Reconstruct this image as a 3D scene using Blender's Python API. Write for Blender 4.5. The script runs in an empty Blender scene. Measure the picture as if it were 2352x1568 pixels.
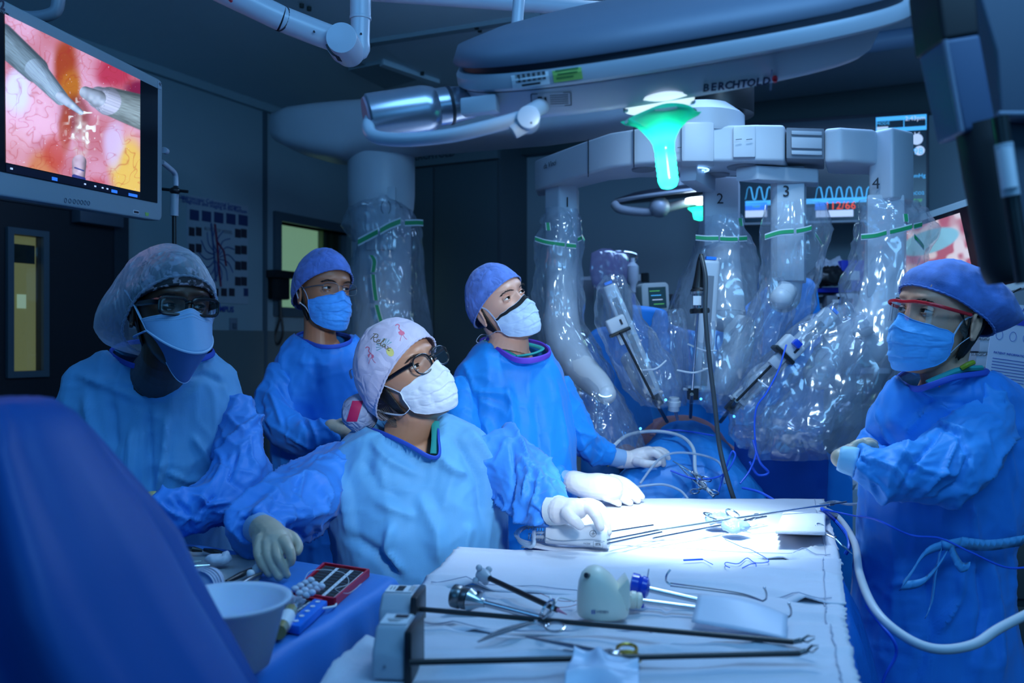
import bpy, bmesh, math, random
import numpy as np
from mathutils import Vector, Matrix, Euler
from mathutils.bvhtree import BVHTree

random.seed(7); RNG = np.random.RandomState(11)
PI = math.pi
scene = bpy.context.scene
COL = scene.collection
# ------------------------------------------------------------------ camera, world, lights, exposure
F = 2000.0; CZ = 1.45
cam_data = bpy.data.cameras.new('camera'); cam = bpy.data.objects.new('camera', cam_data); COL.objects.link(cam)
cam.location = (0, 0, CZ); cam.rotation_euler = (PI/2, 0, 0)
cam_data.sensor_width = 36; cam_data.lens = F/2352*36; cam_data.clip_start = .05
cam_data.dof.use_dof = True; cam_data.dof.focus_distance = 2.25; cam_data.dof.aperture_fstop = 3.2
scene.camera = cam
world = bpy.data.worlds.new('world'); scene.world = world; world.use_nodes = True
bg = world.node_tree.nodes['Background']; bg.inputs[0].default_value = (.05, .22, .6, 1); bg.inputs[1].default_value = .05
scene.view_settings.view_transform = 'Standard'; scene.view_settings.look = 'None'
scene.view_settings.exposure = 0; scene.view_settings.gamma = 1; scene.view_settings.use_curve_mapping = False
scene.cycles.transparent_max_bounces = 22
scene.cycles.max_bounces = 8
scene.cycles.caustics_reflective = False; scene.cycles.caustics_refractive = False
scene.cycles.sample_clamp_indirect = 4

def P(px, py, d):
    """point at distance d in front of the photographer that the photograph shows at (px, py)"""
    return Vector(((px-1176)/F*d, d, CZ-(py-784)/F*d))

def light(name, kind, loc, target, power, color, **kw):
    ld = bpy.data.lights.new(name, kind); ld.energy = power; ld.color = color
    for k, v in kw.items(): setattr(ld, k, v)
    o = bpy.data.objects.new(name, ld); COL.objects.link(o); o.location = loc
    o.rotation_euler = (Vector(target)-Vector(loc)).to_track_quat('-Z', 'Y').to_euler()
    return o
# theatre lamps: one hung over the instrument table, one out of frame for the team; blue ceiling wash added as ambience
light('table_lamp_light', 'SPOT', (.36, 1.74, 1.80), (.42, 2.2, .98), 210, (.66, .90, 1), spot_size=math.radians(44), spot_blend=1, shadow_soft_size=.12)
light('team_lamp_light', 'SPOT', (.30, .72, 1.78), (-.12, 2.4, 1.24), 82, (.66, .84, 1), spot_size=math.radians(41), spot_blend=.7, shadow_soft_size=.10)
light('second_lamp_light', 'SPOT', (.62, 2.25, 2.75), (.62, 2.45, 1.0), 60, (.48, .74, 1), spot_size=math.radians(105), spot_blend=.6, shadow_soft_size=.14)
light('patient_lamp_light', 'AREA', (1.0, 3.3, 2.9), (.9, 3.2, 1.0), 26, (.30, .54, 1), shape='DISK', size=1.0)
light('ceiling_wash_light', 'AREA', (.9, .6, 2.85), (1.0, 3.4, 1.5), 38, (.20, .52, .95), shape='RECTANGLE', size=1.6, size_y=.8)
light('left_wash_light', 'AREA', (-1.2, 1.0, 2.85), (-1.2, 3.0, 1.3), 9, (.12, .45, 1), shape='RECTANGLE', size=1.2, size_y=.8)

light('room_fill_light', 'POINT', (-.9, -.9, 1.9), (0, 0, 0), 17, (.08, .40, .85), shadow_soft_size=.5)  # fill points added behind the camera to lift the dark room
light('room_fill_light', 'POINT', (1.6, -.9, 2.0), (0, 0, 0), 19, (.10, .42, .85), shadow_soft_size=.5)
# ------------------------------------------------------------------ materials
def srgb(h):
    h = h.lstrip('#'); c = [int(h[i:i+2], 16)/255 for i in (0, 2, 4)]
    return tuple((x/12.92 if x <= .04045 else ((x+.055)/1.055)**2.4) for x in c)
MATS = {}
def mat(name, col=(.5, .5, .5), rough=.5, metal=0, spec=.5, vary=None, bump=None, crease=None, sss=0, emit=None, estr=0, sheen=0, attr=None, alpha=1, trans=0, coat=0, weave=None, folds=None, patch=None):
    if name in MATS: return MATS[name]
    if isinstance(col, str): col = srgb(col)
    m = bpy.data.materials.new(name); m.use_nodes = True; nt = m.node_tree; N = nt.nodes; L = nt.links
    b = N['Principled BSDF']
    b.inputs['Base Color'].default_value = (*col, 1); b.inputs['Roughness'].default_value = rough
    b.inputs['Metallic'].default_value = metal; b.inputs['Specular IOR Level'].default_value = spec
    b.inputs['Sheen Weight'].default_value = sheen; b.inputs['Coat Weight'].default_value = coat
    b.inputs['Transmission Weight'].default_value = trans; b.inputs['Alpha'].default_value = alpha
    if sss: b.inputs['Subsurface Weight'].default_value = sss; b.inputs['Subsurface Radius'].default_value = (.012, .005, .003); b.inputs['Subsurface Scale'].default_value = .6
    tc = N.new('ShaderNodeTexCoord')
    if attr:
        a = N.new('ShaderNodeVertexColor'); a.layer_name = attr
        L.new(a.outputs[0], b.inputs['Base Color'])
        if emit: L.new(a.outputs[0], b.inputs['Emission Color']); b.inputs['Emission Strength'].default_value = estr
    elif emit:
        e = srgb(emit) if isinstance(emit, str) else emit
        b.inputs['Emission Color'].default_value = (*e, 1); b.inputs['Emission Strength'].default_value = estr
    if vary and not attr:
        sc, amt = vary
        n = N.new('ShaderNodeTexNoise'); n.inputs['Scale'].default_value = sc; n.inputs['Detail'].default_value = 4
        L.new(tc.outputs['Object'], n.inputs['Vector'])
        r = N.new('ShaderNodeMix'); r.data_type = 'RGBA'
        r.inputs[6].default_value = (*[max(0, x*(1-amt)) for x in col], 1); r.inputs[7].default_value = (*[min(1, x*(1+amt)) for x in col], 1)
        L.new(n.outputs[0], r.inputs[0]); L.new(r.outputs[2], b.inputs['Base Color'])
    if patch:
        sc, c2, th = patch
        n = N.new('ShaderNodeTexNoise'); n.inputs['Scale'].default_value = sc; n.inputs['Detail'].default_value = 3; L.new(tc.outputs['Object'], n.inputs['Vector'])
        mr = N.new('ShaderNodeMapRange'); mr.inputs[1].default_value = th; mr.inputs[2].default_value = th+.05; L.new(n.outputs[0], mr.inputs[0])
        r = N.new('ShaderNodeMix'); r.data_type = 'RGBA'; r.inputs[6].default_value = (*col, 1); r.inputs[7].default_value = (*srgb(c2), 1); L.new(mr.outputs[0], r.inputs[0]); L.new(r.outputs[2], b.inputs['Base Color'])
    last = None
    def addbump(h, strength, dist):
        nonlocal last
        bn = N.new('ShaderNodeBump'); bn.inputs['Strength'].default_value = strength; bn.inputs['Distance'].default_value = dist
        L.new(h, bn.inputs['Height'])
        if last: L.new(last, bn.inputs['Normal'])
        last = bn.outputs[0]
    if bump:
        sc, st, di = bump
        n = N.new('ShaderNodeTexNoise'); n.inputs['Scale'].default_value = sc; n.inputs['Detail'].default_value = 3
        L.new(tc.outputs['Object'], n.inputs['Vector']); addbump(n.outputs[0], st, di)
    if crease:
        sc, st, di = crease
        w = N.new('ShaderNodeTexNoise'); w.inputs['Scale'].default_value = sc*.6
        L.new(tc.outputs['Object'], w.inputs['Vector'])
        mx = N.new('ShaderNodeMix'); mx.data_type = 'VECTOR'; mx.inputs[0].default_value = .16
        L.new(tc.outputs['Object'], mx.inputs[4]); L.new(w.outputs[1], mx.inputs[5])
        v = N.new('ShaderNodeTexVoronoi'); v.feature = 'DISTANCE_TO_EDGE'; v.inputs['Scale'].default_value = sc
        L.new(mx.outputs[1], v.inputs['Vector'])
        mr = N.new('ShaderNodeMapRange'); mr.inputs[2].default_value = .22; mr.inputs[2].default_value = .25
        L.new(v.outputs[0], mr.inputs[0]); addbump(mr.outputs[0], st, di)
    if folds:
        sc, st, di = folds
        w = N.new('ShaderNodeTexNoise'); w.noise_type = 'RIDGED_MULTIFRACTAL'; w.inputs['Scale'].default_value = sc; w.inputs['Detail'].default_value = 4; w.inputs['Distortion'].default_value = .8
        mp = N.new('ShaderNodeMapping'); mp.inputs['Scale'].default_value = (1, 1, .45); L.new(tc.outputs['Object'], mp.inputs[0]); L.new(mp.outputs[0], w.inputs['Vector']); addbump(w.outputs[0], st, di)
    if weave:
        sc, st, di = weave
        v = N.new('ShaderNodeTexVoronoi'); v.inputs['Scale'].default_value = sc; v.inputs['Randomness'].default_value = .35
        L.new(tc.outputs['Object'], v.inputs['Vector']); addbump(v.outputs[0], st, di)
    if last: L.new(last, b.inputs['Normal'])
    MATS[name] = m
    return m

def plastic(name, tint=(.75, .85, 1), milk=.10, gloss=.16, crease=16, rough=.12, st=.9):
    """thin clear film: mostly see-through, creased gloss, a little milky scatter"""
    if name in MATS: return MATS[name]
    m = bpy.data.materials.new(name); m.use_nodes = True; nt = m.node_tree; N = nt.nodes; L = nt.links
    N.remove(N['Principled BSDF']); out = N['Material Output']
    t = N.new('ShaderNodeBsdfTransparent'); t.inputs[0].default_value = (.96, .98, 1, 1)
    d = N.new('ShaderNodeBsdfTranslucent'); d.inputs[0].default_value = (*tint, 1)
    df = N.new('ShaderNodeBsdfDiffuse'); df.inputs[0].default_value = (*tint, 1)
    g = N.new('ShaderNodeBsdfGlossy'); g.inputs['Roughness'].default_value = rough; g.inputs[0].default_value = (1, 1, 1, 1)
    tc = N.new('ShaderNodeTexCoord')
    mp = N.new('ShaderNodeMapping'); mp.inputs['Scale'].default_value = (1, 1, .42); mp.inputs['Rotation'].default_value = (0, .25, 0); L.new(tc.outputs['Object'], mp.inputs[0])
    w = N.new('ShaderNodeTexNoise'); w.inputs['Scale'].default_value = crease*.5; w.inputs['Detail'].default_value = 2; L.new(mp.outputs[0], w.inputs['Vector'])
    mx = N.new('ShaderNodeMix'); mx.data_type = 'VECTOR'; mx.inputs[0].default_value = .22
    L.new(mp.outputs[0], mx.inputs[4]); L.new(w.outputs[1], mx.inputs[5])
    v = N.new('ShaderNodeTexVoronoi'); v.feature = 'DISTANCE_TO_EDGE'; v.inputs['Scale'].default_value = crease; L.new(mx.outputs[1], v.inputs['Vector'])
    bn = N.new('ShaderNodeBump'); bn.inputs['Strength'].default_value = st; bn.inputs['Distance'].default_value = .02; L.new(v.outputs[0], bn.inputs['Height'])
    n2 = N.new('ShaderNodeTexNoise'); n2.inputs['Scale'].default_value = crease*1.2; n2.inputs['Detail'].default_value = 1; L.new(mp.outputs[0], n2.inputs['Vector'])
    b2 = N.new('ShaderNodeBump'); b2.inputs['Strength'].default_value = .3; b2.inputs['Distance'].default_value = .02; L.new(n2.outputs[0], b2.inputs['Height']); L.new(bn.outputs[0], b2.inputs['Normal'])
    L.new(b2.outputs[0], g.inputs['Normal'])
    m0 = N.new('ShaderNodeMixShader'); m0.inputs[0].default_value = .5; L.new(d.outputs[0], m0.inputs[1]); L.new(df.outputs[0], m0.inputs[2])
    m1 = N.new('ShaderNodeMixShader'); m1.inputs[0].default_value = milk; L.new(t.outputs[0], m1.inputs[1]); L.new(m0.outputs[0], m1.inputs[2])
    lw = N.new('ShaderNodeLayerWeight'); lw.inputs[0].default_value = .35
    ma = N.new('ShaderNodeMath'); ma.operation = 'MULTIPLY_ADD'; ma.inputs[1].default_value = .35; ma.inputs[2].default_value = gloss*.45; L.new(lw.outputs[1], ma.inputs[0])
    m2 = N.new('ShaderNodeMixShader'); L.new(ma.outputs[0], m2.inputs[0]); L.new(m1.outputs[0], m2.inputs[1]); L.new(g.outputs[0], m2.inputs[2])
    L.new(m2.outputs[0], out.inputs[0])
    MATS[name] = m
    return m

def glass(name, tint=(.95, .97, 1), gloss=.08, rough=.03):
    if name in MATS: return MATS[name]
    m = bpy.data.materials.new(name); m.use_nodes = True; nt = m.node_tree; N = nt.nodes; L = nt.links
    N.remove(N['Principled BSDF']); out = N['Material Output']
    t = N.new('ShaderNodeBsdfTransparent'); t.inputs[0].default_value = (*tint, 1)
    g = N.new('ShaderNodeBsdfGlossy'); g.inputs['Roughness'].default_value = rough
    lw = N.new('ShaderNodeLayerWeight'); lw.inputs[0].default_value = .3
    ma = N.new('ShaderNodeMath'); ma.operation = 'MULTIPLY_ADD'; ma.inputs[1].default_value = .4; ma.inputs[2].default_value = gloss; L.new(lw.outputs[0], ma.inputs[0])
    m2 = N.new('ShaderNodeMixShader'); L.new(ma.outputs[0], m2.inputs[0]); L.new(t.outputs[0], m2.inputs[1]); L.new(g.outputs[0], m2.inputs[2])
    L.new(m2.outputs[0], out.inputs[0]); MATS[name] = m
    return m

# ------------------------------------------------------------------ noise in numpy
def _hash(i, j, k):
    h = (i*374761393 + j*668265263 + k*1274126177) & 0xffffffff
    h = ((h ^ (h >> 13))*1274126177) & 0xffffffff
    return ((h ^ (h >> 16)) & 0xffff)/65535.0
def vnoise(p, s=1.0, seed=0):
    q = np.asarray(p, dtype=np.float64)*s + seed*17.31 + 500
    i = np.floor(q).astype(np.int64); f = q-i; f = f*f*(3-2*f); r = 0
    for a in (0, 1):
        for b in (0, 1):
            for c in (0, 1):
                w = (f[:, 0] if a else 1-f[:, 0])*(f[:, 1] if b else 1-f[:, 1])*(f[:, 2] if c else 1-f[:, 2])
                r = r + w*_hash(i[:, 0]+a, i[:, 1]+b, i[:, 2]+c)
    return r*2-1
def ridged(p, s=1.0, seed=0, pw=1.0):
    return (1-np.abs(vnoise(p, s, seed)))**pw
def crumple(p, s, seed=0, stretch=(1, 1, 1)):
    q = np.asarray(p)*np.array(stretch)
    w = np.stack([vnoise(q, s*.7, seed+i) for i in (1, 2, 3)], 1)*.35/s
    q = q+w
    return ridged(q, s, seed+5, 2)*.6+ridged(q, s*2.1, seed+6, 2)*.28+ridged(q, s*4.3, seed+7, 2)*.12-.45

# ------------------------------------------------------------------ objects
def link(o, parent=None):
    COL.objects.link(o)
    if parent is not None:
        o.parent = parent
        if parent.type == 'EMPTY': o.matrix_parent_inverse = Matrix.Translation(-parent.location)
    return o
def tag(o, label=None, cat=None, group=None, kind=None):
    if label: o['label'] = label
    if cat: o['category'] = cat
    if group: o['group'] = group
    if kind: o['kind'] = kind
    return o
def thing(name, label, cat, loc, group=None):
    o = bpy.data.objects.new(name, None); o.location = loc; o.empty_display_size = .05; COL.objects.link(o)
    return tag(o, label, cat, group)
def frame(o, x, z):
    """matrix whose X axis is x and whose Z axis is as near z as can be"""
    x = Vector(x).normalized(); z = Vector(z); y = z.cross(x).normalized(); z = x.cross(y)
    m = Matrix((x, y, z)).transposed().to_4x4(); m.translation = Vector(o); return m

class G:
    """collects shapes; build() links them as ONE mesh"""
    def __init__(s): s.v = []; s.f = []; s.mi = []; s.m = 0; s.X = Matrix.Identity(4); s.c = None; s.vc = []
    def add(s, vs, fs):
        o = len(s.v); s.v += [tuple(s.X @ Vector(v)) for v in vs]
        s.f += [tuple(i+o for i in f) for f in fs]; s.mi += [s.m]*len(fs)
        return s
    def box(s, c, d, M=None):
        cx, cy, cz = c; a, b, h = d[0]/2, d[1]/2, d[2]/2
        vs = [Vector((cx+i*a, cy+j*b, cz+k*h)) for i in (-1, 1) for j in (-1, 1) for k in (-1, 1)]
        if M: vs = [M @ v for v in vs]
        return s.add(vs, [(0, 1, 3, 2), (4, 6, 7, 5), (0, 4, 5, 1), (2, 3, 7, 6), (0, 2, 6, 4), (1, 5, 7, 3)])
    def beam(s, a, b, w, h, up=(0, 0, 1)):
        a = Vector(a); b = Vector(b); M = frame((a+b)/2, b-a, up)
        return s.box((0, 0, 0), ((b-a).length, w, h), M)
    def loft(s, rings, caps=True, closed=True):
        n = len(rings[0]); vs = [v for r in rings for v in r]; fs = []
        for i in range(len(rings)-1):
            for j in range(n if closed else n-1):
                k = (j+1) % n; fs.append((i*n+j, i*n+k, (i+1)*n+k, (i+1)*n+j))
        if caps and closed:
            fs.append(tuple(range(n-1, -1, -1))); fs.append(tuple(range((len(rings)-1)*n, len(rings)*n)))
        return s.add(vs, fs)
    def tube(s, pts, r, n=10, caps=True, flat=1.0, up=None):
        pts = [Vector(p) for p in pts]; r = r if hasattr(r, '__len__') else [r]*len(pts)
        rings = []; u = None
        for i, p in enumerate(pts):
            t = (pts[min(i+1, len(pts)-1)]-pts[max(i-1, 0)])
            if t.length < 1e-9: t = Vector((0, 0, 1))
            t.normalize()
            if u is None:
                u = Vector(up) if up else (Vector((0, 0, 1)) if abs(t.z) < .9 else Vector((1, 0, 0)))
            u = (u-t*u.dot(t)).normalized(); w = t.cross(u)
            rings.append([p+(u*math.cos(2*PI*j/n)*flat+w*math.sin(2*PI*j/n))*r[i] for j in range(n)])
        return s.loft(rings, caps)
    def cyl(s, a, b, r, n=20, r2=None): return s.tube([a, b], [r, r if r2 is None else r2], n)
    def lathe(s, prof, M=None, n=28, caps=True):
        M = M or Matrix.Identity(4)
        return s.loft([[M @ Vector((r*math.cos(2*PI*j/n), r*math.sin(2*PI*j/n), z)) for j in range(n)] for r, z in prof], caps)
    def prism(s, poly, M, t):
        n = len(poly); vs = [M @ Vector((x, y, -t/2)) for x, y in poly]+[M @ Vector((x, y, t/2)) for x, y in poly]
        fs = [tuple(range(n-1, -1, -1)), tuple(range(n, 2*n))]+[(i, (i+1) % n, n+(i+1) % n, n+i) for i in range(n)]
        return s.add(vs, fs)
    def ball(s, c, r, n=16, M=None):
        rx, ry, rz = r if hasattr(r, '__len__') else (r, r, r); c = Vector(c); M = M or Matrix.Identity(4); rings = []
        for i in range(1, n//2):
            a = PI*i/(n//2)
            rings.append([M @ (c+Vector((rx*math.sin(a)*math.cos(2*PI*j/n), ry*math.sin(a)*math.sin(2*PI*j/n), rz*math.cos(a)))) for j in range(n)])
        o = len(s.v); s.loft(rings, False); k = len(rings)
        vs = [M @ (c+Vector((0, 0, rz))), M @ (c-Vector((0, 0, rz)))]; b = len(s.v); s.add(vs, [])
        for j in range(n):
            s.f.append((b, o+(j+1) % n, o+j)); s.f.append((b+1, o+(k-1)*n+j, o+(k-1)*n+(j+1) % n)); s.mi += [s.m, s.m]
        return s
    def sheet(s, fn, nu, nv, closed=False):
        vs = [fn(i/(nu-1 if not closed else nu), j/(nv-1)) for j in range(nv) for i in range(nu)]; fs = []
        for j in range(nv-1):
            for i in range(nu if closed else nu-1):
                k = (i+1) % nu; fs.append((j*nu+i, j*nu+k, (j+1)*nu+k, (j+1)*nu+i))
        return s.add(vs, fs)
    def mesh(s, name):
        m = bpy.data.meshes.new(name); m.from_pydata(s.v, [], s.f)
        if any(s.mi): m.polygons.foreach_set('material_index', s.mi)
        m.validate(); m.update(); return m
    def build(s, name, mats, parent=None, bevel=0, seg=2, smooth=40, subsurf=0, solid=0, lift=0):
        m = s.mesh(name)
        if bevel:
            bm = bmesh.new(); bm.from_mesh(m); bmesh.ops.recalc_face_normals(bm, faces=bm.faces)
            es = [e for e in bm.edges if len(e.link_faces) == 2 and e.calc_face_angle(0) > math.radians(35)]
            bmesh.ops.bevel(bm, geom=es, offset=bevel, segments=seg, affect='EDGES', profile=.6, clamp_overlap=True)
            bm.to_mesh(m); bm.free()
        o = bpy.data.objects.new(name, m)
        for x in (mats if isinstance(mats, (list, tuple)) else [mats]): m.materials.append(x)
        if solid:
            md = o.modifiers.new('s', 'SOLIDIFY'); md.thickness = solid; md.offset = 0
        if subsurf:
            md = o.modifiers.new('u', 'SUBSURF'); md.levels = subsurf; md.render_levels = subsurf
        if smooth:
            m.polygons.foreach_set('use_smooth', [True]*len(m.polygons))
            if smooth < 180: m.set_sharp_from_angle(angle=math.radians(smooth))
        return link(o, parent)
    def remesh(s, voxel, smooth=2, fac=.5):
        m = s.mesh('tmp'); o = bpy.data.objects.new('tmp', m); COL.objects.link(o)
        r = o.modifiers.new('r', 'REMESH'); r.mode = 'VOXEL'; r.voxel_size = voxel
        if smooth:
            q = o.modifiers.new('q', 'SMOOTH'); q.iterations = smooth; q.factor = fac
        dg = bpy.context.evaluated_depsgraph_get(); e = o.evaluated_get(dg); me = bpy.data.meshes.new_from_object(e)
        bpy.data.objects.remove(o); bpy.data.meshes.remove(m)
        return me

def coords(me):
    a = np.empty(len(me.vertices)*3); me.vertices.foreach_get('co', a); return a.reshape(-1, 3)
def normals(me):
    a = np.empty(len(me.vertices)*3); me.vertex_normals.foreach_get('vector', a); return a.reshape(-1, 3)
def setco(me, a): me.vertices.foreach_set('co', a.ravel()); me.update()
def meshobj(name, me, m, parent=None, smooth=True):
    me.name = name; o = bpy.data.objects.new(name, me); me.materials.clear()
    for x in (m if isinstance(m, (list, tuple)) else [m]): me.materials.append(x)
    if smooth: me.polygons.foreach_set('use_smooth', [True]*len(me.polygons))
    return link(o, parent)
def cutfaces(me, kill):
    """kill: bool per vertex; faces with all verts killed go"""
    bm = bmesh.new(); bm.from_mesh(me); bm.verts.ensure_lookup_table()
    bmesh.ops.delete(bm, geom=[bm.verts[i] for i in np.nonzero(kill)[0]], context='VERTS'); bm.to_mesh(me); bm.free(); me.update()
def px_of(a): return 1176+a[:, 0]/a[:, 1]*F, 784-(a[:, 2]-CZ)/a[:, 1]*F
def segdist(x, y, pl):
    best = np.full(len(x), 1e9); tt = np.zeros(len(x)); L = sum(math.dist(pl[i], pl[i+1]) for i in range(len(pl)-1)); acc = 0
    for i in range(len(pl)-1):
        (x0, y0), (x1, y1) = pl[i], pl[i+1]; l = math.dist(pl[i], pl[i+1])+1e-9
        t = np.clip(((x-x0)*(x1-x0)+(y-y0)*(y1-y0))/l**2, 0, 1); d = np.hypot(x-x0-t*(x1-x0), y-y0-t*(y1-y0))
        b = d < best; best = np.where(b, d, best); tt = np.where(b, (acc+t*l)/L, tt); acc += l
    return best, tt
def folds(a, nrm, fl):
    """raise or sink soft folds that follow polylines; returns displacement along the normal"""
    x, y = px_of(a); r = np.zeros(len(a)); front = np.clip(-nrm[:, 1]*3+.5, 0, 1)
    for pl, w, h in fl:
        d, t = segdist(x, y, pl); tap = np.clip(np.minimum(t, 1-t)*5+.15, 0, 1)
        r += h*np.maximum(0, 1-np.abs(d)/w)**1.3*tap*front
    return r
def smooth_curve(pts, k=6, closed=False):
    """Catmull-Rom through points"""
    pts = [Vector(p) for p in pts]; n = len(pts); out = []
    for i in range(n if closed else n-1):
        p0, p1, p2, p3 = [pts[(i+j) % n] if closed else pts[min(max(i+j, 0), n-1)] for j in (-1, 0, 1, 2)]
        for q in range(k):
            t = q/k; out.append(.5*((2*p1)+(p2-p0)*t+(2*p0-5*p1+4*p2-p3)*t*t+(3*p1-p0-3*p2+p3)*t**3))
    if not closed: out.append(pts[-1])
    return out
def cord(name, pts, r, m, parent=None, k=6, n=8):
    g = G(); g.tube(smooth_curve(pts, k), r, n); return g.build(name, m, parent)
def text(s, M, size, m, parent, name='lettering', depth=.0004, spacing=1.0, bold=0, align='CENTER', shear=0):
    cu = bpy.data.curves.new(name, 'FONT'); cu.body = s; cu.size = size; cu.align_x = align; cu.align_y = 'CENTER'; cu.extrude = depth; cu.space_character = spacing; cu.offset = bold; cu.shear = shear; cu.resolution_u = 2
    t = bpy.data.objects.new('t', cu); COL.objects.link(t); dg = bpy.context.evaluated_depsgraph_get()
    me = bpy.data.meshes.new_from_object(t.evaluated_get(dg)); bpy.data.objects.remove(t)
    me.transform(M); return meshobj(name, me, m, parent, False)
def facing(px, py, d, z=(0, 0, 1), yaw=0, roll=0, pitch=0, off=0):
    """flat-sign frame: X to the picture's right, Y up, Z towards the room; yaw turns it to the right"""
    R = Matrix.Rotation(yaw, 4, 'Z') @ Matrix.Rotation(PI/2, 4, 'X') @ Matrix.Rotation(pitch, 4, 'X') @ Matrix.Rotation(roll, 4, 'Z')
    m = Matrix.Translation(P(px, py, d)) @ R @ Matrix.Translation((0, 0, off)); return m
# ================================================================== room
WALL = mat('wall_paint', (.36, .46, .50), .55, vary=(3, .05), bump=(120, .08, .001))
WALL_DK = mat('wall_dado', (.17, .20, .20), .55, vary=(3, .06)); CEIL = mat('ceiling_paint', (.62, .74, .78), .6, vary=(2, .05)); FLOOR = mat('vinyl_floor', (.10, .12, .14), .35, vary=(6, .1))
DARK = mat('door_dark', (.018, .02, .028), .45); TRIMM = mat('frame_grey', (.10, .14, .17), .45)
ZC = 3.0; LU = Vector((.4472, .8944, 0)); BV = Vector((.8944, -.4472, 0)); CORNER = Vector((-.995, 6.95, 0))
def struct(o): o['kind'] = 'structure'; return o
def wallbox(name, a, b, z0, z1, n, m, t=.1):
    """wall slab from a to b on plan, thickness t away from the room (n points into the room)"""
    a = Vector(a); b = Vector(b); g = G(); c = (a+b)/2-Vector(n)*t/2; M = frame((c.x, c.y, (z0+z1)/2), b-a, (0, 0, 1)); g.box((0, 0, 0), ((b-a).length, t, z1-z0), M)
    return struct(g.build(name, m, smooth=0))
NL = Vector((LU.y, -LU.x, 0)); NB = Vector((-BV.y*-1*-1, -BV.x, 0)); NB = Vector((-.4472, -.8944, 0))
def LW(s, z=0, off=0): return CORNER-LU*s+NL*off+Vector((0, 0, z))      # along left wall from the corner towards the camera
def BW(s, z=0, off=0): return CORNER+BV*s+NB*off+Vector((0, 0, z))
def lwpx(px):                                                            # distance along left wall seen at a pixel column
    k = (px-1176)/F; s = (k*CORNER.y-CORNER.x)/(k*LU.y-LU.x); return s
def bwpx(px):
    k = (px-1176)/F; return (k*CORNER.y-CORNER.x)/(BV.x-k*BV.y)
def wz(py, d): return CZ-(py-784)/F*d
# left wall with a hole for the lit window
s0, s1 = lwpx(806), lwpx(641); dm = LW((s0+s1)/2).y; wb, wt = wz(705, LW(s1).y), wz(508, LW(s1).y)
g = G()
def lwbox(g, sa, sb, z0, z1, o0=-.12, o1=0): 
    c = (LW(sa)+LW(sb))/2; M = frame((c.x, c.y, 0), LU, (0, 0, 1)); M.translation = Vector((c.x, c.y, 0))+NL*(o0+o1)/2; g.box((0, 0, (z0+z1)/2), (abs(sb-sa), abs(o1-o0), z1-z0), M)
def bwbox(g, sa, sb, z0, z1, o0=-.12, o1=0):
    c = (BW(sa)+BW(sb))/2; M = frame(Vector((c.x, c.y, 0))+NB*(o0+o1)/2, BV, (0, 0, 1)); g.box((0, 0, (z0+z1)/2), (abs(sb-sa), abs(o1-o0), z1-z0), M)
lwbox(g, -.1, s0, 0, ZC); lwbox(g, s1, 9, 0, ZC); lwbox(g, s0, s1, 0, wb); lwbox(g, s0, s1, wt, ZC); struct(g.build('wall_left', WALL, smooth=0))
g = G(); lwbox(g, -.1, lwpx(250), 0, 1.52, .0, .012); struct(g.build('trim_2', WALL_DK, smooth=0))
g = G(); bwbox(g, -.1, 9, 0, ZC); struct(g.build('wall_back', mat('wall_paint_far', (.40, .48, .54), .55, vary=(3, .05)), smooth=0))
ra = BW(5.6); g = G(); g.beam((ra.x, ra.y, ZC/2), (2.6, -1.6, ZC/2), .12, ZC); struct(g.build('wall_right', WALL, smooth=0))
la = LW(9); g = G(); g.beam((la.x-.2, -1.6, ZC/2), (2.8, -1.6, ZC/2), .12, ZC); struct(g.build('wall_front', WALL, smooth=0))
g = G(); g.box((0, 3, -.05), (14, 14, .1)); struct(g.build('floor', FLOOR, smooth=0))
g = G(); g.box((0, 3, ZC+.05), (14, 14, .1)); struct(g.build('ceiling', CEIL, smooth=0))
# window: frame, lit room beyond, mullion, glass
wn = thing('window_1', None, None, LW((s0+s1)/2, wb)); struct(wn)
g = G()
for a, b, z0, z1 in ((s0-.06, s0, wb-.06, wt+.06), (s1, s1+.06, wb-.06, wt+.06), (s0, s1, wb-.06, wb), (s0, s1, wt, wt+.06)): lwbox(g, a, b, z0, z1, -.12, .025)
g.build('frame', TRIMM, wn, smooth=0)
g = G(); sm = lwpx(757); lwbox(g, s0, sm, wb, wt, -.10, -.09); g.build('mullion', mat('mullion_olive', (.10, .13, .05), .5), wn, smooth=0)
g = G(); lwbox(g, sm-.02, sm+.01, wb, wt, -.09, -.05); lwbox(g, lwpx(778)-.01, lwpx(778)+.01, wb, wt, -.09, -.06); g.build('stile', mat('stile_olive', (.2, .24, .10), .5), wn, smooth=0)
g = G(); lwbox(g, sm, s1, wb, wt, -.115, -.105); g.build('lit_pane', mat('lit_pane', '#a8d8b0', .8, emit='#a6dcae', estr=.62), wn, smooth=0)
g = G(); lwbox(g, s0, s1, wb, wt, -.045, -.04); g.build('glass_pane', glass('window_glass'), wn, smooth=0)
# vertical seam and cove
g = G(); lwbox(g, lwpx(609), lwpx(603), 0, ZC, 0, .02); struct(g.build('trim_1', TRIMM, smooth=0))
g = G(); lwbox(g, 0, 9, ZC-.05, ZC, 0, .04); struct(g.build('trim_3', WALL, smooth=0))
g = G(); bwbox(g, 0, 6, ZC-.20, ZC, 0, .10); struct(g.build('trim_4', mat('soffit_shade', (.06, .09, .10), .6), smooth=0))  # dark band painted in for the shaded top of the back wall
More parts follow.
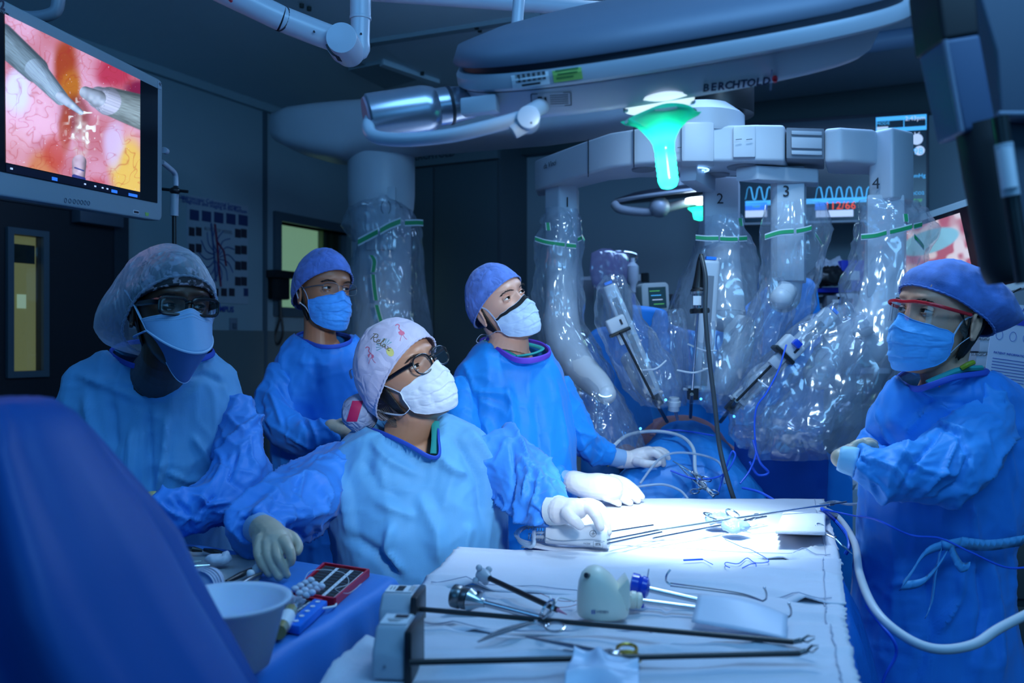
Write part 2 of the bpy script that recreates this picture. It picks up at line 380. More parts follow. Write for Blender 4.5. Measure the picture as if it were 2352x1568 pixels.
# door at the left with narrow glazed panel
dr = struct(thing('door_1', None, None, LW(lwpx(100))))
sa, sb = lwpx(242), lwpx(-60); dz = wz(500, LW(sa).y)
g = G(); pa, pb = lwpx(76), lwpx(8); pz0, pz1 = wz(852, LW(lwpx(20)).y), wz(540, LW(lwpx(20)).y)
lwbox(g, sa, pa, 0, dz, .015, .06); lwbox(g, pb, sb, 0, dz, .015, .06); lwbox(g, pa, pb, 0, pz0, .015, .06); lwbox(g, pa, pb, pz1, dz, .015, .06); g.build('door_leaf', DARK, dr, smooth=0)
g = G()
for a, b, z0, z1 in ((sa-.09, sa, 0, dz+.09), (sa, sb, dz, dz+.09)): lwbox(g, a, b, z0, z1, 0, .07)
g.build('door_frame', mat('door_frame', (.03, .04, .055), .45), dr, smooth=0)
g = G()
for a, b, z0, z1 in ((pa-.03, pa, pz0-.03, pz1+.03), (pb, pb+.03, pz0-.03, pz1+.03), (pa, pb, pz0-.03, pz0), (pa, pb, pz1, pz1+.03)): lwbox(g, a, b, z0, z1, .05, .08)
g.build('panel_frame', TRIMM, dr, smooth=0)
g = G(); lwbox(g, pa, pb, pz0, pz1, .0155, .02); g.build('corridor_view', mat('corridor_light', '#6f7a4c', .8, emit='#8a9260', estr=.42, vary=(5, .2)), dr, smooth=0)
q = lambda f: pa+(pb-pa)*f
g = G(); lwbox(g, q(.35), q(.65), pz0+.3, pz1-.28, .021, .024); g.build('corridor_lamp', mat('corridor_lamp', '#9fc0a0', .8, emit='#a8c8a8', estr=.6), dr, smooth=0)
g = G(); lwbox(g, q(.05), q(.75), pz1-.13, pz1-.04, .021, .024); g.build('corridor_sign', mat('corridor_sign', '#28301f', .8), dr, smooth=0)
g = G(); lwbox(g, pa, pb, pz0, pz1, .055, .058); g.build('glass_pane', glass('window_glass'), dr, smooth=0)
g = G(); lwbox(g, lwpx(246), lwpx(145), wz(520, LW(lwpx(200)).y), wz(482, LW(lwpx(200)).y), .06, .13); g.build('door_closer', mat('closer_grey', (.10, .12, .16), .4), dr, bevel=.006)
# ceiling panels: two seamed strips with screw heads, a perforated diffuser field
def cpt(px, py, z=ZC): d = (z-CZ)*F/(784-py); return P(px, py, d)
def cpoly(name, pts, m, t=.012, kind='structure'):
    g = G(); vs = [cpt(*q) for q in pts]; z = ZC-t; n = len(vs)
    g.add([(v.x, v.y, ZC) for v in vs]+[(v.x, v.y, z) for v in vs], [tuple(range(n)), tuple(range(2*n-1, n-1, -1))]+[(i, n+i, n+(i+1) % n, (i+1) % n) for i in range(n)]); o = g.build(name, m, smooth=0); o['kind'] = kind; return o
PAN = mat('ceiling_panel', (.66, .78, .84), .45); PAN2 = mat('ceiling_panel_dark', (.30, .38, .42), .5)
cpoly('trim_5', [(600, 5), (640, 5), (905, 190), (878, 196)], PAN2); cpoly('trim_6', [(850, 90), (1240, 30), (1245, 38), (850, 99)], PAN2, .02)
cpoly('trim_7', [(870, 95), (1500, 20), (1700, 80), (1640, 200), (1000, 190), (900, 120)], PAN, .008)
cpoly('trim_8', [(800, 153), (878, 137), (960, 175), (885, 197)], PAN2, .02); cpoly('trim_9', [(880, 135), (1010, 180), (1000, 187), (872, 140)], PAN, .03)
cpoly('trim_10', [(1950, 30), (2180, 5), (2200, 90), (1900, 120)], PAN, .008)
scr = mat('screw_dark', (.02, .03, .03), .5)
for k, (x, y) in enumerate(((848, 97), (1095, 55), (1102, 62), (970, 162), (693, 5), (710, 12), (2086, 21), (2112, 27), (945, 160))):
    g = G(); c = cpt(x, y); g.cyl((c.x, c.y, ZC-.025), (c.x, c.y, ZC-.008), .011, 10); tag(g.build('ceiling_screw', scr), 'small dark screw head in a ceiling panel seam', 'screw', 'screws of the ceiling panels')
# diffuser soffit at the right: white bulkhead and tube
g = G(); bwbox(g, 2.2, 6, ZC-.02, ZC, .05, .95); struct(g.build('trim_11', mat('bulkhead_white', (.42, .50, .58), .45), smooth=0))
g = G(); g.cyl(BW(2.0, ZC-.05, 1.05), BW(5.6, ZC-.05, 1.05), .05, 14); struct(g.build('trim_12', mat('bulkhead_tube', (.2, .3, .45), .4)))
g = G(); lwbox(g, 0, 9, 0, .12, .012, .03); struct(g.build('baseboard_left', WALL_DK, smooth=0)); g = G(); bwbox(g, 0, 6, 0, .12, 0, .02); struct(g.build('baseboard_back', WALL_DK, smooth=0))
# ================================================================== people
HEADZ = [-.118, -.108, -.088, -.06, -.03, 0, .02, .045, .07, .095, .11, .12, .1255]
HF = [-.066, -.084, -.091, -.088, -.085, -.084, -.084, -.089, -.087, -.073, -.054, -.032, -.004]
HB = [-.03, -.01, .015, .045, .068, .085, .093, .098, .099, .088, .07, .046, .006]
HW = [.012, .031, .047, .057, .064, .0695, .072, .0745, .0735, .062, .047, .028, .004]
def head_mesh(g, nose=1.0):
    rings = []; n = 96
    for z in np.concatenate([np.linspace(-.118, .06, 64), np.linspace(.063, .1255, 20)]):
        f = np.interp(z, HEADZ, HF); b = np.interp(z, HEADZ, HB); w = np.interp(z, HEADZ, HW); cy = (f+b)/2; hy = (b-f)/2; ring = []
        for j in range(n):
            a = 2*PI*j/n - PI/2; ca, sa = math.cos(a), math.sin(a)
            e = 2/2.25; x = w*abs(ca)**e*(1 if ca > 0 else -1); y = cy+hy*abs(sa)**e*(1 if sa > 0 else -1)
            if y < cy:
                ga = lambda x0, z0, sx, sz: math.exp(-((abs(x)-x0)/sx)**2-((z-z0)/sz)**2)
                y += .0095*ga(.031, .013, .018, .012)                     # eye sockets
                y -= .006*ga(.03, .040, .022, .008)                      # brow
                y -= .007*ga(.044, -.018, .018, .018)                    # cheekbone
                k = max(0, min(1, (.024-z)/.052)) if z > -.034 else max(0, 1-(-.034-z)/.010)
                y -= nose*(.006+.020*k)*math.exp(-(x/(.0075+.006*k))**2)*(1 if z < .03 else math.exp(-((z-.03)/.01)**2))
                y -= .006*ga(0, -.062, .022, .012)                       # lips
                y -= .006*ga(0, -.097, .018, .012)                       # chin
            ring.append((x, y, z))
        rings.append(ring)
    g.loft(rings)
def ear_mesh(g, sx):
    M = Matrix.Translation((sx*.0755, .014, -.002)) @ Matrix.Rotation(sx*.50, 4, 'Z') @ Matrix.Rotation(-.18, 4, 'X')
    g.ball((0, .002, 0), (.004, .014, .027), 16, M)
    pts = [(.002*sx, -.006, -.026), (.004*sx, .004, -.030), (.006*sx, .010, -.018), (.008*sx, .017, 0), (.008*sx, .018, .016), (.007*sx, .010, .029), (.005*sx, -.004, .030), (.003*sx, -.011, .020), (.001*sx, -.010, .008)]
    g.tube([M @ p for p in smooth_curve(pts, 4)], .0042, 8)
    pts = [(.003*sx, .001, -.020), (.006*sx, .008, -.008), (.007*sx, .010, .006), (.005*sx, .004, .017)]
    g.tube([M @ p for p in smooth_curve(pts, 4)], .0028, 6)
def headM(pos, yaw, pitch=0, roll=0, s=1.0):
    return Matrix.Translation(pos) @ Matrix.Rotation(math.radians(yaw), 4, 'Z') @ Matrix.Rotation(math.radians(-pitch), 4, 'X') @ Matrix.Rotation(math.radians(roll), 4, 'Y') @ Matrix.Scale(s, 4)

def eyes(par, M, skin, gaze=(0, 0), brow='#1c120c', browlift=0, iris='#2a1a10'):
    white = mat('eye_white', '#e8e6e2', .15, sss=.1); ir = mat('iris_'+iris, iris, .1); blk = mat('pupil', '#030303', .08); br = mat('brow_'+brow, brow, .8)
    for sx in (-1, 1):
        c = Vector((sx*.0315, -.0680, .0130)); r = .0125
        g = G(); g.X = M
        R = Matrix.Translation(c) @ Matrix.Rotation(gaze[0], 4, 'Z') @ Matrix.Rotation(-gaze[1], 4, 'X')
        prof = []; N = 20
        for i in range(N): prof.append((r*math.sin(PI*i/(N-1))+1e-5, -r*math.cos(PI*i/(N-1))))
        A = R @ Matrix.Rotation(-PI/2, 4, 'X')   # lathe z -> +y ; start of profile (z=-r) at -y (front)
        n = 20; o = len(g.v)
        rings = [[A @ Vector((a*math.cos(2*PI*j/n), a*math.sin(2*PI*j/n), z)) for j in range(n)] for a, z in prof]
        k1, k2 = 3, 7
        g.m = 2; g.loft(rings[:3], False); g.m = 1; g.loft(rings[2:5], False); g.m = 0; g.loft(rings[4:], False)
        e = g.build('eye', [white, ir, blk], par, smooth=180)
        # lids: shells of a slightly larger ball above and below the opening
        g = G(); g.X = M; rl = r*1.10
        def lidpt(a, el): return c+Vector((rl*math.sin(a)*math.cos(el)*1.06, -rl*math.cos(a)*math.cos(el), rl*math.sin(el)))
        def up_edge(a): return math.radians(1+18*max(0, math.cos(a*1.15)))
        def lo_edge(a): return math.radians(-1.5-13*max(0, math.cos(a*1.15)))
        g.sheet(lambda u, v: lidpt((u-.5)*3.0, up_edge((u-.5)*3.0)+(math.radians(88)-up_edge((u-.5)*3.0))*v)+Vector((0, .0045*v**.7+.002*abs(u-.5)**2*4, 0)), 22, 8)
        g.sheet(lambda u, v: lidpt((u-.5)*3.0, lo_edge((u-.5)*3.0)-(math.radians(80)+lo_edge((u-.5)*3.0))*v)+Vector((0, .0050*v**.6+.002*abs(u-.5)**2*4, 0)), 22, 8)
        g.build('eyelid', skin, par, smooth=180, solid=.0012)
        g = G(); g.X = M
        pts = []
        for i in range(14):
            a = (i/13-.5)*2.3; p = lidpt(a, up_edge(a)); p = c+(p-c)*1.05; pts.append(p)
        g.tube(pts, [.0003+.0010*math.sin(PI*i/13) for i in range(14)], 5)
        g.build('eyelash', blk, par)
        g = G(); g.X = M
        pts = [Vector((sx*x, y, z+browlift)) for x, y, z in ((.012, -.0955, .0290), (.022, -.0955, .0325), (.034, -.0915, .0345), (.045, -.084, .0325), (.052, -.077, .0285))]
        pp = smooth_curve(pts, 4); nn = len(pp)
        for i in range(nn-1):
            for k in range(5):
                h0 = pp[i].lerp(pp[i+1], RNG.uniform(0, 1))+Vector((0, .0012, RNG.uniform(-.0022, .0022)*math.sin(PI*(i+1)/nn)-.0004)); g.tube([h0, h0+Vector((sx*.0028, .0004, .0012)), h0+Vector((sx*.0056, .0016, .0010))], [.00055, .0005, .0002], 4)
        g.build('eyebrow', br, par)

def mask(par, M, col, yscale=1.0, length=1.0, pleat=1.0, border=None, name='mask', duck=False, strips=None, top=.0, seed=0):
    m = mat('mask_'+col, col, .75, sheen=.2, vary=(60, .05), bump=(350, .25, .001))
    def pt(u, v, off=0):
        a = (u-.5)*2; ph = a*1.32; cen = math.cos(a*PI/2)
        topz = -.004+top+.010*math.exp(-(a/.16)**2)-.018*abs(a)**1.6; botz = -.030-.088*length*(cen**.7 if cen > 0 else 0)-.040*abs(a)**2
        z = topz+(botz-topz)*v
        ay = np.interp(v, [0, .25, .55, .85, 1], [.101, .116, .113, .104, .090]); ax = np.interp(v, [0, .4, 1], [.071, .073, .064])
        nosebr = .010*math.exp(-(a/.13)**2)*max(0, 1-v*2.2)
        pl = pleat*.0042*cen**.6*((v*4) % 1.0-.5 if cen > 0 else 0) if 0 < v < 1 else 0
        x = math.sin(ph)*(ax+off); y = -math.cos(ph)*(ay*yscale+off+pl)-nosebr
        w = .0016*math.sin(a*23+seed+v*5)*(abs(a)**2)*pleat
        return Vector((x, y+w, z+w))
    g = G(); g.X = M; g.sheet(lambda u, v: pt(u, v), 90, 64); me = g.mesh(name); a = coords(me); nr = normals(me)
    vv = np.repeat(np.linspace(0, 1, 64), 90); uu = np.tile(np.linspace(0, 1, 90), 64); w_ = np.minimum(1, np.minimum(vv, 1-vv)*7)*np.minimum(1, np.minimum(uu, 1-uu)*8+.2)
    setco(me, a+nr*((crumple(a, 26, seed+3, (1, 1, 1.8))*.0042+ridged(a, 38, seed, 4)*.0016)*w_)[:, None]); o = meshobj(name, me, m, par); sd = o.modifiers.new('s', 'SOLIDIFY'); sd.thickness = .0012; sd.offset = 0
    bm_ = mat('mask_edge_'+(border or col), border or col, .8, bump=(500, .3, .001))
    g = G(); g.X = M
    g.sheet(lambda u, v: pt(u, .0+v*.11, .0012), 48, 4); g.build('nose_band', bm_, par if border else par, solid=.001) if border else None
    g = G(); g.X = M
    for e in (0, 1): g.tube([pt(e, i/10, .001) for i in range(11)], .0016, 6)
    g.tube([pt(i/30, 1, .0004) for i in range(31)], .0011, 6); g.tube([pt(i/30, 0, .0004) for i in range(31)], .0011, 6)
    g.build('mask_edging', mat('mask_edge_'+col, col, .8), o)
    return pt, o
def strap(par, M, pts, m, r=.0018, name='mask_strap', flat=.35):
    g = G(); g.X = M; g.tube(smooth_curve(pts, 6), r, 6, flat=flat); return g.build(name, m, par)

def cap(par, M, m, rim=(.068, -.052), ax=(.091, .114, .140), puff=None, wr=.004, seed=0, name='surgical_cap', band=.0, lift=.0, crs=18, tilt=0, rimcol=None):
    """cloth cap over the skull; rim plane from forehead height rim[0] to nape rim[1]"""
    fz, bz = rim; A = Vector((0, -.09, fz)); B = Vector((0, .095, bz)); n = Vector((0, -(B-A).z, (B-A).y)).normalized()
    if n.z < 0: n = -n
    n = (Matrix.Rotation(tilt, 3, 'Y') @ n)
    c = Vector((0, .003, .0)); off = (A-c).dot(n)/1.0
    # choose axes in the plane
    ex = Vector((1, 0, 0)); ex = (ex-n*ex.dot(n)).normalized(); ey = n.cross(ex)
    nu, nv = 110, 44; V = []
    for j in range(nv):
        for i in range(nu):
            th = 2*PI*i/nu; t = j/(nv-1)
            # rim direction: where plane n.(p-c)=off meets the ellipsoid at this azimuth
            h = ex*math.cos(th)+ey*math.sin(th)
            lo, hi = -PI/2, PI/2
            for _ in range(18):
                mid = (lo+hi)/2; d = h*math.cos(mid)+n*math.sin(mid); rr = 1/math.sqrt((d.x/ax[0])**2+(d.y/ax[1])**2+(d.z/ax[2])**2)
                if rr*math.sin(mid) < off: lo = mid
                else: hi = mid
            el = lo+(PI/2-lo)*(t**.9); d = h*math.cos(el)+n*math.sin(el); rr = 1/math.sqrt((d.x/ax[0])**2+(d.y/ax[1])**2+(d.z/ax[2])**2)
            p = c+d*rr
            e = min(1, t*6)
            p = p-d*.0045*math.exp(-(t/.09)**2)
            if puff: p = p+d*puff(d, t)
            V.append((p, d, t))
    co = np.array([v[0] for v in V]); D = np.array([v[1] for v in V]); T = np.array([v[2] for v in V])
    cr = crumple(co, crs, seed)*wr+vnoise(co, 9, seed+3)*wr*.8
    gath = np.sin(np.arctan2(co[:, 0], -co[:, 1])*46+vnoise(co, 12, seed)*4)*.0012*np.exp(-(T/.12)**2)
    co = co+D*(cr*np.minimum(1, T*8+.25)+gath)[:, None]
    g = G(); g.X = M
    fs = [(j*nu+i, j*nu+(i+1) % nu, (j+1)*nu+(i+1) % nu, (j+1)*nu+i) for j in range(nv-1) for i in range(nu)]
    g.add([Vector(p) for p in co], fs)
    o = g.build(name, m, par, smooth=180, solid=.001)
    g = G(); g.X = M; ring = [Vector(co[i])+Vector(D[i])*.001 for i in range(nu)]
    g.tube(ring+[ring[0]], .0028, 6, caps=False)
    if band: 
        for k in range(1): pass
    g.build('cap_rim', rimcol or m, o)
    return o

def glasses(par, M, col, thick=.0018, w=.025, h=.018, y=-.108, z=.012, sq=2.6, name='eyeglasses', temple=.0022, tint=(.95, .97, 1), half=False, depth=1.0):
    m = mat('glasses_'+col, col, .25, spec=.6); g = G(); g.X = M; e = 2/sq
    t = thing(name, None, None, M @ Vector((0, y, z))) if False else None
    def rim(sx, k=1.0):
        out = []
        for i in range(32):
            a = 2*PI*i/32; ca, sa = math.cos(a), math.sin(a)
            x = w*abs(ca)**e*(1 if ca > 0 else -1); zz = h*abs(sa)**e*(1 if sa > 0 else -1)
            X = sx*.033+x*k; out.append(Vector((X, y+.22*X*X*14*.33, z+zz*k)))
        return out
    for sx in (-1, 1):
        r = rim(sx); g.tube(r+[r[0]], thick, 8, caps=False)
        s0 = Vector((sx*(.033+w), y+.22*(.033+w)**2*14*.33, z+h*.45))
        g.tube(smooth_curve([s0, Vector((sx*.068, y+.020, z+h*.45)), Vector((sx*.076, -.03, z+.006)), Vector((sx*.079, .005, z+.003)), Vector((sx*.078, .028, z-.012))], 5), temple, 6, flat=1.5)
    g.tube(smooth_curve([Vector((-.0085, y, z+.006)), Vector((0, y-.003, z+.010)), Vector((.0085, y, z+.006))], 5), thick*1.1, 6)
    f = g.build(name, m, par)
    g = G(); g.X = M
    for sx in (-1, 1):
        r = rim(sx, .97); k = len(g.v); c = sum(r, Vector())/len(r)+Vector((0, -.001, 0)); g.add([c]+r, [(0, 1+(i+1) % 32, 1+i) for i in range(32)])
    g.build('lens', glass('spectacle_lens', tint, .05), f)
    return f

def bodymesh(par, M, neck_to, shoulders, hips, feet, skin, s=1.0, ear=True, neckr=.056, nose=1.0, extra=None, voxel=.0030):
    """head, neck, trunk and legs as one surface"""
    g = G(); g.X = M; head_mesh(g, nose)
    if ear:
        for sx in (-1, 1): ear_mesh(g, sx)
    g.X = Matrix.Identity(4)
    n0 = M @ Vector((0, .030, -.03)); n1 = M @ Vector((0, .028, -.09)); n2 = Vector(neck_to)
    g.tube(smooth_curve([n0, n1, n2], 5), [neckr*s*1.0]*6+[neckr*s*(1+.05*i) for i in range(5)], 24)
    sl, sr = [Vector(q) for q in shoulders]; mid = (sl+sr)/2; hp = Vector(hips)
    g.tube([n2+Vector((0, 0, .02)), n2.lerp(mid, .5), mid, mid.lerp(hp, .4), hp], [.06, .085, .10, .095, .10], 20)
    g.tube([sl, mid, sr], [.045, .07, .045], 16)
    for f in feet:
        f = Vector(f); g.tube([hp.lerp(Vector((f.x, f.y, hp.z)), .5), f.lerp(hp, .5), f+Vector((0, 0, .09)), f+Vector((0, 0, .05))], [.075, .052, .036, .034], 14)
    if extra: extra(g)
    me = g.remesh(voxel, 2, .4)
    return meshobj('body', me, skin, par)

def ringpx(py, xl, xr, d, t, n=40, ex=2.3, slope=0, fb=0):
    c = P((xl+xr)/2, py, d); w = (xr-xl)/2/F*d; out = []
    for j in range(n):
        a = 2*PI*j/n; ca, sa = math.cos(a), math.sin(a); e = 2/ex
        x = w*abs(ca)**e*(1 if ca > 0 else -1); y = t*abs(sa)**e*(1 if sa > 0 else -1)
        out.append(c+Vector((x, y, -slope*x/max(w, 1e-6)/F*d+fb*y)))
    return out
def chain(pts, k=4):
    """[(px,py,d,r_px)] -> smoothed centres and radii in metres"""
    v = [Vector((*P(a, b, d),)) for a, b, d, r in pts]; rr = [r/F*d for a, b, d, r in pts]
    vv = smooth_curve(v, k); rs = np.interp(np.linspace(0, len(pts)-1, len(vv)), range(len(pts)), rr)
    return vv, list(rs)
def loop_cut(me, loop, extra=.006):
    L = np.array([tuple(p) for p in loop]); c = L.mean(0); u, s_, vt = np.linalg.svd(L-c); n = vt[2]
    if n[2] < 0: n = -n
    e1, e2 = vt[0], vt[1]; a = coords(me)-c; h = a@n; ang = np.arctan2(a@e2, a@e1); rad = np.hypot(a@e1, a@e2)
    la = np.arctan2((L-c)@e2, (L-c)@e1); lr = np.hypot((L-c)@e1, (L-c)@e2); o = np.argsort(la); la = la[o]; lr = lr[o]
    lim = np.interp(ang, np.concatenate([la-2*PI, la, la+2*PI]), np.tile(lr, 3))
    hl = ((L-c)@n)[o]; hlim = np.interp(ang, np.concatenate([la-2*PI, la, la+2*PI]), np.tile(hl, 3))
    cutfaces(me, (h > hlim) & (rad < lim+extra) | ((rad < lim-.006) & (h > hlim-.012)))

def gown_torso(par, rings, m, voxel=.0075, fl=(), cr=.010, crs=5, stretch=(1, 1, .35), fine=.003, seed=1, neck=None, extra=None, nc=None, name='gown', ncr=.004):
    g = G(); g.loft([ringpx(*r[:5], **(r[5] if len(r) > 5 else {})) for r in rings])
    if extra: extra(g)
    me = g.remesh(voxel, 6, .6); a = coords(me); nr = normals(me)
    d = crumple(a, crs, seed, stretch)*cr*1.5+crumple(a, crs*3.2, seed+9, (1, 1, .5))*fine*1.8+vnoise(a, 3, seed+2)*.006+(ridged((a+vnoise(a, 5, seed)[:, None]*.04)*np.array((1, 1, .45)), 9, seed+8, 7)-.15)*.0065+(ridged(a+vnoise(a, 9, seed+1)[:, None]*.02, 15, seed+18, 8)-.15)*.003
    d += folds(a, nr, fl)
    setco(me, a+nr*d[:, None])
    if neck: 
        lp = smooth_curve(neck, 6, True); loop_cut(me, lp)
    if neck:
        lc = np.array([tuple(q) for q in smooth_curve(lp, 2, True)]); bm = bmesh.new(); bm.from_mesh(me)
        for v_ in bm.verts:
            if v_.is_boundary:
                dd = np.linalg.norm(lc-np.array(v_.co), axis=1); k_ = int(dd.argmin())
                if dd[k_] < .05: v_.co = Vector(lc[k_])
        bm.to_mesh(me); bm.free(); me.update()
    o = meshobj(name, me, m, par)
    if neck:
        gg = G(); gg.tube(lp+[lp[0]], ncr, 8, caps=False, flat=1.8, up=(0, 0, 1)); gg.build('neck_binding', nc or m, o)
    return o
def sleeve(par, chains, m, voxel=.005, fl=(), cr=.010, crs=9, fine=.004, seed=3, stretch=(1, 1, 1), name='sleeve', rings=None, cuff=True):
    g = G()
    for ch in chains:
        v, r = chain(ch); g.tube(v, r, 24)
    for c, r in (rings or []): g.ball(c, r)
    me = g.remesh(voxel, 3, .5); a = coords(me); nr = normals(me); ax_ = np.array(v[-1]-v[0]); ax_ = ax_/np.linalg.norm(ax_); q = a-np.outer(a@ax_, ax_)*.62
    d = crumple(q, crs*1.1, seed, stretch)*cr*1.3+(ridged(q+vnoise(q, 6, seed)[:, None]*.03, 13, seed+8, 5)-.25)*fine*2.8+(ridged(a+vnoise(a, 9, seed+1)[:, None]*.02, 24, seed+18, 6)-.2)*fine*.9+crumple(q, crs*2.9, seed+9)*fine+crumple(a, crs*.5, seed+4)*.008+folds(a, nr, fl)
    setco(me, a+nr*d[:, None]); return meshobj(name, me, m, par)

def hand(par, palm, fingers, m, name='gloved_hand', voxel=.0022, cuffcol=None, wrinkle=.0006, seed=0, fr=1.0):
    """palm: [(px,py,d,r_px)] chain from the wrist; fingers: chains rooted in the palm"""
    g = G()
    for ch in palm:
        v, r = chain(ch, 4); g.tube(v, r, 20); g.ball(v[0], r[0]); g.ball(v[-1], r[-1])
    for ch in fingers:
        v, r = chain(ch, 4); r = [q*(1-(1-fr)*min(1, i/4)) for i, q in enumerate(r)]; g.tube(v, r, 14); g.ball(v[-1], r[-1], 12); g.ball(v[0], r[0], 12)
    me = g.remesh(voxel, 3, .5); a = coords(me); nr = normals(me)
    d = (ridged(a, 60, seed, 3)-.4)*wrinkle; setco(me, a+nr*d[:, None])
    return meshobj(name, me, m, par)

SK_DARK = mat('skin_dark', (.085, .035, .020), .42, sss=.10, vary=(40, .12), bump=(260, .15, .0008))
SK_BROWN = mat('skin_brown', (.40, .17, .09), .42, sss=.12, vary=(40, .08), bump=(260, .15, .0008))
SK_TAN = mat('skin_tan', (.54, .27, .17), .42, sss=.14, vary=(40, .08), bump=(260, .15, .0008))
SK_LIGHT = mat('skin_light', (.74, .40, .29), .42, sss=.16, vary=(40, .07), bump=(260, .15, .0008))
SK_OLIVE = mat('skin_olive', (.62, .32, .21), .42, sss=.14, vary=(40, .07), bump=(260, .15, .0008))
def cloth(name, col, rough=.62, cs=14, st=.35, sheen=.1): return mat(name, col, rough, sheen=sheen, spec=.3, vary=(7, .10), bump=(420, .18, .0010), folds=(cs*.45, st*1.6, .05))
GW_FRONT = cloth('gown_panel_pale_blue', (.14, .41, .70)); GW_SLEEVE = cloth('gown_sleeve_blue', (.055, .28, .80), .5, 17, .5)
GW_MAN = cloth('gown_bright_blue', (.012, .27, .80), .5, 12, .3); GW_DEEP = cloth('gown_deep_blue', (.02, .22, .72), .5, 12, .3)
GW_LEFT = cloth('gown_left_blue', (.16, .44, .74)); GW_RIGHT = cloth('gown_right_blue', (.03, .26, .78), .5, 13, .45)
BIND = mat('binding_blue', (.02, .08, .5), .7); BIND_V = mat('binding_violet', (.13, .05, .55), .7); GREEN = mat('scrub_green', (.02, .33, .32), .8, bump=(300, .3, .001))
GLOVE = mat('latex_glove', (.80, .70, .68), .38, sss=.1, vary=(25, .06), bump=(180, .2, .001)); GLOVE_D = mat('latex_glove_shaded', (.58, .46, .34), .4, sss=.1, vary=(25, .06), bump=(180, .2, .001))  # second glove colour is darkened for hands in shade
CUFF = mat('knit_cuff', (.78, .76, .72), .75, bump=(300, .4, .001)); CUFF_B = mat('gown_cuff_blue', (.25, .42, .66), .8, bump=(300, .4, .001))
CAP_BLUE = mat('cap_blue', (.10, .20, .58), .8, sheen=.2, vary=(30, .6), bump=(300, .5, .001), crease=(20, .4, .006))
HAIR = mat('hair_dark', (.012, .009, .008), .5, bump=(200, .8, .002))
STRAP = mat('strap_pale', (.55, .62, .78), .8)

def shoes(par, feet, dirv):
    m = mat('shoe_black', (.02, .02, .025), .5)
    for f in feet:
        g = G(); f = Vector(f); M_ = frame(Vector((f.x, f.y, 0)), dirv, (0, 0, 1))
        g.loft([[M_ @ Vector((x, w*math.cos(2*PI*j/14), max(.004, .004+h*.5+h*.5*math.sin(2*PI*j/14)))) for j in range(14)] for x, w, h in ((-.09, .02, .05), (-.07, .035, .075), (0, .042, .085), (.08, .046, .06), (.15, .042, .045), (.18, .02, .03))])
        g.build('shoe', m, par, smooth=60)
def neckhair(par, M, b=0, name='hair', z0=-.055, z1=.03):
    g = G(); g.X = M; rings = []
    for i in range(10):
        z = z0+(z1-z0)*i/9; f = np.interp(z, HEADZ, HF); bb = np.interp(z, HEADZ, HB)+.006; w = np.interp(z, HEADZ, HW)+.0035; ring = []
        for j in range(25):
            a = (j/24-.5)*PI*1.05+PI/2; ring.append(Vector((w*math.cos(a)*1.0, max(-.01, .0)+(bb)*max(0, math.sin(a))**.8+b*abs(math.cos(a)), z+.004*math.sin(j*2.1))))
        rings.append(ring)
    g.loft(rings, False, False); return g.build(name, HAIR, par, smooth=180, solid=.002)
def eyeM(px, py, d, yaw, pitch, roll, s):
    R = headM((0, 0, 0), yaw, pitch, roll, s); return headM(P(px, py, d)-(R @ Vector((0, -.085, .0135))), yaw, pitch, roll, s)
def floorfeet(x, d, w=.11): return [(x-w, d, 0), (x+w, d-.02, 0)]

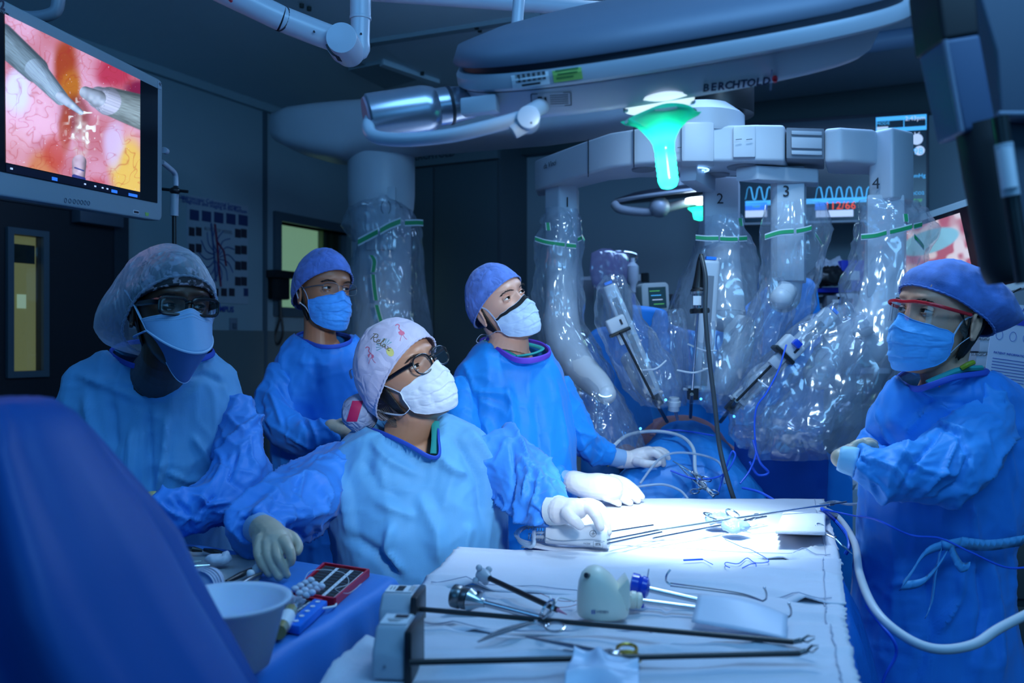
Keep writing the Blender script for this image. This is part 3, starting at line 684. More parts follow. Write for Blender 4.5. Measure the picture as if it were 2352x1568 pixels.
# ---- masked man behind, in bright blue gown -------------------------------------------------
def build_man():
    M = eyeM(1187, 675, 2.60, 40, 16, -21, 1.0)
    p = thing('person', 'man in blue cap, black-topped white face mask and violet-edged blue gown looking up', 'person', (0, 2.72, 0))
    fx = P(1180, 900, 2.72).x; ft = floorfeet(fx, 2.72)
    bodymesh(p, M, P(1165, 810, 2.68), (P(1080, 868, 2.72), P(1265, 868, 2.72)), P(1180, 1300, 2.72), ft, SK_LIGHT, neckr=.060)
    shoes(p, ft, (.4, -.9, 0)); eyes(p, M, SK_LIGHT, (.25, .15), browlift=-.001)
    pt, mk = mask(p, M, '#c4dcf6', top=-.004, length=.98, border='#101319', seed=1)
    for sx, u in ((-1, 0), (1, 1)):
        strap(p, M, [pt(u, .03), (sx*.072, -.012, .012), (sx*.079, .012, .032), (sx*.075, .055, .045)], STRAP, .0032)
        strap(p, M, [pt(u, .97), (sx*.064, .0, -.060), (sx*.052, .05, -.062), (sx*.03, .085, -.058)], STRAP, .0032)
    strap(p, M, [(-.02, .095, -.058), (-.03, .11, -.05), (-.045, .125, -.062), (-.03, .12, -.075), (-.015, .10, -.064), (.0, .10, -.09)], STRAP, .003)
    cap(p, M, CAP_BLUE, (.064, -.022), seed=4, wr=.005)
    neckhair(p, M, z0=-.06, z1=.02)
    nk = [P(1104, 785, 2.74), P(1143, 803, 2.62), P(1186, 826, 2.555), P(1229, 826, 2.56), P(1262, 812, 2.63), P(1245, 792, 2.73), P(1200, 782, 2.80), P(1140, 776, 2.82)]
    fl = [([(1095, 900), (1083, 1000)], 9, -.010), ([(1165, 880), (1180, 960), (1175, 1060)], 14, .016), ([(1083, 898), (1165, 905), (1185, 930)], 12, .012), ([(1150, 1010), (1190, 1075), (1230, 1090)], 16, -.012), ([(1110, 960), (1140, 1040)], 18, .014), ([(1270, 860), (1290, 960), (1300, 1060)], 10, .010), ([(1230, 900), (1240, 1060)], 22, -.010)]
    gown_torso(p, [(765, 1140, 1220, 2.70, .05), (792, 1092, 1258, 2.70, .085), (845, 1050, 1290, 2.70, .12), (920, 1028, 1306, 2.70, .135), (1000, 1030, 1318, 2.69, .145), (1080, 1045, 1322, 2.68, .15), (1250, 1040, 1325, 2.68, .16), (1600, 1030, 1340, 2.70, .17)],
               GW_MAN, fl=fl, neck=nk, nc=BIND_V, cr=.012, seed=3, ncr=.0052)
    g = G(); c = smooth_curve([P(1112, 783, 2.72), P(1150, 800, 2.64), P(1186, 818, 2.60)], 5); g.tube(c, .008, 8, flat=.5); c = smooth_curve([P(1186, 818, 2.60), P(1225, 812, 2.62), P(1245, 800, 2.66), P(1205, 788, 2.74)], 5); g.tube(c, .008, 8, flat=.5); g.build('scrub_collar', GREEN, p)
    fl = [([(1290, 940), (1330, 990), (1345, 1040)], 9, .009), ([(1320, 985), (1380, 1010)], 8, .008), ([(1330, 1040), (1360, 1020), (1390, 1045)], 8, -.008), ([(1310, 1000), (1335, 1060)], 7, -.007)]
    sleeve(p, [[(1272, 885, 2.72, 34), (1305, 950, 2.73, 38), (1335, 1010, 2.76, 38), (1372, 1038, 2.80, 30), (1404, 1048, 2.82, 24)]], GW_MAN, fl=fl, seed=12)
    sleeve(p, [[(1078, 880, 2.66, 42), (1062, 980, 2.60, 48), (1120, 1065, 2.56, 44), (1225, 1095, 2.55, 30), (1292, 1098, 2.56, 22)]], GW_MAN, seed=13, name='sleeve')
    g = G(); v, r = chain([(1398, 1047, 2.83, 23), (1432, 1054, 2.84, 21)]); g.tube(v, r, 20); g.build('cuff', CUFF_B, p)
    g = G(); v, r = chain([(1401, 1047, 2.83, 25), (1404, 1048, 2.83, 25)]); g.tube(v, r, 20); g.build('cuff_band', mat('cream_band', '#c9c69a', .7), p)
    hand(p, [[(1424, 1054, 2.84, 22), (1448, 1055, 2.85, 20), (1470, 1050, 2.85, 22), (1490, 1044, 2.86, 20)]],
         [[(1485, 1042, 2.84, 12), (1503, 1040, 2.83, 10), (1518, 1052, 2.82, 9), (1524, 1066, 2.82, 7)], [(1492, 1038, 2.87, 11), (1512, 1036, 2.87, 9.5), (1530, 1048, 2.86, 8.5), (1537, 1062, 2.86, 7)], [(1495, 1036, 2.90, 10), (1518, 1034, 2.90, 8.5), (1538, 1046, 2.89, 7), (1543, 1052, 2.89, 6)],
          [(1488, 1040, 2.93, 9), (1508, 1036, 2.94, 8), (1524, 1040, 2.93, 7)], [(1462, 1060, 2.82, 11), (1480, 1064, 2.80, 10), (1500, 1066, 2.80, 9), (1514, 1063, 2.80, 7.5)]], GLOVE)
    g = G(); v, r = chain([(1285, 1097, 2.56, 20), (1322, 1108, 2.55, 25)]); g.tube(v, r, 20); g.build('cuff', CUFF_B, p)
    hand(p, [[(1318, 1107, 2.54, 27), (1345, 1115, 2.53, 29), (1378, 1117, 2.52, 31), (1402, 1122, 2.52, 30)]],
         [[(1405, 1100, 2.56, 13), (1432, 1106, 2.57, 11), (1456, 1122, 2.57, 10), (1474, 1141, 2.565, 8)], [(1404, 1115, 2.54, 13), (1430, 1124, 2.55, 11), (1450, 1138, 2.55, 9.5), (1465, 1149, 2.55, 8)], [(1400, 1130, 2.52, 12), (1420, 1139, 2.53, 10.5), (1436, 1148, 2.53, 9), (1447, 1154, 2.53, 8)],
          [(1390, 1140, 2.50, 11), (1407, 1148, 2.51, 9), (1421, 1156, 2.51, 7.5)], [(1372, 1105, 2.58, 12), (1396, 1098, 2.60, 10), (1416, 1101, 2.62, 8)]], GLOVE, seed=4)
build_man()

# ---- nurse in the middle, floral cap ----------------------------------------------------------
def build_centre():
    M = eyeM(981, 828, 2.13, 48, 20, -18, 1.03)
    p = thing('person', 'woman in white printed cap and black eyeglasses reaching over the instrument table', 'person', (-.2, 2.27, 0))
    fx = P(970, 900, 2.27).x; ft = floorfeet(fx, 2.27)
    bodymesh(p, M, P(935, 1000, 2.24), (P(815, 1075, 2.28), P(1115, 1060, 2.28)), P(960, 1400, 2.28), ft, SK_TAN, neckr=.054, ear=False)
    shoes(p, ft, (.2, -1, 0)); eyes(p, M, SK_TAN, (.25, .10), brow='#2a1a14', browlift=.002)
    pt, mk = mask(p, M, '#e6eaf4', top=-.002, length=.96, yscale=1.03, seed=3)
    for sx, u in ((-1, 0), (1, 1)):
        strap(p, M, [pt(u, .02), (sx*.080, .0, .006), (sx*.090, .04, .030), (sx*.06, .104, .045)], STRAP, .0030)
        strap(p, M, [pt(u, .98), (sx*.070, .0, -.075), (sx*.060, .06, -.055), (sx*.035, .11, -.040)], STRAP, .0034)
    strap(p, M, [(-.03, .112, -.035), (-.05, .135, -.03), (-.06, .155, -.02), (-.055, .15, -.008), (-.03, .125, -.02), (-.01, .115, -.03)], STRAP, .0032)
    strap(p, M, [(-.02, .11, .075), (-.035, .135, .08), (-.03, .15, .06)], mat('tie_white', '#d8dae6', .8), .004)
    capm = mat('cap_white_print', '#c9c4dc', .75, sheen=.2, vary=(30, .10), bump=(380, .3, .001), crease=(16, .4, .006))
    pf = lambda d, t: .016*max(0, d.y)+.010*max(0, d.z)+.006
    c = cap(p, M, capm, (.060, -.060), ax=(.089, .111, .136), seed=8, puff=pf, wr=.0045)
    # prints on the cap: a word, two pink wading birds, a yellow fruit with green leaves
    me = c.data; bv = BVHTree.FromPolygons([v.co for v in me.vertices], [tuple(f.vertices) for f in me.polygons])
    def prt(polys, m, name, px, py, sc, rot=0):
        g = G(); cr_, sr_ = math.cos(rot), math.sin(rot); o = Vector((0, 0, CZ))
        for pl in polys:
            vs = []
            for x, y in pl:
                X = px+(x*cr_+y*sr_)*sc; Y = py-(-x*sr_+y*cr_)*sc
                dr = (P(X, Y, 1)-o).normalized(); h = bv.ray_cast(o, dr)
                if h[0] is None: break
                vs.append(h[0]-dr*.0016)
            if len(vs) == len(pl): g.add(vs, [tuple(range(len(vs)))])
        return g.build(name, m, c, smooth=0)
    def stroke(pts, w):
        pp = smooth_curve([(x, y, 0) for x, y in pts], 4); out = []
        for i in range(len(pp)-1):
            d = pp[i+1]-pp[i]; L = d.length or 1; nx, ny = -d.y/L*w/2, d.x/L*w/2
            out.append([(pp[i].x+nx, pp[i].y+ny), (pp[i].x-nx, pp[i].y-ny), (pp[i+1].x-nx, pp[i+1].y-ny), (pp[i+1].x+nx, pp[i+1].y+ny)])
        return out
    gold = mat('print_gold', '#6e6248', .6); pink = mat('print_pink', '#d8708c', .7); grn = mat('print_teal', '#4f9c9c', .7); yel = mat('print_yellow', '#d8cf7a', .7)
    word = []
    for st in ([(0, 0), (.5, 2.6)], [(-.3, 2.2), (1.2, 2.9), (1.6, 1.9), (.5, 1.3)], [(.5, 1.3), (1.4, .1), (2.2, .3)], [(2.3, .7), (3.1, 1.2), (2.7, 1.6), (2.2, .8), (2.8, .1), (3.6, .6)], [(3.6, .4), (4.4, 2.6), (4.1, 2.9), (3.9, 1.2), (4.2, .1), (4.8, .5)],
               [(5.7, 1.2), (5.0, 1.2), (4.8, .4), (5.3, .1), (5.8, 1.1), (5.9, .2), (6.4, .5)], [(6.5, 1.3), (7.0, .8), (7.4, .1), (8.0, .4)], [(7.8, 1.4), (7.2, .9), (6.6, .0)]): word += stroke(st, .26)
    prt(word, gold, 'printed_word', 851, 779, 6.4, math.radians(33))
    bird = stroke([(-1.2, 3.0), (-.6, 3.6), (.2, 3.2), (.1, 2.2), (1.2, 1.4)], .34)+[[(0, .9), (.9, 1.6), (2.1, 1.2), (2.4, .4), (1.6, -.1), (.5, .0)]]+stroke([(1.3, 0), (1.0, -2.2)], .16)+stroke([(1.8, .1), (2.6, -.9), (3.4, -1.4)], .16)
    prt(bird, pink, 'printed_bird', 914, 768, 6.5, .1); prt(bird, pink, 'printed_bird', 843, 820, 6.5, .2)
    prt([[(math.cos(a*PI/5)*1.3, math.sin(a*PI/5)*1.7) for a in range(10)]], yel, 'printed_fruit', 896, 808, 6.5, -.5)
    prt([[(0, 0), (math.cos(a)*2.8-.12*math.sin(a), math.sin(a)*2.8+.12*math.cos(a)), (math.cos(a+.14)*2.4, math.sin(a+.14)*2.4)] for a in np.linspace(.2, 3.2, 9)], grn, 'printed_leaves', 883, 796, 7.5, -.3)
    # bun cover, pink patch
    g = G(); cb = P(826, 948, 2.235); g.ball(cb, (.047, .046, .050), 28); me = g.remesh(.003, 2); a = coords(me); nr = normals(me); setco(me, a+nr*(crumple(a, 22, 5)*.006)[:, None])
    b = meshobj('bun_cover', me, mat('bun_cover', '#8d98b4', .6, vary=(20, .3), crease=(26, .5, .005)), p)
    me = b.data; bv = BVHTree.FromPolygons([v.co for v in me.vertices], [tuple(f.vertices) for f in me.polygons])
    g = G(); o = Vector((0, 0, CZ)); grid = []
    for j in range(9):
        for i in range(6):
            X = 795+i*5+j*.0+ (8-j)*1.8; Y = 920+j*6; dr = (P(X, Y, 1)-o).normalized(); h = bv.ray_cast(o, dr); grid.append((h[0] or P(X, Y, 2.22))-dr*.0012)
    g.add(grid, [(j*6+i, j*6+i+1, j*6+i+7, j*6+i+6) for j in range(8) for i in range(5)]); g.build('bun_patch', mat('patch_pink', '#b0134e', .6), b)
    neckhair(p, M, z0=-.075, z1=.02, b=.004)
    g = G(); g.X = M
    for k in range(9): g.tube(smooth_curve([(-.055-.002*k, .05+.004*k, -.04), (-.05-.001*k, .055, -.07-.003*k), (-.040+.004*k, .045-.004*k, -.11-.003*k)], 4), .0007, 4)
    g.build('loose_hair', HAIR, p)
    glasses(p, M, '#0c0c12', .0021, .0280, .0225, z=.011, sq=2.5, temple=.0030, y=-.1015)
    nk = [P(838, 978, 2.30), P(880, 995, 2.16), P(935, 1020, 2.11), P(985, 1048, 2.10), P(1008, 1046, 2.105), P(1008, 1010, 2.14), P(1000, 965, 2.22), P(960, 945, 2.34), P(880, 955, 2.37)]
    fl = [([(1008, 1048), (960, 1035), (900, 1005)], 16, .016), ([(1010, 1055), (1040, 1080), (1075, 1090)], 18, .018), ([(850, 1010), (900, 1060), (960, 1090)], 18, .014), ([(830, 1050), (870, 1120), (930, 1150)], 26, -.012), ([(760, 1060), (790, 1140), (800, 1240)], 26, .016),
          ([(1040, 1000), (1100, 1100), (1110, 1200)], 20, -.016), ([(1070, 985), (1130, 1060), (1155, 1160)], 16, .018), ([(900, 1200), (890, 1260), (930, 1320)], 16, .02), ([(800, 1230), (870, 1270), (920, 1330)], 20, -.018), ([(960, 1130), (1000, 1220), (1010, 1300)], 30, .016), ([(1080, 1200), (1060, 1290)], 20, .014), ([(860, 1150), (960, 1190)], 16, .008), ([(705, 1075), (760, 1040), (850, 1000)], 14, .010)]
    gown_torso(p, [(945, 895, 1000, 2.26, .05), (968, 842, 1066, 2.26, .085), (1000, 790, 1130, 2.26, .115), (1045, 752, 1168, 2.26, .135), (1110, 735, 1176, 2.25, .15), (1200, 748, 1172, 2.24, .16), (1300, 770, 1165, 2.25, .17), (1500, 760, 1180, 2.27, .18), (1780, 730, 1200, 2.28, .2)],
               GW_FRONT, fl=fl, neck=nk, nc=BIND, cr=.014, crs=4.5, seed=5, fine=.004, ncr=.0032)
    g = G(); g.tube(smooth_curve([P(1000, 968, 2.19), P(1000, 1010, 2.15), P(997, 1042, 2.13)], 5), .010, 8, flat=.4); g.build('scrub_collar', GREEN, p)
    fl = [([(700, 1085), (680, 1150), (700, 1220)], 12, .012), ([(740, 1120), (725, 1200), (750, 1245)], 12, .013), ([(640, 1130), (600, 1160), (560, 1200)], 12, .013), ([(620, 1160), (640, 1200), (690, 1230)], 12, -.013), ([(560, 1175), (540, 1215), (570, 1250)], 9, .010), ([(660, 1185), (700, 1240)], 9, -.010), ([(600, 1150), (650, 1165), (720, 1180)], 9, .009), ([(545, 1195), (600, 1190)], 8, -.010)]
    sleeve(p, [[(815, 1075, 2.26, 66), (745, 1110, 2.20, 76), (672, 1160, 2.06, 78), (604, 1200, 1.90, 70), (580, 1226, 1.80, 54)]], GW_SLEEVE, fl=fl, seed=21, cr=.015, fine=.007)
    fl = [([(1175, 1010), (1180, 1080), (1170, 1180)], 9, -.014), ([(1190, 1040), (1215, 1090), (1200, 1150)], 9, .013), ([(1230, 1060), (1240, 1100), (1225, 1160)], 8, .013), ([(1205, 1100), (1240, 1120), (1275, 1110)], 8, .011), ([(1215, 1160), (1245, 1185), (1270, 1205)], 8, -.011), ([(1180, 1150), (1210, 1200)], 8, .012), ([(1250, 1080), (1270, 1120)], 7, -.010), ([(1195, 1075), (1230, 1080)], 6, -.01)]
    sleeve(p, [[(1132, 1050, 2.26, 74), (1180, 1085, 2.2, 74), (1215, 1130, 2.12, 64), (1250, 1160, 2.04, 50), (1272, 1172, 2.0, 38)]], GW_SLEEVE, fl=fl, seed=22, cr=.015, fine=.007)
    g = G(); v, r = chain([(594, 1213, 1.80, 37), (610, 1222, 1.76, 33)]); g.tube(v, r, 20); g.build('cuff', CUFF_B, p)
    hand(p, [[(606, 1216, 1.76, 34), (622, 1230, 1.73, 36), (634, 1248, 1.71, 39)], [(605, 1228, 1.74, 26), (600, 1250, 1.71, 20)]],
         [[(600, 1240, 1.70, 17), (593, 1264, 1.68, 15), (602, 1294, 1.665, 13), (619, 1318, 1.66, 11)], [(615, 1248, 1.69, 17), (615, 1276, 1.67, 15), (627, 1303, 1.66, 13), (641, 1326, 1.655, 11)], [(633, 1250, 1.69, 17), (638, 1278, 1.665, 15), (650, 1302, 1.66, 13), (659, 1320, 1.66, 11)],
          [(652, 1244, 1.69, 17), (664, 1262, 1.67, 15), (669, 1280, 1.665, 13), (668, 1292, 1.665, 11)], [(655, 1228, 1.73, 16), (675, 1236, 1.72, 15), (686, 1254, 1.71, 13), (683, 1268, 1.70, 11)]], GLOVE_D, seed=7, fr=.84)
    g = G(); v, r = chain([(1268, 1170, 2.0, 36), (1290, 1172, 1.98, 33)]); g.tube(v, r, 20); g.build('cuff', CUFF, p)
    hand(p, [[(1285, 1172, 1.98, 33), (1305, 1172, 1.97, 30), (1326, 1168, 1.97, 25)], [(1312, 1172, 1.96, 26), (1345, 1163, 1.98, 17)]],
         [[(1303, 1178, 1.94, 17), (1312, 1189, 1.925, 15), (1323, 1198, 1.92, 13.5), (1332, 1207, 1.92, 11)], [(1335, 1162, 1.97, 15), (1356, 1168, 1.955, 14), (1370, 1188, 1.945, 12.5), (1379, 1210, 1.94, 10.5)], [(1345, 1160, 2.0, 14), (1372, 1168, 1.99, 13), (1388, 1192, 1.985, 12), (1396, 1222, 1.98, 10)],
          [(1345, 1157, 2.03, 13), (1370, 1160, 2.035, 12), (1388, 1176, 2.03, 10), (1394, 1196, 2.03, 9)], [(1335, 1155, 2.05, 12), (1360, 1154, 2.06, 10), (1378, 1166, 2.06, 9)]], GLOVE, seed=9)
build_centre()

# ---- woman at the left, bouffant cap, dark-framed glasses ---------------------------------------
def build_left():
    M = eyeM(428, 702, 1.97, 40, 0, 2, 1.08)
    p = thing('person', 'woman in see-through bouffant cap, thick dark eyeglasses and beak-shaped white mask', 'person', (P(350, 900, 2.27).x, 2.27, 0))
    fx = P(350, 900, 2.27).x; ft = floorfeet(fx, 2.27)
    bodymesh(p, M, P(365, 860, 2.16), (P(215, 930, 2.27), P(515, 930, 2.27)), P(350, 1350, 2.27), ft, SK_DARK, neckr=.056)
    shoes(p, ft, (.3, -1, 0)); eyes(p, M, SK_DARK, (.3, .1), brow='#080606')
    inner = mat('cap_dark_floral', '#17161c', .7, patch=(48, '#8d8089', .52)); cap(p, M, inner, (.056, -.03), ax=(.089, .113, .137), seed=2, wr=.002)
    # pale petals printed on the head scarf
    pf = lambda d, t: (.004+.075*max(0, d.y)**1.5+.055*max(0, d.y)*max(0, -d.z+.4))*min(1, t*5+.15)
    bouf = plastic('bouffant_cap_film', (.45, .66, .85), milk=.17, gloss=.0, crease=30, rough=.6, st=.5)
    cap(p, M, bouf, (.074, -.080), ax=(.094, .118, .141), seed=31, puff=pf, wr=.010, name='bouffant_cap', crs=11)
    mm = mat('mask_duckbill', '#8fb4d8', .75, bump=(350, .25, .001), vary=(30, .06)); ed = mat('mask_duckbill_edge', '#b6cfe8', .8)
    def up(u, v):
        a = (u-.5)*2; cen = math.cos(a*PI/2); x = math.sin(a*1.25)*.078*(1-.10*v); y = -math.cos(a*1.25)*(.108+.040*v)-.006*math.exp(-(a/.15)**2)*(1-v); z = (-.002-.016*abs(a)**1.5+.008*math.exp(-(a/.18)**2))*(1-v)+v*(-.040-.044*cen)
        return Vector((x, y, z))
    def lo(u, v):
        a = (u-.5)*2; cen = math.cos(a*PI/2); p0 = up(u, 1)*1.0; x = math.sin(a*1.25)*(.072-.030*v); y = -math.cos(a*1.25)*(.147-.060*v); z = p0.z*(1-v)+v*(-.048-.098*cen)
        return Vector((x, y, z-.002))
    g = G(); g.X = M; g.sheet(up, 44, 16); o = g.build('mask', mm, p, smooth=60, solid=.0015)
    g = G(); g.X = M; g.sheet(lo, 44, 16); g.build('mask_lower_panel', mat('mask_duckbill_low', '#5f7fae', .75, bump=(350, .25, .001)), o, smooth=60, solid=.0015)
    g = G(); g.X = M; g.tube([up(i/40, 1)+Vector((0, -.002, -.001)) for i in range(41)], .0026, 6); g.tube([up(i/40, 0) for i in range(41)], .0016, 6); g.tube([up(0, i/8) for i in range(9)], .002, 6); g.tube([up(i/40, .1)+Vector((0, -.001, 0)) for i in range(41)], .0010, 5); g.tube([up(i/40, .17)+Vector((0, -.001, 0)) for i in range(41)], .0010, 5); g.tube([lo(i/40, 1) for i in range(41)], .0016, 6); g.build('mask_edging', ed, o)
    for sx, u in ((-1, 0), (1, 1)):
        strap(p, M, [up(u, .02), (sx*.084, .0, .022), (sx*.090, .03, .045)], ed, .003); strap(p, M, [lo(u, .0), (sx*.075, .0, -.052), (sx*.06, .05, -.056)], ed, .004)
    glasses(p, M, '#0a0a0d', .0034, .0275, .0175, z=.011, sq=4.2, temple=.0045, y=-.105, tint=(.8, .84, .9))
    neckhair(p, M, z0=-.07, z1=.02, b=.006)
    g = G(); g.tube(smooth_curve([P(395, 842, 2.04), P(408, 828, 2.03), P(425, 818, 2.03)], 4), .010, 8, flat=.5); g.build('scarf_orange', mat('scarf_orange', '#b8401c', .7, vary=(90, .8)), p)
    g = G(); g.tube(smooth_curve([P(420, 832, 2.05), P(440, 818, 2.05), P(470, 808, 2.09)], 4), .011, 8, flat=.5); g.build('scrub_collar', GREEN, p)
    nk = [P(254, 806, 2.28), P(285, 832, 2.14), P(330, 844, 2.08), P(380, 840, 2.06), P(430, 832, 2.07), P(486, 815, 2.16), P(480, 800, 2.28), P(420, 785, 2.36), P(310, 785, 2.38)]
    fl = [([(180, 860), (260, 890), (330, 920)], 18, .014), ([(330, 915), (390, 900), (450, 860)], 18, .016), ([(340, 930), (345, 1060), (350, 1130)], 14, -.018), ([(305, 980), (300, 1130)], 14, .018), ([(385, 960), (375, 1060), (360, 1130)], 12, .018), ([(440, 1000), (470, 1040), (490, 1080)], 14, .013), ([(200, 900), (215, 1000), (240, 1100)], 22, .016), ([(420, 870), (470, 860), (520, 880)], 14, -.010), ([(260, 920), (270, 1040)], 20, -.016), ([(240, 870), (330, 885)], 12, .010), ([(380, 1080), (430, 1105), (470, 1100)], 12, .012)]
    gown_torso(p, [(788, 305, 440, 2.24, .05), (812, 240, 492, 2.25, .09), (855, 172, 540, 2.27, .125), (930, 148, 562, 2.27, .14), (1040, 160, 548, 2.26, .15), (1150, 180, 520, 2.26, .155), (1300, 170, 530, 2.28, .17), (1740, 150, 560, 2.3, .2)],
               GW_LEFT, fl=fl, neck=nk, nc=BIND, cr=.015, crs=4.5, seed=15, fine=.004)
    fl = [([(520, 950), (560, 1000), (590, 960)], 9, .01), ([(500, 1000), (510, 1070), (480, 1110)], 10, .012), ([(545, 1020), (530, 1090), (560, 1130)], 10, -.012), ([(440, 1130), (480, 1160), (530, 1150)], 10, .013), ([(350, 1150), (400, 1180), (470, 1200)], 10, .013), ([(400, 1140), (430, 1170), (440, 1210)], 10, -.012), ([(500, 1130), (460, 1180)], 10, -.012), ([(575, 1000), (590, 1080)], 9, .01)]
    sleeve(p, [[(528, 930, 2.27, 50), (548, 1000, 2.22, 52), (548, 1080, 2.12, 54), (490, 1150, 2.02, 52), (410, 1172, 1.96, 45), (350, 1172, 1.94, 36)]], GW_SLEEVE, fl=fl, seed=33, cr=.014, fine=.008)
    sleeve(p, [[(188, 930, 2.27, 44), (175, 1010, 2.24, 48), (200, 1100, 2.14, 46), (262, 1160, 2.05, 40), (300, 1172, 2.02, 32)]], GW_SLEEVE, seed=34, cr=.014, fine=.008)
    hand(p, [[(300, 1165, 2.0, 26), (325, 1160, 1.97, 26), (345, 1160, 1.99, 24)]], [[(340, 1150, 1.99, 11), (372, 1148, 2.01, 9), (395, 1150, 2.03, 8)], [(342, 1160, 1.99, 11), (376, 1160, 2.02, 9), (398, 1162, 2.04, 8)], [(342, 1170, 1.99, 11), (374, 1172, 2.02, 9), (392, 1174, 2.04, 8)], [(340, 1178, 1.99, 10), (368, 1182, 2.02, 8), (385, 1184, 2.03, 7)], [(320, 1148, 1.98, 11), (340, 1138, 1.99, 9), (355, 1134, 2.0, 8)]], mat('glove_yellow', '#b8b070', .45), voxel=.0035)
build_left()

# ---- second woman, blue cap, rimless glasses ---------------------------------------------------
def build_second():
    M = eyeM(777, 662, 2.78, 42, 2, 2, 1.03)
    p = thing('person', 'woman in dark blue cap, sky-blue mask and thin-framed eyeglasses with folded arms', 'person', (P(740, 900, 2.9).x, 2.9, 0))
    fx = P(745, 900, 2.9).x; ft = floorfeet(fx, 2.9)
    bodymesh(p, M, P(735, 800, 2.86), (P(655, 850, 2.9), P(830, 850, 2.9)), P(745, 1200, 2.9), ft, SK_BROWN, neckr=.050)
    shoes(p, ft, (.4, -.9, 0)); eyes(p, M, SK_BROWN, (.3, .0), brow='#120c0a', browlift=.001)
    pt, mk = mask(p, M, '#3d9bf0', top=-.002, length=1.0, seed=5)
    for sx, u in ((-1, 0), (1, 1)):
        strap(p, M, [pt(u, .05), (sx*.074, -.012, .004), (sx*.080, .014, .026), (sx*.083, .026, .006), (sx*.078, .014, -.026), (sx*.070, -.01, -.045), pt(u, .95)], STRAP, .0018)
    g = G(); g.X = M; g.ball((-.0815, .004, -.031), .0032, 10); g.build('earring', mat('pearl', '#d8d0c8', .15), p)
    pf = lambda d, t: .014*max(0, d.y)+.012*max(0, d.z)
    cap(p, M, CAP_BLUE, (.067, -.030), ax=(.087, .112, .136), seed=14, puff=pf, wr=.006)
    glasses(p, M, '#53565e', .0008, .026, .018, z=.010, sq=3, temple=.0012, y=-.099)
    neckhair(p, M, z0=-.08, z1=.02, b=.003)
    nk = [P(680, 772, 2.93), P(700, 782, 2.83), P(735, 795, 2.775), P(775, 795, 2.775), P(805, 784, 2.82), P(800, 772, 2.92), P(760, 764, 2.98), P(710, 762, 2.98)]
    gown_torso(p, [(756, 705, 795, 2.88, .05), (778, 668, 826, 2.88, .085), (822, 632, 858, 2.89, .115), (900, 618, 868, 2.89, .13), (1000, 625, 868, 2.89, .135), (1100, 632, 866, 2.89, .14), (1300, 620, 870, 2.9, .16), (1540, 600, 890, 2.9, .18)],
               GW_DEEP, neck=nk, nc=BIND, cr=.012, seed=25, fl=[([(720, 820), (730, 900)], 20, -.008), ([(680, 830), (760, 840)], 12, .008)])
    g = G(); g.tube(smooth_curve([P(690, 776, 2.88), P(715, 785, 2.83)], 4), .010, 8, flat=.5); g.build('scrub_collar', GREEN, p)
    fl = [([(640, 850), (700, 920), (740, 980)], 9, .012), ([(630, 880), (680, 940), (720, 1000)], 8, -.012), ([(620, 900), (650, 980)], 8, .011), ([(660, 850), (720, 900)], 7, -.010), ([(600, 920), (620, 1000)], 8, -.01)]
    sleeve(p, [[(655, 850, 2.86, 42), (640, 930, 2.80, 46), (660, 990, 2.72, 44), (720, 1005, 2.66, 34), (775, 995, 2.66, 28)]], GW_DEEP, fl=fl, seed=43, cr=.012)
    sleeve(p, [[(838, 860, 2.86, 30), (852, 940, 2.80, 34), (830, 1010, 2.72, 34), (780, 1020, 2.72, 28)]], GW_DEEP, seed=44, cr=.012)
    hand(p, [[(762, 982, 2.64, 20), (778, 985, 2.64, 20), (792, 990, 2.66, 18)]], [[(790, 980, 2.65, 8), (806, 982, 2.66, 7), (820, 988, 2.67, 6)], [(790, 988, 2.65, 8), (808, 991, 2.66, 7), (822, 996, 2.67, 6)], [(788, 996, 2.65, 8), (804, 1000, 2.66, 7), (818, 1004, 2.67, 6)], [(786, 1002, 2.66, 7), (800, 1007, 2.66, 6), (810, 1010, 2.67, 6)], [(772, 972, 2.64, 8), (784, 966, 2.63, 7), (794, 964, 2.63, 6)]], GLOVE_D, voxel=.0035)
build_second()

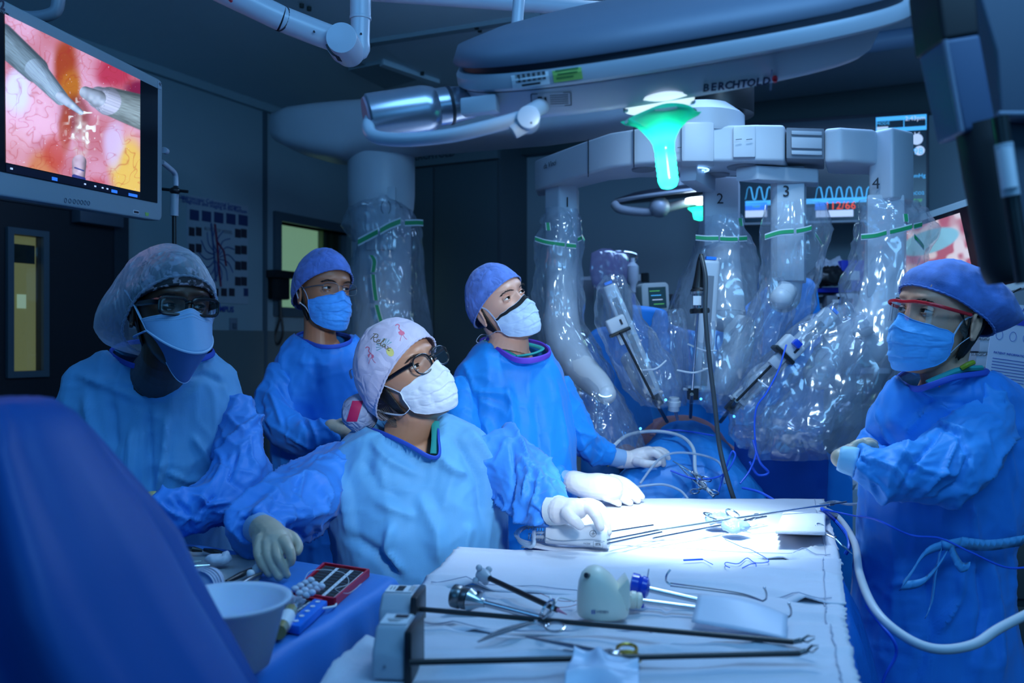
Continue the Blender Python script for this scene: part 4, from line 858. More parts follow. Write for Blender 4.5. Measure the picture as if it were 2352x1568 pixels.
# ---- woman at the right in profile --------------------------------------------------------------
def build_right():
    M = eyeM(2090, 711, 1.98, -70, 7, 5, 1.07)
    p = thing('person', 'woman in profile in blue cap, red-browed safety spectacles and sky-blue mask with folded arms', 'person', (P(2170, 900, 2.08).x, 2.08, 0))
    fx = P(2165, 900, 2.08).x; ft = floorfeet(fx, 2.1)
    bodymesh(p, M, P(2185, 880, 2.02), (P(2110, 960, 2.16), P(2270, 960, 1.98)), P(2160, 1450, 2.08), ft, SK_OLIVE, neckr=.053, nose=1.0)
    shoes(p, ft, (-1, -.2, 0)); eyes(p, M, SK_OLIVE, (-.35, .1), brow='#150d0a', browlift=.001)
    pt, mk = mask(p, M, '#52abf0', top=-.003, length=1.0, seed=7)
    for sx, u in ((-1, 0), (1, 1)):
        strap(p, M, [pt(u, .04), (sx*.073, -.012, .004), (sx*.078, .012, .020)], STRAP, .0022); strap(p, M, [pt(u, .96), (sx*.072, -.010, -.045), (sx*.077, .010, -.026)], STRAP, .0022)
    pf = lambda d, t: (.002+.072*max(0, d.y)**1.6*(1-.4*max(0, d.z)))*min(1, t*5+.12)
    cap(p, M, mat('cap_deep_blue', (.06, .15, .46), .8, sheen=.2, vary=(26, .7), bump=(300, .5, .001)), (.066, -.008), ax=(.090, .113, .129), seed=24, puff=pf, wr=.011, crs=13)
    # safety spectacles: red brow bar and a clear one-piece shield
    red = mat('spectacle_red', '#c41c28', .25)
    g = G(); g.X = M
    g.tube(smooth_curve([(-.080, .0, .018), (-.079, -.05, .022), (-.062, -.086, .027), (-.03, -.103, .030), (0, -.106, .028), (.03, -.103, .030), (.062, -.086, .027), (.079, -.05, .022), (.080, .0, .018)], 6), .0028, 8, flat=1.3); f = g.build('safety_spectacles', red, p)
    g = G(); g.X = M; bar = lambda a: Vector((math.sin(a)*.079, -.036-math.cos(a)*.070, -.004))
    g.sheet(lambda u, v: bar((u-.5)*2.6)+Vector((0, 0, .030-v*(.040-.012*math.exp(-(u-.5)**2/.004)))), 24, 4); g.build('shield_lens', glass('shield_lens', (.97, .98, 1), .06), f, smooth=180)
    neckhair(p, M, z0=-.075, z1=.02, b=.003)
    g = G(); g.X = M
    for k in range(16): g.tube(smooth_curve([(.0765, -.018-.001*k, .022), (.0775, -.016+.001*k, .004-.001*k), (.0755, -.020+.0012*k, -.016-.0012*k)], 3), .0007, 4)
    g.build('loose_hair', HAIR, p)
    nk = [P(2062, 866, 2.10), P(2080, 884, 2.03), P(2105, 893, 1.96), P(2140, 884, 1.91), P(2195, 866, 1.90), P(2262, 856, 1.96), P(2262, 850, 2.08), P(2200, 838, 2.16), P(2110, 845, 2.18)]
    g = G(); g.tube(smooth_curve([P(2130, 880, 1.935), P(2165, 865, 1.93), P(2205, 850, 1.94), P(2250, 846, 1.98)], 5), .011, 8, flat=.7); cgr = g.build('scrub_collar', GREEN, p)
    g = G(); g.tube(smooth_curve([P(2208, 846, 1.93), P(2222, 838, 1.925), P(2236, 832, 1.93)], 4), .006, 8); g.build('badge_clip', mat('clip_olive', '#8f9a20', .3), p)
    fl = [([(2060, 880), (2130, 900), (2180, 940)], 10, .010), ([(2240, 870), (2250, 940), (2200, 1010)], 10, .012), ([(2100, 950), (2150, 920), (2220, 930)], 10, -.010), ([(2080, 1000), (2110, 960), (2130, 930)], 9, .012), ([(2020, 940), (2040, 1000), (2060, 1030)], 12, .011), ([(2290, 880), (2310, 1000), (2330, 1120)], 12, .012), ([(2210, 1280), (2200, 1380), (2150, 1460)], 14, .018), ([(2240, 1280), (2260, 1400), (2230, 1520)], 14, -.018), ([(2180, 1270), (2130, 1330), (2040, 1340)], 14, .012), ([(2270, 1270), (2290, 1400), (2300, 1560)], 14, .016), ([(2050, 1180), (2060, 1300), (2050, 1500)], 30, .014), ([(2120, 1300), (2140, 1450), (2100, 1560)], 22, -.014), ([(2230, 1150), (2240, 1260)], 10, .014)]
    gown_torso(p, [(838, 2125, 2245, 2.05, .05), (862, 2072, 2292, 2.05, .085), (905, 2030, 2335, 2.06, .12), (960, 2000, 2358, 2.08, .135), (1060, 1990, 2372, 2.09, .145), (1160, 1985, 2350, 2.10, .15), (1250, 1978, 2300, 2.10, .15), (1400, 1972, 2300, 2.10, .16), (1568, 1965, 2330, 2.10, .17), (1830, 1950, 2350, 2.10, .19)],
               GW_RIGHT, fl=fl, neck=nk, nc=BIND, cr=.015, crs=5, seed=35, fine=.005)
    fl = [([(2130, 960), (2200, 1000), (2230, 1060)], 10, -.010), ([(2060, 1040), (2120, 1080), (2190, 1090)], 12, .013), ([(2000, 1050), (2060, 1080), (2090, 1120)], 10, .011), ([(2170, 980), (2110, 1050), (2060, 1130)], 10, -.012), ([(2200, 1010), (2170, 1080), (2110, 1140)], 10, .013), ([(2230, 1040), (2200, 1110), (2140, 1145)], 9, -.012), ([(1990, 1090), (2050, 1130)], 8, .01), ([(1960, 1040), (2000, 1070)], 7, -.01), ([(2100, 980), (2160, 970), (2230, 1000)], 9, .012)]
    sleeve(p, [[(2262, 935, 2.0, 66), (2235, 1000, 1.95, 78), (2185, 1058, 1.90, 80), (2110, 1085, 1.86, 66), (2030, 1082, 1.86, 52), (1968, 1062, 1.88, 40)]], cloth('gown_sleeve_right', (.045, .32, .82), .5, 13, .5), fl=fl, seed=53, cr=.014, fine=.006)
    sleeve(p, [[(2070, 950, 2.18, 50), (2020, 1020, 2.12, 44), (2010, 1050, 2.04, 34), (2060, 1060, 2.0, 30), (2110, 1060, 1.98, 26)]], GW_RIGHT, seed=54)
    g = G(); v, r = chain([(1968, 1062, 1.885, 34), (1925, 1052, 1.90, 30)]); g.tube(v, r, 20); me = g.remesh(.006, 3); a = coords(me); nr = normals(me); setco(me, a+nr*(crumple(a, 14, 3)*.006)[:, None]); meshobj('cuff', me, mat('cuff_pale_blue', (.35, .66, .9), .6), p)
    hand(p, [[(1930, 1052, 1.91, 22), (1955, 1040, 1.96, 22), (1985, 1030, 1.98, 20)]], [[(1985, 1022, 1.95, 10), (2002, 1018, 1.955, 9), (2012, 1026, 1.96, 8)], [(1980, 1018, 1.98, 10), (1996, 1013, 1.98, 9), (2010, 1018, 1.99, 8)], [(1975, 1018, 2.0, 10), (1992, 1012, 2.0, 9), (2006, 1016, 2.01, 8)], [(1972, 1024, 2.02, 9), (1990, 1020, 2.03, 8), (2002, 1022, 2.04, 7)], [(1955, 1028, 1.95, 10), (1968, 1018, 1.95, 9), (1980, 1014, 1.95, 8)]], GLOVE_D, voxel=.0035)
    # waist tie
    tie = cloth('tie_blue', (.10, .42, .8), .5, 30, .3)
    g = G()
    def rib(pts, w): g.sheet(lambda u, v, pp=smooth_curve([P(*q) for q in pts], 6): pp[min(int(u*(len(pp)-1)), len(pp)-1)]+Vector(((v-.5)*w*.4, -.004*math.sin(v*PI), (v-.5)*w)), 24, 4)
    rib([(2352, 1240, 1.93), (2270, 1252, 1.915), (2205, 1245, 1.90)], .024); rib([(2205, 1245, 1.90), (2130, 1265, 1.885), (2090, 1320, 1.885), (2070, 1345, 1.89)], .022); rib([(2070, 1345, 1.89), (2120, 1335, 1.885), (2160, 1290, 1.885), (2180, 1250, 1.895)], .02)
    rib([(2180, 1250, 1.895), (2205, 1300, 1.885), (2225, 1300, 1.88)], .02); rib([(2160, 1260, 1.89), (2148, 1320, 1.885), (2140, 1380, 1.885), (2128, 1410, 1.885)], .02)
    g.ball(P(2172, 1250, 1.89), .012, 10); g.build('waist_tie', tie, p, smooth=180, solid=.001)
build_right()
# ================================================================== tables and what lies on them
HL, HR = .46, .48
def TL(px, py, z=0): return P(px, py, (HL-z)*F/(py-784))
def TR(px, py, z=0): return P(px, py, (HR-z)*F/(py-784))
ZL, ZR = CZ-HL, CZ-HR
STEEL = mat('steel', (.55, .57, .6), .22, 1, bump=(80, .05, .0005)); STEEL_D = mat('steel_dark', (.18, .19, .2), .3, .9); BLACKP = mat('black_plastic', (.012, .013, .015), .35)
WHITEP = mat('white_plastic', (.72, .74, .76), .35); IVORY = mat('ivory_plastic', (.82, .76, .62), .4); GREYP = mat('grey_plastic', (.42, .46, .52), .35)
TOWEL = mat('towel_white', (.68, .68, .76), .9, sheen=.3, vary=(9, .05), weave=(520, .5, .0016), bump=(60, .25, .003)); TOWEL_T = mat('towel_taupe', (.40, .38, .40), .9, sheen=.3, weave=(420, .6, .002))
DRAPE = mat('drape_blue', (.012, .19, .62), .5, sheen=.2, vary=(5, .12), bump=(300, .25, .001)); DRAPE_S = mat('drape_blue_shiny', (.01, .16, .60), .22, vary=(5, .1), bump=(14, .4, .01))
BLUE_CORD = mat('cord_blue', (.02, .12, .75), .35); GOLD = mat('gold_plate', (.5, .33, .08), .3, 1); WHITE_CORD = mat('cord_white', (.6, .63, .68), .4); TUBE = mat('clear_tube', (.55, .62, .72), .12, alpha=.6)
LABELW = mat('label_white', (.78, .79, .82), .5); INK = mat('ink_black', (.02, .02, .03), .6); RED = mat('red_plastic', (.55, .01, .03), .4)

def table_frame(p, cs, z):
    c = sum((Vector(q) for q in cs), Vector((0, 0)))/4
    g = G(); sc = [c+(Vector(q)-c)*.93 for q in cs]; g.prism([(q.x, q.y) for q in sc], Matrix.Translation((0, 0, z-.030)), .024); g.build('tabletop', STEEL, p)
    for q in cs:
        q = c+(Vector(q)-c)*.85; g = G(); g.cyl((q.x, q.y, .03), (q.x, q.y, z-.04), .014, 12); g.ball((q.x, q.y, .03), .03, 12); g.build('leg', STEEL, p)
def skirt(name, cs, z, m, p, drop, flare=.05, amp=.016, freq=30, seed=0, fillet=.03):
    """drape: top sheet and hanging sides in one cloth, softly folded"""
    cs = [Vector(q) for q in cs]; c = sum(cs, Vector((0, 0)))/4; per = []
    for i in range(4):
        a, b = cs[i], cs[(i+1) % 4]
        for k in range(44): per.append(a.lerp(b, k/44))
    n = len(per); rows = []
    # soften corners
    for _ in range(3): per = [(per[i-1]+per[i]*2+per[(i+1) % n])/4 for i in range(n)]
    ang = np.arange(n)/n*2*PI
    for f in (.0, .3, .6, .85, .96): rows.append([Vector((*(c+(q-c)*f), z+.003*math.sin(q.x*30*f+seed)*math.sin(q.y*24*f))) for q in per])
    rows.append([Vector((*(c+(q-c)*.992), z-.002)) for q in per])
    dirs = [(q-c).normalized() for q in per]
    for t in np.linspace(.015, 1, 14):
        r = []
        for i, q in enumerate(per):
            w = amp*t**.6*(math.sin(ang[i]*freq+2*math.sin(ang[i]*5+seed))+.5*math.sin(ang[i]*freq*.37+seed+t*2))
            o = (flare*max(.15, dirs[i].x)*t**.5 if flare > .1 else flare*t)+w+.004; r.append(Vector((*(q+dirs[i]*o), z-.006-drop*t)))
        rows.append(r)
    g = G(); g.loft(rows, False); return g.build(name, m, p, smooth=180, solid=.002)

# left table
LT = [(-.215, 1.70), (-.93, 2.10), (-1.25, 1.15), (-.44, .98)]
tl = thing('draped_table', 'blue-draped table at left with bowl, cups and needle counter', 'table', (-.7, 1.5, 0))
table_frame(tl, LT, ZL); skirt('drape', LT, ZL, DRAPE, tl, .72, seed=1, freq=26)
# right instrument table
RT = [(.915, 2.64), (.22, 2.66), (-.26, 1.12), (.42, 1.00)]
tr = thing('draped_table', 'blue-draped instrument table with white towels under the surgical light', 'table', (.35, 1.8, 0))
table_frame(tr, RT, ZR); skirt('drape', RT, ZR-.004, DRAPE_S, tr, .75, flare=.16, seed=4, freq=22, amp=.02)

def towel(name, label, quad, lift, m=TOWEL, nu=70, nv=50, amp=.004, seed=0, group='white towels spread on the instrument table', parent=None, fl=(), edgewave=.0018, hang=None, T=None, cat='towel'):
    """quad: four picture points on the table plane (far-left, far-right, near-right, near-left)"""
    T = T or TR
    A, B, C_, D = [T(*q) for q in quad]
    def fn(u, v):
        p = A.lerp(B, u).lerp(D.lerp(C_, u), v); return p
    g = G(); g.sheet(fn, nu, nv); me = g.mesh(name); a = coords(me)
    e = lambda x, s: vnoise(np.stack([x*3, x*0+s, x*0], 1), 4, seed)
    uu = np.tile(np.linspace(0, 1, nu), nv); vv = np.repeat(np.linspace(0, 1, nv), nu)
    w = 1-np.minimum(1, np.minimum(uu, 1-uu)*8); w2 = 1-np.minimum(1, np.minimum(vv, 1-vv)*8)
    a[:, 0] += w*edgewave*e(vv*2, 1)*2; a[:, 1] += w2*edgewave*e(uu*2, 2)*2
    a[:, 2] += lift+np.abs(vnoise(a, 7, seed))*amp+ridged(a*np.array((.5, 1.6, 1)), 9, seed+2, 3)*amp*1.2+vnoise(a, 25, seed+4)*.0008
    a[:, 2] += np.clip((vv-.90)/.1, 0, 1)*np.abs(vnoise(a*np.array((1, .3, 1)), 16, seed+6))*.008
    hem = np.minimum(np.minimum(uu, 1-uu)*nu, np.minimum(vv, 1-vv)*nv); a[:, 2] += .0015*(hem < 2.2)-.002*(hem < .5)
    x, y = px_of(a)
    for pl, ww, h in fl:
        d, t = segdist(x, y, pl); a[:, 2] += 1.5*h*np.maximum(0, 1-d/ww)**1.2*np.clip(np.minimum(t, 1-t)*6+.2, 0, 1)
    if hang is not None: a = hang(a)
    setco(me, a); o = meshobj(name, me, m, parent); s = o.modifiers.new('s', 'SOLIDIFY'); s.thickness = .003; s.offset = 1
    g = G(); r_ = [Vector(a[(nv-5)*nu+i])+Vector((0, 0, .003)) for i in range(2, nu-2)]; g.tube(r_, .0011, 5); c_ = [Vector(a[j*nu+nu-4])+Vector((0, 0, .003)) for j in range(2, nv-4)]; g.build('hem', mat('hem_grey', (.42, .44, .54), .9), o); g = G(); g.tube(c_, .0010, 5); g.build('hem', mat('hem_grey', (.42, .44, .54), .9), o)
    if label: tag(o, label, cat, group)
    return o
def hang_left(a):
    """cloth past the table's left side bends down"""
    p0, p1 = np.array(RT[1]), np.array(RT[2]); d = (p1-p0)/np.linalg.norm(p1-p0); n = np.array((d[1], -d[0]))
    s = (a[:, :2]-p0)@n
    if n[0] > 0: s = -s; n = -n
    over = np.maximum(0, s-.02); a[:, :2] -= np.outer(over*.55, n) if n[0] < 0 else np.outer(over*.55, n); a[:, 2] -= over*.75+over**2*2
    return a
towel('towel', 'white towel under the brightest light at the far end of the instrument table', [(1372, 1146), (1893, 1147), (1935, 1300), (1195, 1262)], .001, seed=1, amp=.002, fl=[([(1480, 1170), (1800, 1180)], 6, .005), ([(1700, 1292), (1800, 1290), (1880, 1262), (1930, 1270)], 10, .010), ([(1880, 1200), (1925, 1290)], 8, .008)])
towel('towel', 'white towel with stitched hem across the middle, under blue-collared steel tube', [(1050, 1262), (1930, 1290), (1942, 1400), (955, 1360)], .003, seed=2, amp=.004, fl=[([(1500, 1335), (1700, 1350), (1920, 1395)], 10, .008), ([(960, 1330), (1060, 1340), (1190, 1390)], 14, .010), ([(1700, 1310), (1930, 1325)], 12, .007)])
towel('towel', 'white towel crossing beneath both black instrument shafts', [(950, 1352), (1940, 1385), (1948, 1490), (865, 1470)], .006, seed=3, amp=.005, fl=[([(1540, 1365), (1530, 1400), (1490, 1480)], 6, -.004), ([(1700, 1430), (1800, 1415), (1940, 1425)], 10, .008), ([(870, 1460), (1000, 1440), (1200, 1480)], 16, .009)])
towel('towel', 'rumpled white towel nearest the camera, drooping at the left corner', [(880, 1440), (1944, 1470), (1990, 1640), (640, 1640)], .010, seed=4, amp=.008, nu=90, fl=[([(1000, 1545), (1200, 1510), (1400, 1515)], 14, .010), ([(1400, 1500), (1700, 1488), (1880, 1500)], 10, .008), ([(740, 1560), (800, 1500), (870, 1480)], 18, .014)], hang=hang_left)
def ontr(px, py, z=.02): return TR(px, py, z)

def wrapcord(name, label, pts, r, m, group=None, cat='cable', n=8, k=7):
    return tag(cord(name, pts, r, m, None, k, n), label, cat, group)

# folded towel stack, clamps, probes at the far right of the table
st = thing('towel_stack', 'folded white towels stacked at the far right corner of the table', 'towels', TR(1835, 1220, 0))
q = [(1806, 1142), (1890, 1150), (1893, 1200), (1783, 1192)]
for k in range(4):
    T_ = lambda x, y, z=0, k=k: TR(x, y+k*0, .012*(3-k)+.012)
    A, B, C_, D = [TR(x+RNG.uniform(-2, 2), y+36, .008+.011*k) for x, y in ((1800, 1146), (1895, 1152), (1896, 1194), (1782, 1190))]
    g = G(); g.add([A, B, C_, D]+[v+Vector((0, 0, .010)) for v in (A, B, C_, D)], [(0, 3, 2, 1), (4, 5, 6, 7), (0, 1, 5, 4), (1, 2, 6, 5), (2, 3, 7, 6), (3, 0, 4, 7)]); g.build('towel_fold', TOWEL, st, bevel=.004, seg=3)
probe = lambda name, label, a, b, r, group: None
g = G(); a, b = TR(1478, 1222, .028), TR(1905, 1158, .07)
t = thing('probe', 'long steel probe lying across the folded towels', 'probe', a); g.cyl(a, b, .0032, 12); g.build('shaft', STEEL, t)
g = G(); g.cyl(b, b+(b-a).normalized()*.012, .0042, 12); g.cyl(b+(b-a).normalized()*.012, b+(b-a).normalized()*.05, .0022, 8); g.build('tip', STEEL_D, t)
g = G(); a, b = TR(1500, 1236, .028), TR(1760, 1186, .03); g.cyl(a, b, .0028, 12); tag(g.build('probe', STEEL), 'short steel probe beside ring-handled clamps', 'probe')

def ringed(name, label, tipA, joint, rings, m=STEEL, r=.0028, ringr=.013, ringm=None, cat='clamp', curve=0, parent=None, spread=.004):
    """ring-handled instrument: two blades to a box joint, two shanks with finger rings"""
    t = thing(name, label, cat, joint)
    for s, (rg) in zip((-1, 1), rings):
        tipv = Vector(tipA); jv = Vector(joint); side = (jv-tipv).cross(Vector((0, 0, 1))).normalized()
        g = G(); mid = tipv.lerp(jv, .5)+side*(s*spread+curve); g.tube(smooth_curve([tipv+side*s*.0012+side*curve*-.4, mid, jv, jv.lerp(rg, .5)+side*s*.003, rg+(jv-rg).normalized()*ringr], 6), list(np.interp(np.linspace(0, 1, 25), [0, .3, .5, 1], [r*.35, r*1.1, r*1.5, r*.9])), 8, flat=.8)
        g.build('blade', m, t)
        g = G(); ax = (jv-rg).normalized(); M = frame(rg, ax, (side.z*0+.0, -.25, 1)); pts = [M @ Vector((ringr*1.15*math.cos(a), ringr*math.sin(a), 0)) for a in np.linspace(0, 2*PI, 21)]
        g.tube(pts, r*.75, 7, caps=False); g.build('finger_ring', ringm or m, t)
    g = G(); g.cyl(Vector(joint)-Vector((0, 0, .003)), Vector(joint)+Vector((0, 0, .005)), r*1.6, 10); g.build('pivot', m, t)
    return t
z = .022
ringed('hemostat', 'steel clamp with two finger rings behind the blue wrapped tips', TR(1725, 1210, .02), TR(1690, 1198, .025), [TR(1634, 1185, .045), TR(1683, 1181, .048)], ringr=.018, r=.003)
ringed('hemostat', 'small steel clamp with open rings right of the blue wrapped tips', TR(1672, 1205, .02), TR(1712, 1195, .024), [TR(1728, 1192, .03), TR(1742, 1183, .03)], ringr=.010, r=.002)
for k, (x, y, w) in enumerate(((1652, 1192, .036), (1690, 1207, .034))):
    g = G(); c = TR(x, y, .035); vs = []
    g.ball(c, (w*.9, w*.9, .012), 14); me = g.remesh(.004, 1); a = coords(me); nr = normals(me); setco(me, a+nr*(crumple(a, 40, k)*.016)[:, None])
    tag(meshobj('wrapped_tip', me, mat('wrap_bluegrey', (.22, .32, .52), .25)), ['crumpled blue-grey wrap nearer the finger rings', 'crumpled blue-grey wrap nearer the bright towel centre'][k], 'wrap')
ringed('towel_clamp', 'ring-handled clamp gripping the towel at right table edge', TR(1958, 1272, .0), TR(1918, 1236, .03), [TR(1873, 1213, .045), TR(1884, 1208, .05)], ringr=.009, r=.0022)
wrapcord('suture_wire', 'bent dark blue wire on the bright towel', [TR(1665, 1238, .012), TR(1705, 1256, .012), TR(1725, 1262, .012), TR(1766, 1287, .014), TR(1735, 1292, .012), TR(1716, 1281, .014), TR(1695, 1294, .012), TR(1668, 1291, .012), TR(1666, 1298, .012), TR(1676, 1303, .012)], .0010, BLUE_CORD, cat='wire')
wrapcord('suture_wire', 'short dark blue wire hook below the longer bent wire', [TR(1705, 1304, .012), TR(1722, 1296, .014), TR(1735, 1294, .012), TR(1737, 1302, .012)], .0010, BLUE_CORD, cat='wire')
g = G(); g.beam(TR(1570, 1286, .014), TR(1614, 1284, .014), .004, .003); g.tube([TR(1614, 1284, .014), TR(1637, 1296, .012)], .0008, 6); tag(g.build('suture_wire', BLUE_CORD), 'small blue tab lying left of the bent wire', 'wire')

# suction irrigator handpiece held by the nurse
sp = thing('suction_handpiece', 'white suction irrigator handpiece under the gloved hand', 'handpiece', TR(1325, 1260, 0))
A = TR(1256, 1246, .012); B = TR(1398, 1258, .012); ax = (B-A).normalized(); M = frame(A, ax, (0, 0, 1)); L = (B-A).length
def hp(x, w0, w1, h0, h1): return [M @ Vector((x*L, (w0+(w1-w0)*.5)*math.cos(a)*1.0, h0+(h1-h0)*(.5+.5*math.sin(a)))) for a in np.linspace(0, 2*PI, 25)[:-1]]
g = G(); rings = []
for x, w, h in ((0, .016, .038), (.03, .022, .048), (.2, .026, .052), (.45, .025, .050), (.62, .023, .046), (.8, .026, .056), (.95, .024, .052), (1, .018, .044)):
    rings.append([M @ Vector((x*L, w*np.sign(math.cos(a))*abs(math.cos(a))**.6, h*.5+h*.5*np.sign(math.sin(a))*abs(math.sin(a))**.6)) for a in np.linspace(0, 2*PI, 29)[:-1]])
g.loft(rings); hb = g.build('body', mat('handpiece_white', (.74, .76, .8), .35), sp)
g = G(); g.tube([M @ Vector((x*L, -.0275 if .1 < x < .9 else -.0235, .018-.004*math.sin(x*6))) for x in np.linspace(.02, .98, 20)], .0006, 5); g.build('seam', mat('seam_grey', (.2, .24, .3), .6), hb)
MF = frame(M @ Vector((.80*L, -.0270, .036)), ax, (0, -1, .15)); g = G(); g.tube([MF @ Vector((.0072*math.cos(a), .0072*math.sin(a), .0)) for a in np.linspace(0, 2*PI, 25)], .0004, 5, caps=False)
g.tube([MF @ Vector((-.002, -.005, 0)), MF @ Vector((.0005, .005, 0)), MF @ Vector((.003, -.005, 0))], .0004, 5); g.tube([MF @ Vector((-.005, -.001, 0)), MF @ Vector((.005, .0, 0))], .0003, 5); g.build('emblem', INK, hb)
text('STR', frame(M @ Vector((.88*L, -.0262, .012)), ax, (0, -1, .1)), .0075, INK, hb, 'lettering'); 
g = G(); MF2 = frame(M @ Vector((.88*L, -.0262, .012)), ax, (0, -1, .1)); g.tube([MF2 @ Vector(q) for q in ((-.011, -.006, 0), (.011, -.006, 0), (.011, .006, 0), (-.011, .006, 0), (-.011, -.006, 0))], .0003, 4); g.build('logo_box', INK, hb)
text('PACSAR', MF2 @ Matrix.Translation((-.026, 0, 0)), .0045, mat('ink_grey', (.2, .2, .25), .6), hb, 'lettering')
for k, dz in enumerate((.008, .016, .032)):
    off = [-.006, 0, .006][k]
    cord('tube', [M @ Vector((.02, off, dz+.006)), M @ Vector((-.03, off, dz+.004)), TR(1225, 1247+k*3, .012+dz*.4), TR(1196, 1240+k*3, .014), TR(1184+k*3, 1226, .016), TR(1200+k*3, 1212, .02), TR(1235, 1206+k, .03), TR(1262, 1210, .035), TR(1300, 1222, .03)], .0042, TUBE, sp)
for k in range(2):
    g = G(); g.tube([M @ (Vector((-.002-.045*t/60, 0, .012+.022*k))+Vector((0, .0075*math.cos(t*.75), .0075*math.sin(t*.75)))) for t in range(61)], .0006, 5); g.build('coil_spring', STEEL_D, sp)
for k, (a0, b0) in enumerate((((1396, 1240), (1530, 1214)), ((1396, 1248), (1520, 1222)), ((1396, 1222), (1500, 1206)))):
    g = G(); g.cyl(TR(*a0, .035), TR(*b0, .03), .0028, 10); g.build('suction_rod', STEEL, sp)

# ivory device and cannulas
iv = thing('ivory_device', 'ivory rounded plastic device standing on the towel', 'device', TR(1390, 1425, .02))
c0 = TR(1390, 1428, .02); sc = c0.y/F
def ivp(x, y, dz=0): return Vector((c0.x+(x-1390)*sc, c0.y, c0.z+(1428-y)*sc))
rings = []
for y, xl, xr, t in ((1428, 1332, 1448, .034), (1420, 1329, 1452, .037), (1400, 1329, 1450, .038), (1375, 1330, 1440, .037), (1350, 1333, 1424, .034), (1330, 1340, 1408, .029), (1318, 1352, 1392, .020), (1312, 1364, 1380, .008)):
    cc = ivp((xl+xr)/2, y)+Vector((0, .038, 0)); w = (xr-xl)/2*sc; rings.append([cc+Vector((w*np.sign(math.cos(a))*abs(math.cos(a))**.85, t*math.sin(a), 0)) for a in np.linspace(0, 2*PI, 37)[:-1]])
g = G(); g.loft(rings); b = g.build('body', IVORY, iv)
g = G(); pr = [(1420, 1362), (1446, 1334), (1450, 1345), (1452, 1400), (1444, 1412)]; MM = Matrix.Identity(4)
vs0 = [ivp(*q)+Vector((0, .016, 0)) for q in pr]; vs1 = [ivp(*q)+Vector((0, .060, 0)) for q in pr]; n = len(pr); g.add(vs0+vs1, [tuple(range(n)), tuple(range(2*n-1, n-1, -1))]+[(i, n+i, n+(i+1) % n, (i+1) % n) for i in range(n)]); g.build('spout', IVORY, iv, bevel=.003)
g = G(); g.cyl(ivp(1353, 1328)+Vector((-.004, .012, .002)), ivp(1353, 1328)+Vector((.004, .022, -.002)), .0045, 12); g.build('socket', STEEL_D, iv)
text('COVIDIEN', frame(ivp(1378, 1405)+Vector((0, -.0005, 0)), (1, .0, 0), (0, -1, .05)), .006, mat('ink_grey', (.2, .2, .25), .6), b, 'lettering')
g = G(); MM = frame(ivp(1362, 1405)+Vector((0, -.0005, 0)), (1, 0, 0), (0, -1, .05)); g.box((-.0015, 0, 0), (.002, .006, .0006), MM); g.box((.002, 0, 0), (.002, .006, .0006), MM); g.build('emblem', mat('ink_blue', (.02, .06, .35), .5), b)
def cannula(name, label, head, hr, hl, tip, r, hm, tm=STEEL, extra=None):
    t = thing(name, label, 'cannula', head); head = Vector(head); tip = Vector(tip); ax = (tip-head).normalized()
    g = G(); M = frame(head, ax, (0, 0, 1)) @ Matrix.Rotation(PI/2, 4, 'Y'); g.lathe([(hr*.8, -hl*.5), (hr, -hl*.45), (hr, -hl*.1), (hr*.85, 0), (hr*.95, hl*.1), (hr*.9, hl*.35), (hr*.4, hl*.5)], M, 28); g.build('collar', hm, t)
    g = G(); g.cyl(head+ax*hl*.3, tip, r, 16); g.build('tube', tm, t)
    if extra: extra(t, M, ax)
    return t
BLUEP = mat('blue_plastic', (.01, .06, .55), .18)
cannula('cannula', 'cannula with glossy dark blue collar and steel tube', TR(1470, 1348, .045), .022, .034, TR(1610, 1380, .028), .0055, BLUEP, extra=lambda t, M, ax: (G().box((.018, 0, .004), (.034, .022, .016), M).build('valve', BLUEP, t, bevel=.003), G().tube([M @ Vector((-.02, .004, .01)), M @ Vector((-.034, .004, .01))], .0012, 6).build('pin', STEEL, t)))
cannula('cannula', 'cannula with small cream collar and steel tube beside the ivory device', TR(1462, 1378, .035), .015, .022, TR(1600, 1396, .026), .0045, IVORY, extra=lambda t, M, ax: G().box((0, 0, -.012), (.022, .026, .006), M).build('flange', IVORY, t, bevel=.002))
# silver bell trocar
cannula('trocar', 'shiny steel trocar with bell head lying on the towel', TR(1062, 1372, .040), .020, .036, TR(1262, 1424, .025), .0058, STEEL_D, STEEL, extra=lambda t, M, ax: (G().lathe([(.020, .016), (.0165, .022), (.009, .036), (.007, .045)], M).build('cone', STEEL, t), G().box((-.013, .0, .033), (.014, .006, .010), M).build('stopcock', STEEL, t, bevel=.002)))
tc = thing('trocar', 'black-shafted trocar with knobbed grey head near the towel corner', 'trocar', TR(1110, 1330, .02))
a, b = TR(1112, 1322, .038), TR(1280, 1400, .026); ax = (b-a).normalized(); M = frame(a, ax, (0, 0, 1)) @ Matrix.Rotation(PI/2, 4, 'Y')
g = G(); g.lathe([(.008, -.014), (.013, -.010), (.013, .002), (.010, .010), (.006, .018)], M); g.build('hub', GREYP, tc)
for k in range(4):
    an = k*PI/2+.5; g = G(); cc = M @ Vector((.017*math.cos(an), .017*math.sin(an), -.006)); g.ball(cc, .0065, 10); g.tube([M @ Vector((0, 0, -.006)), cc], .0035, 8); g.build('knob', GREYP, tc)
g = G(); g.cyl(a+ax*.01, b, .0050, 12); g.build('shaft', BLACKP, tc)
g = G(); g.cyl(b, TR(1302, 1411, .022), .0035, 8, .0008); g.build('tip', mat('tip_pink', (.55, .2, .3), .3), tc)
ringed('artery_clamp', 'curved steel clamp with open rings crossed by a black shaft', TR(1095, 1473, .030), TR(1232, 1428, .038), [TR(1258, 1398, .06), TR(1275, 1440, .038)], ringr=.014, r=.0030, curve=-.006, spread=.005)
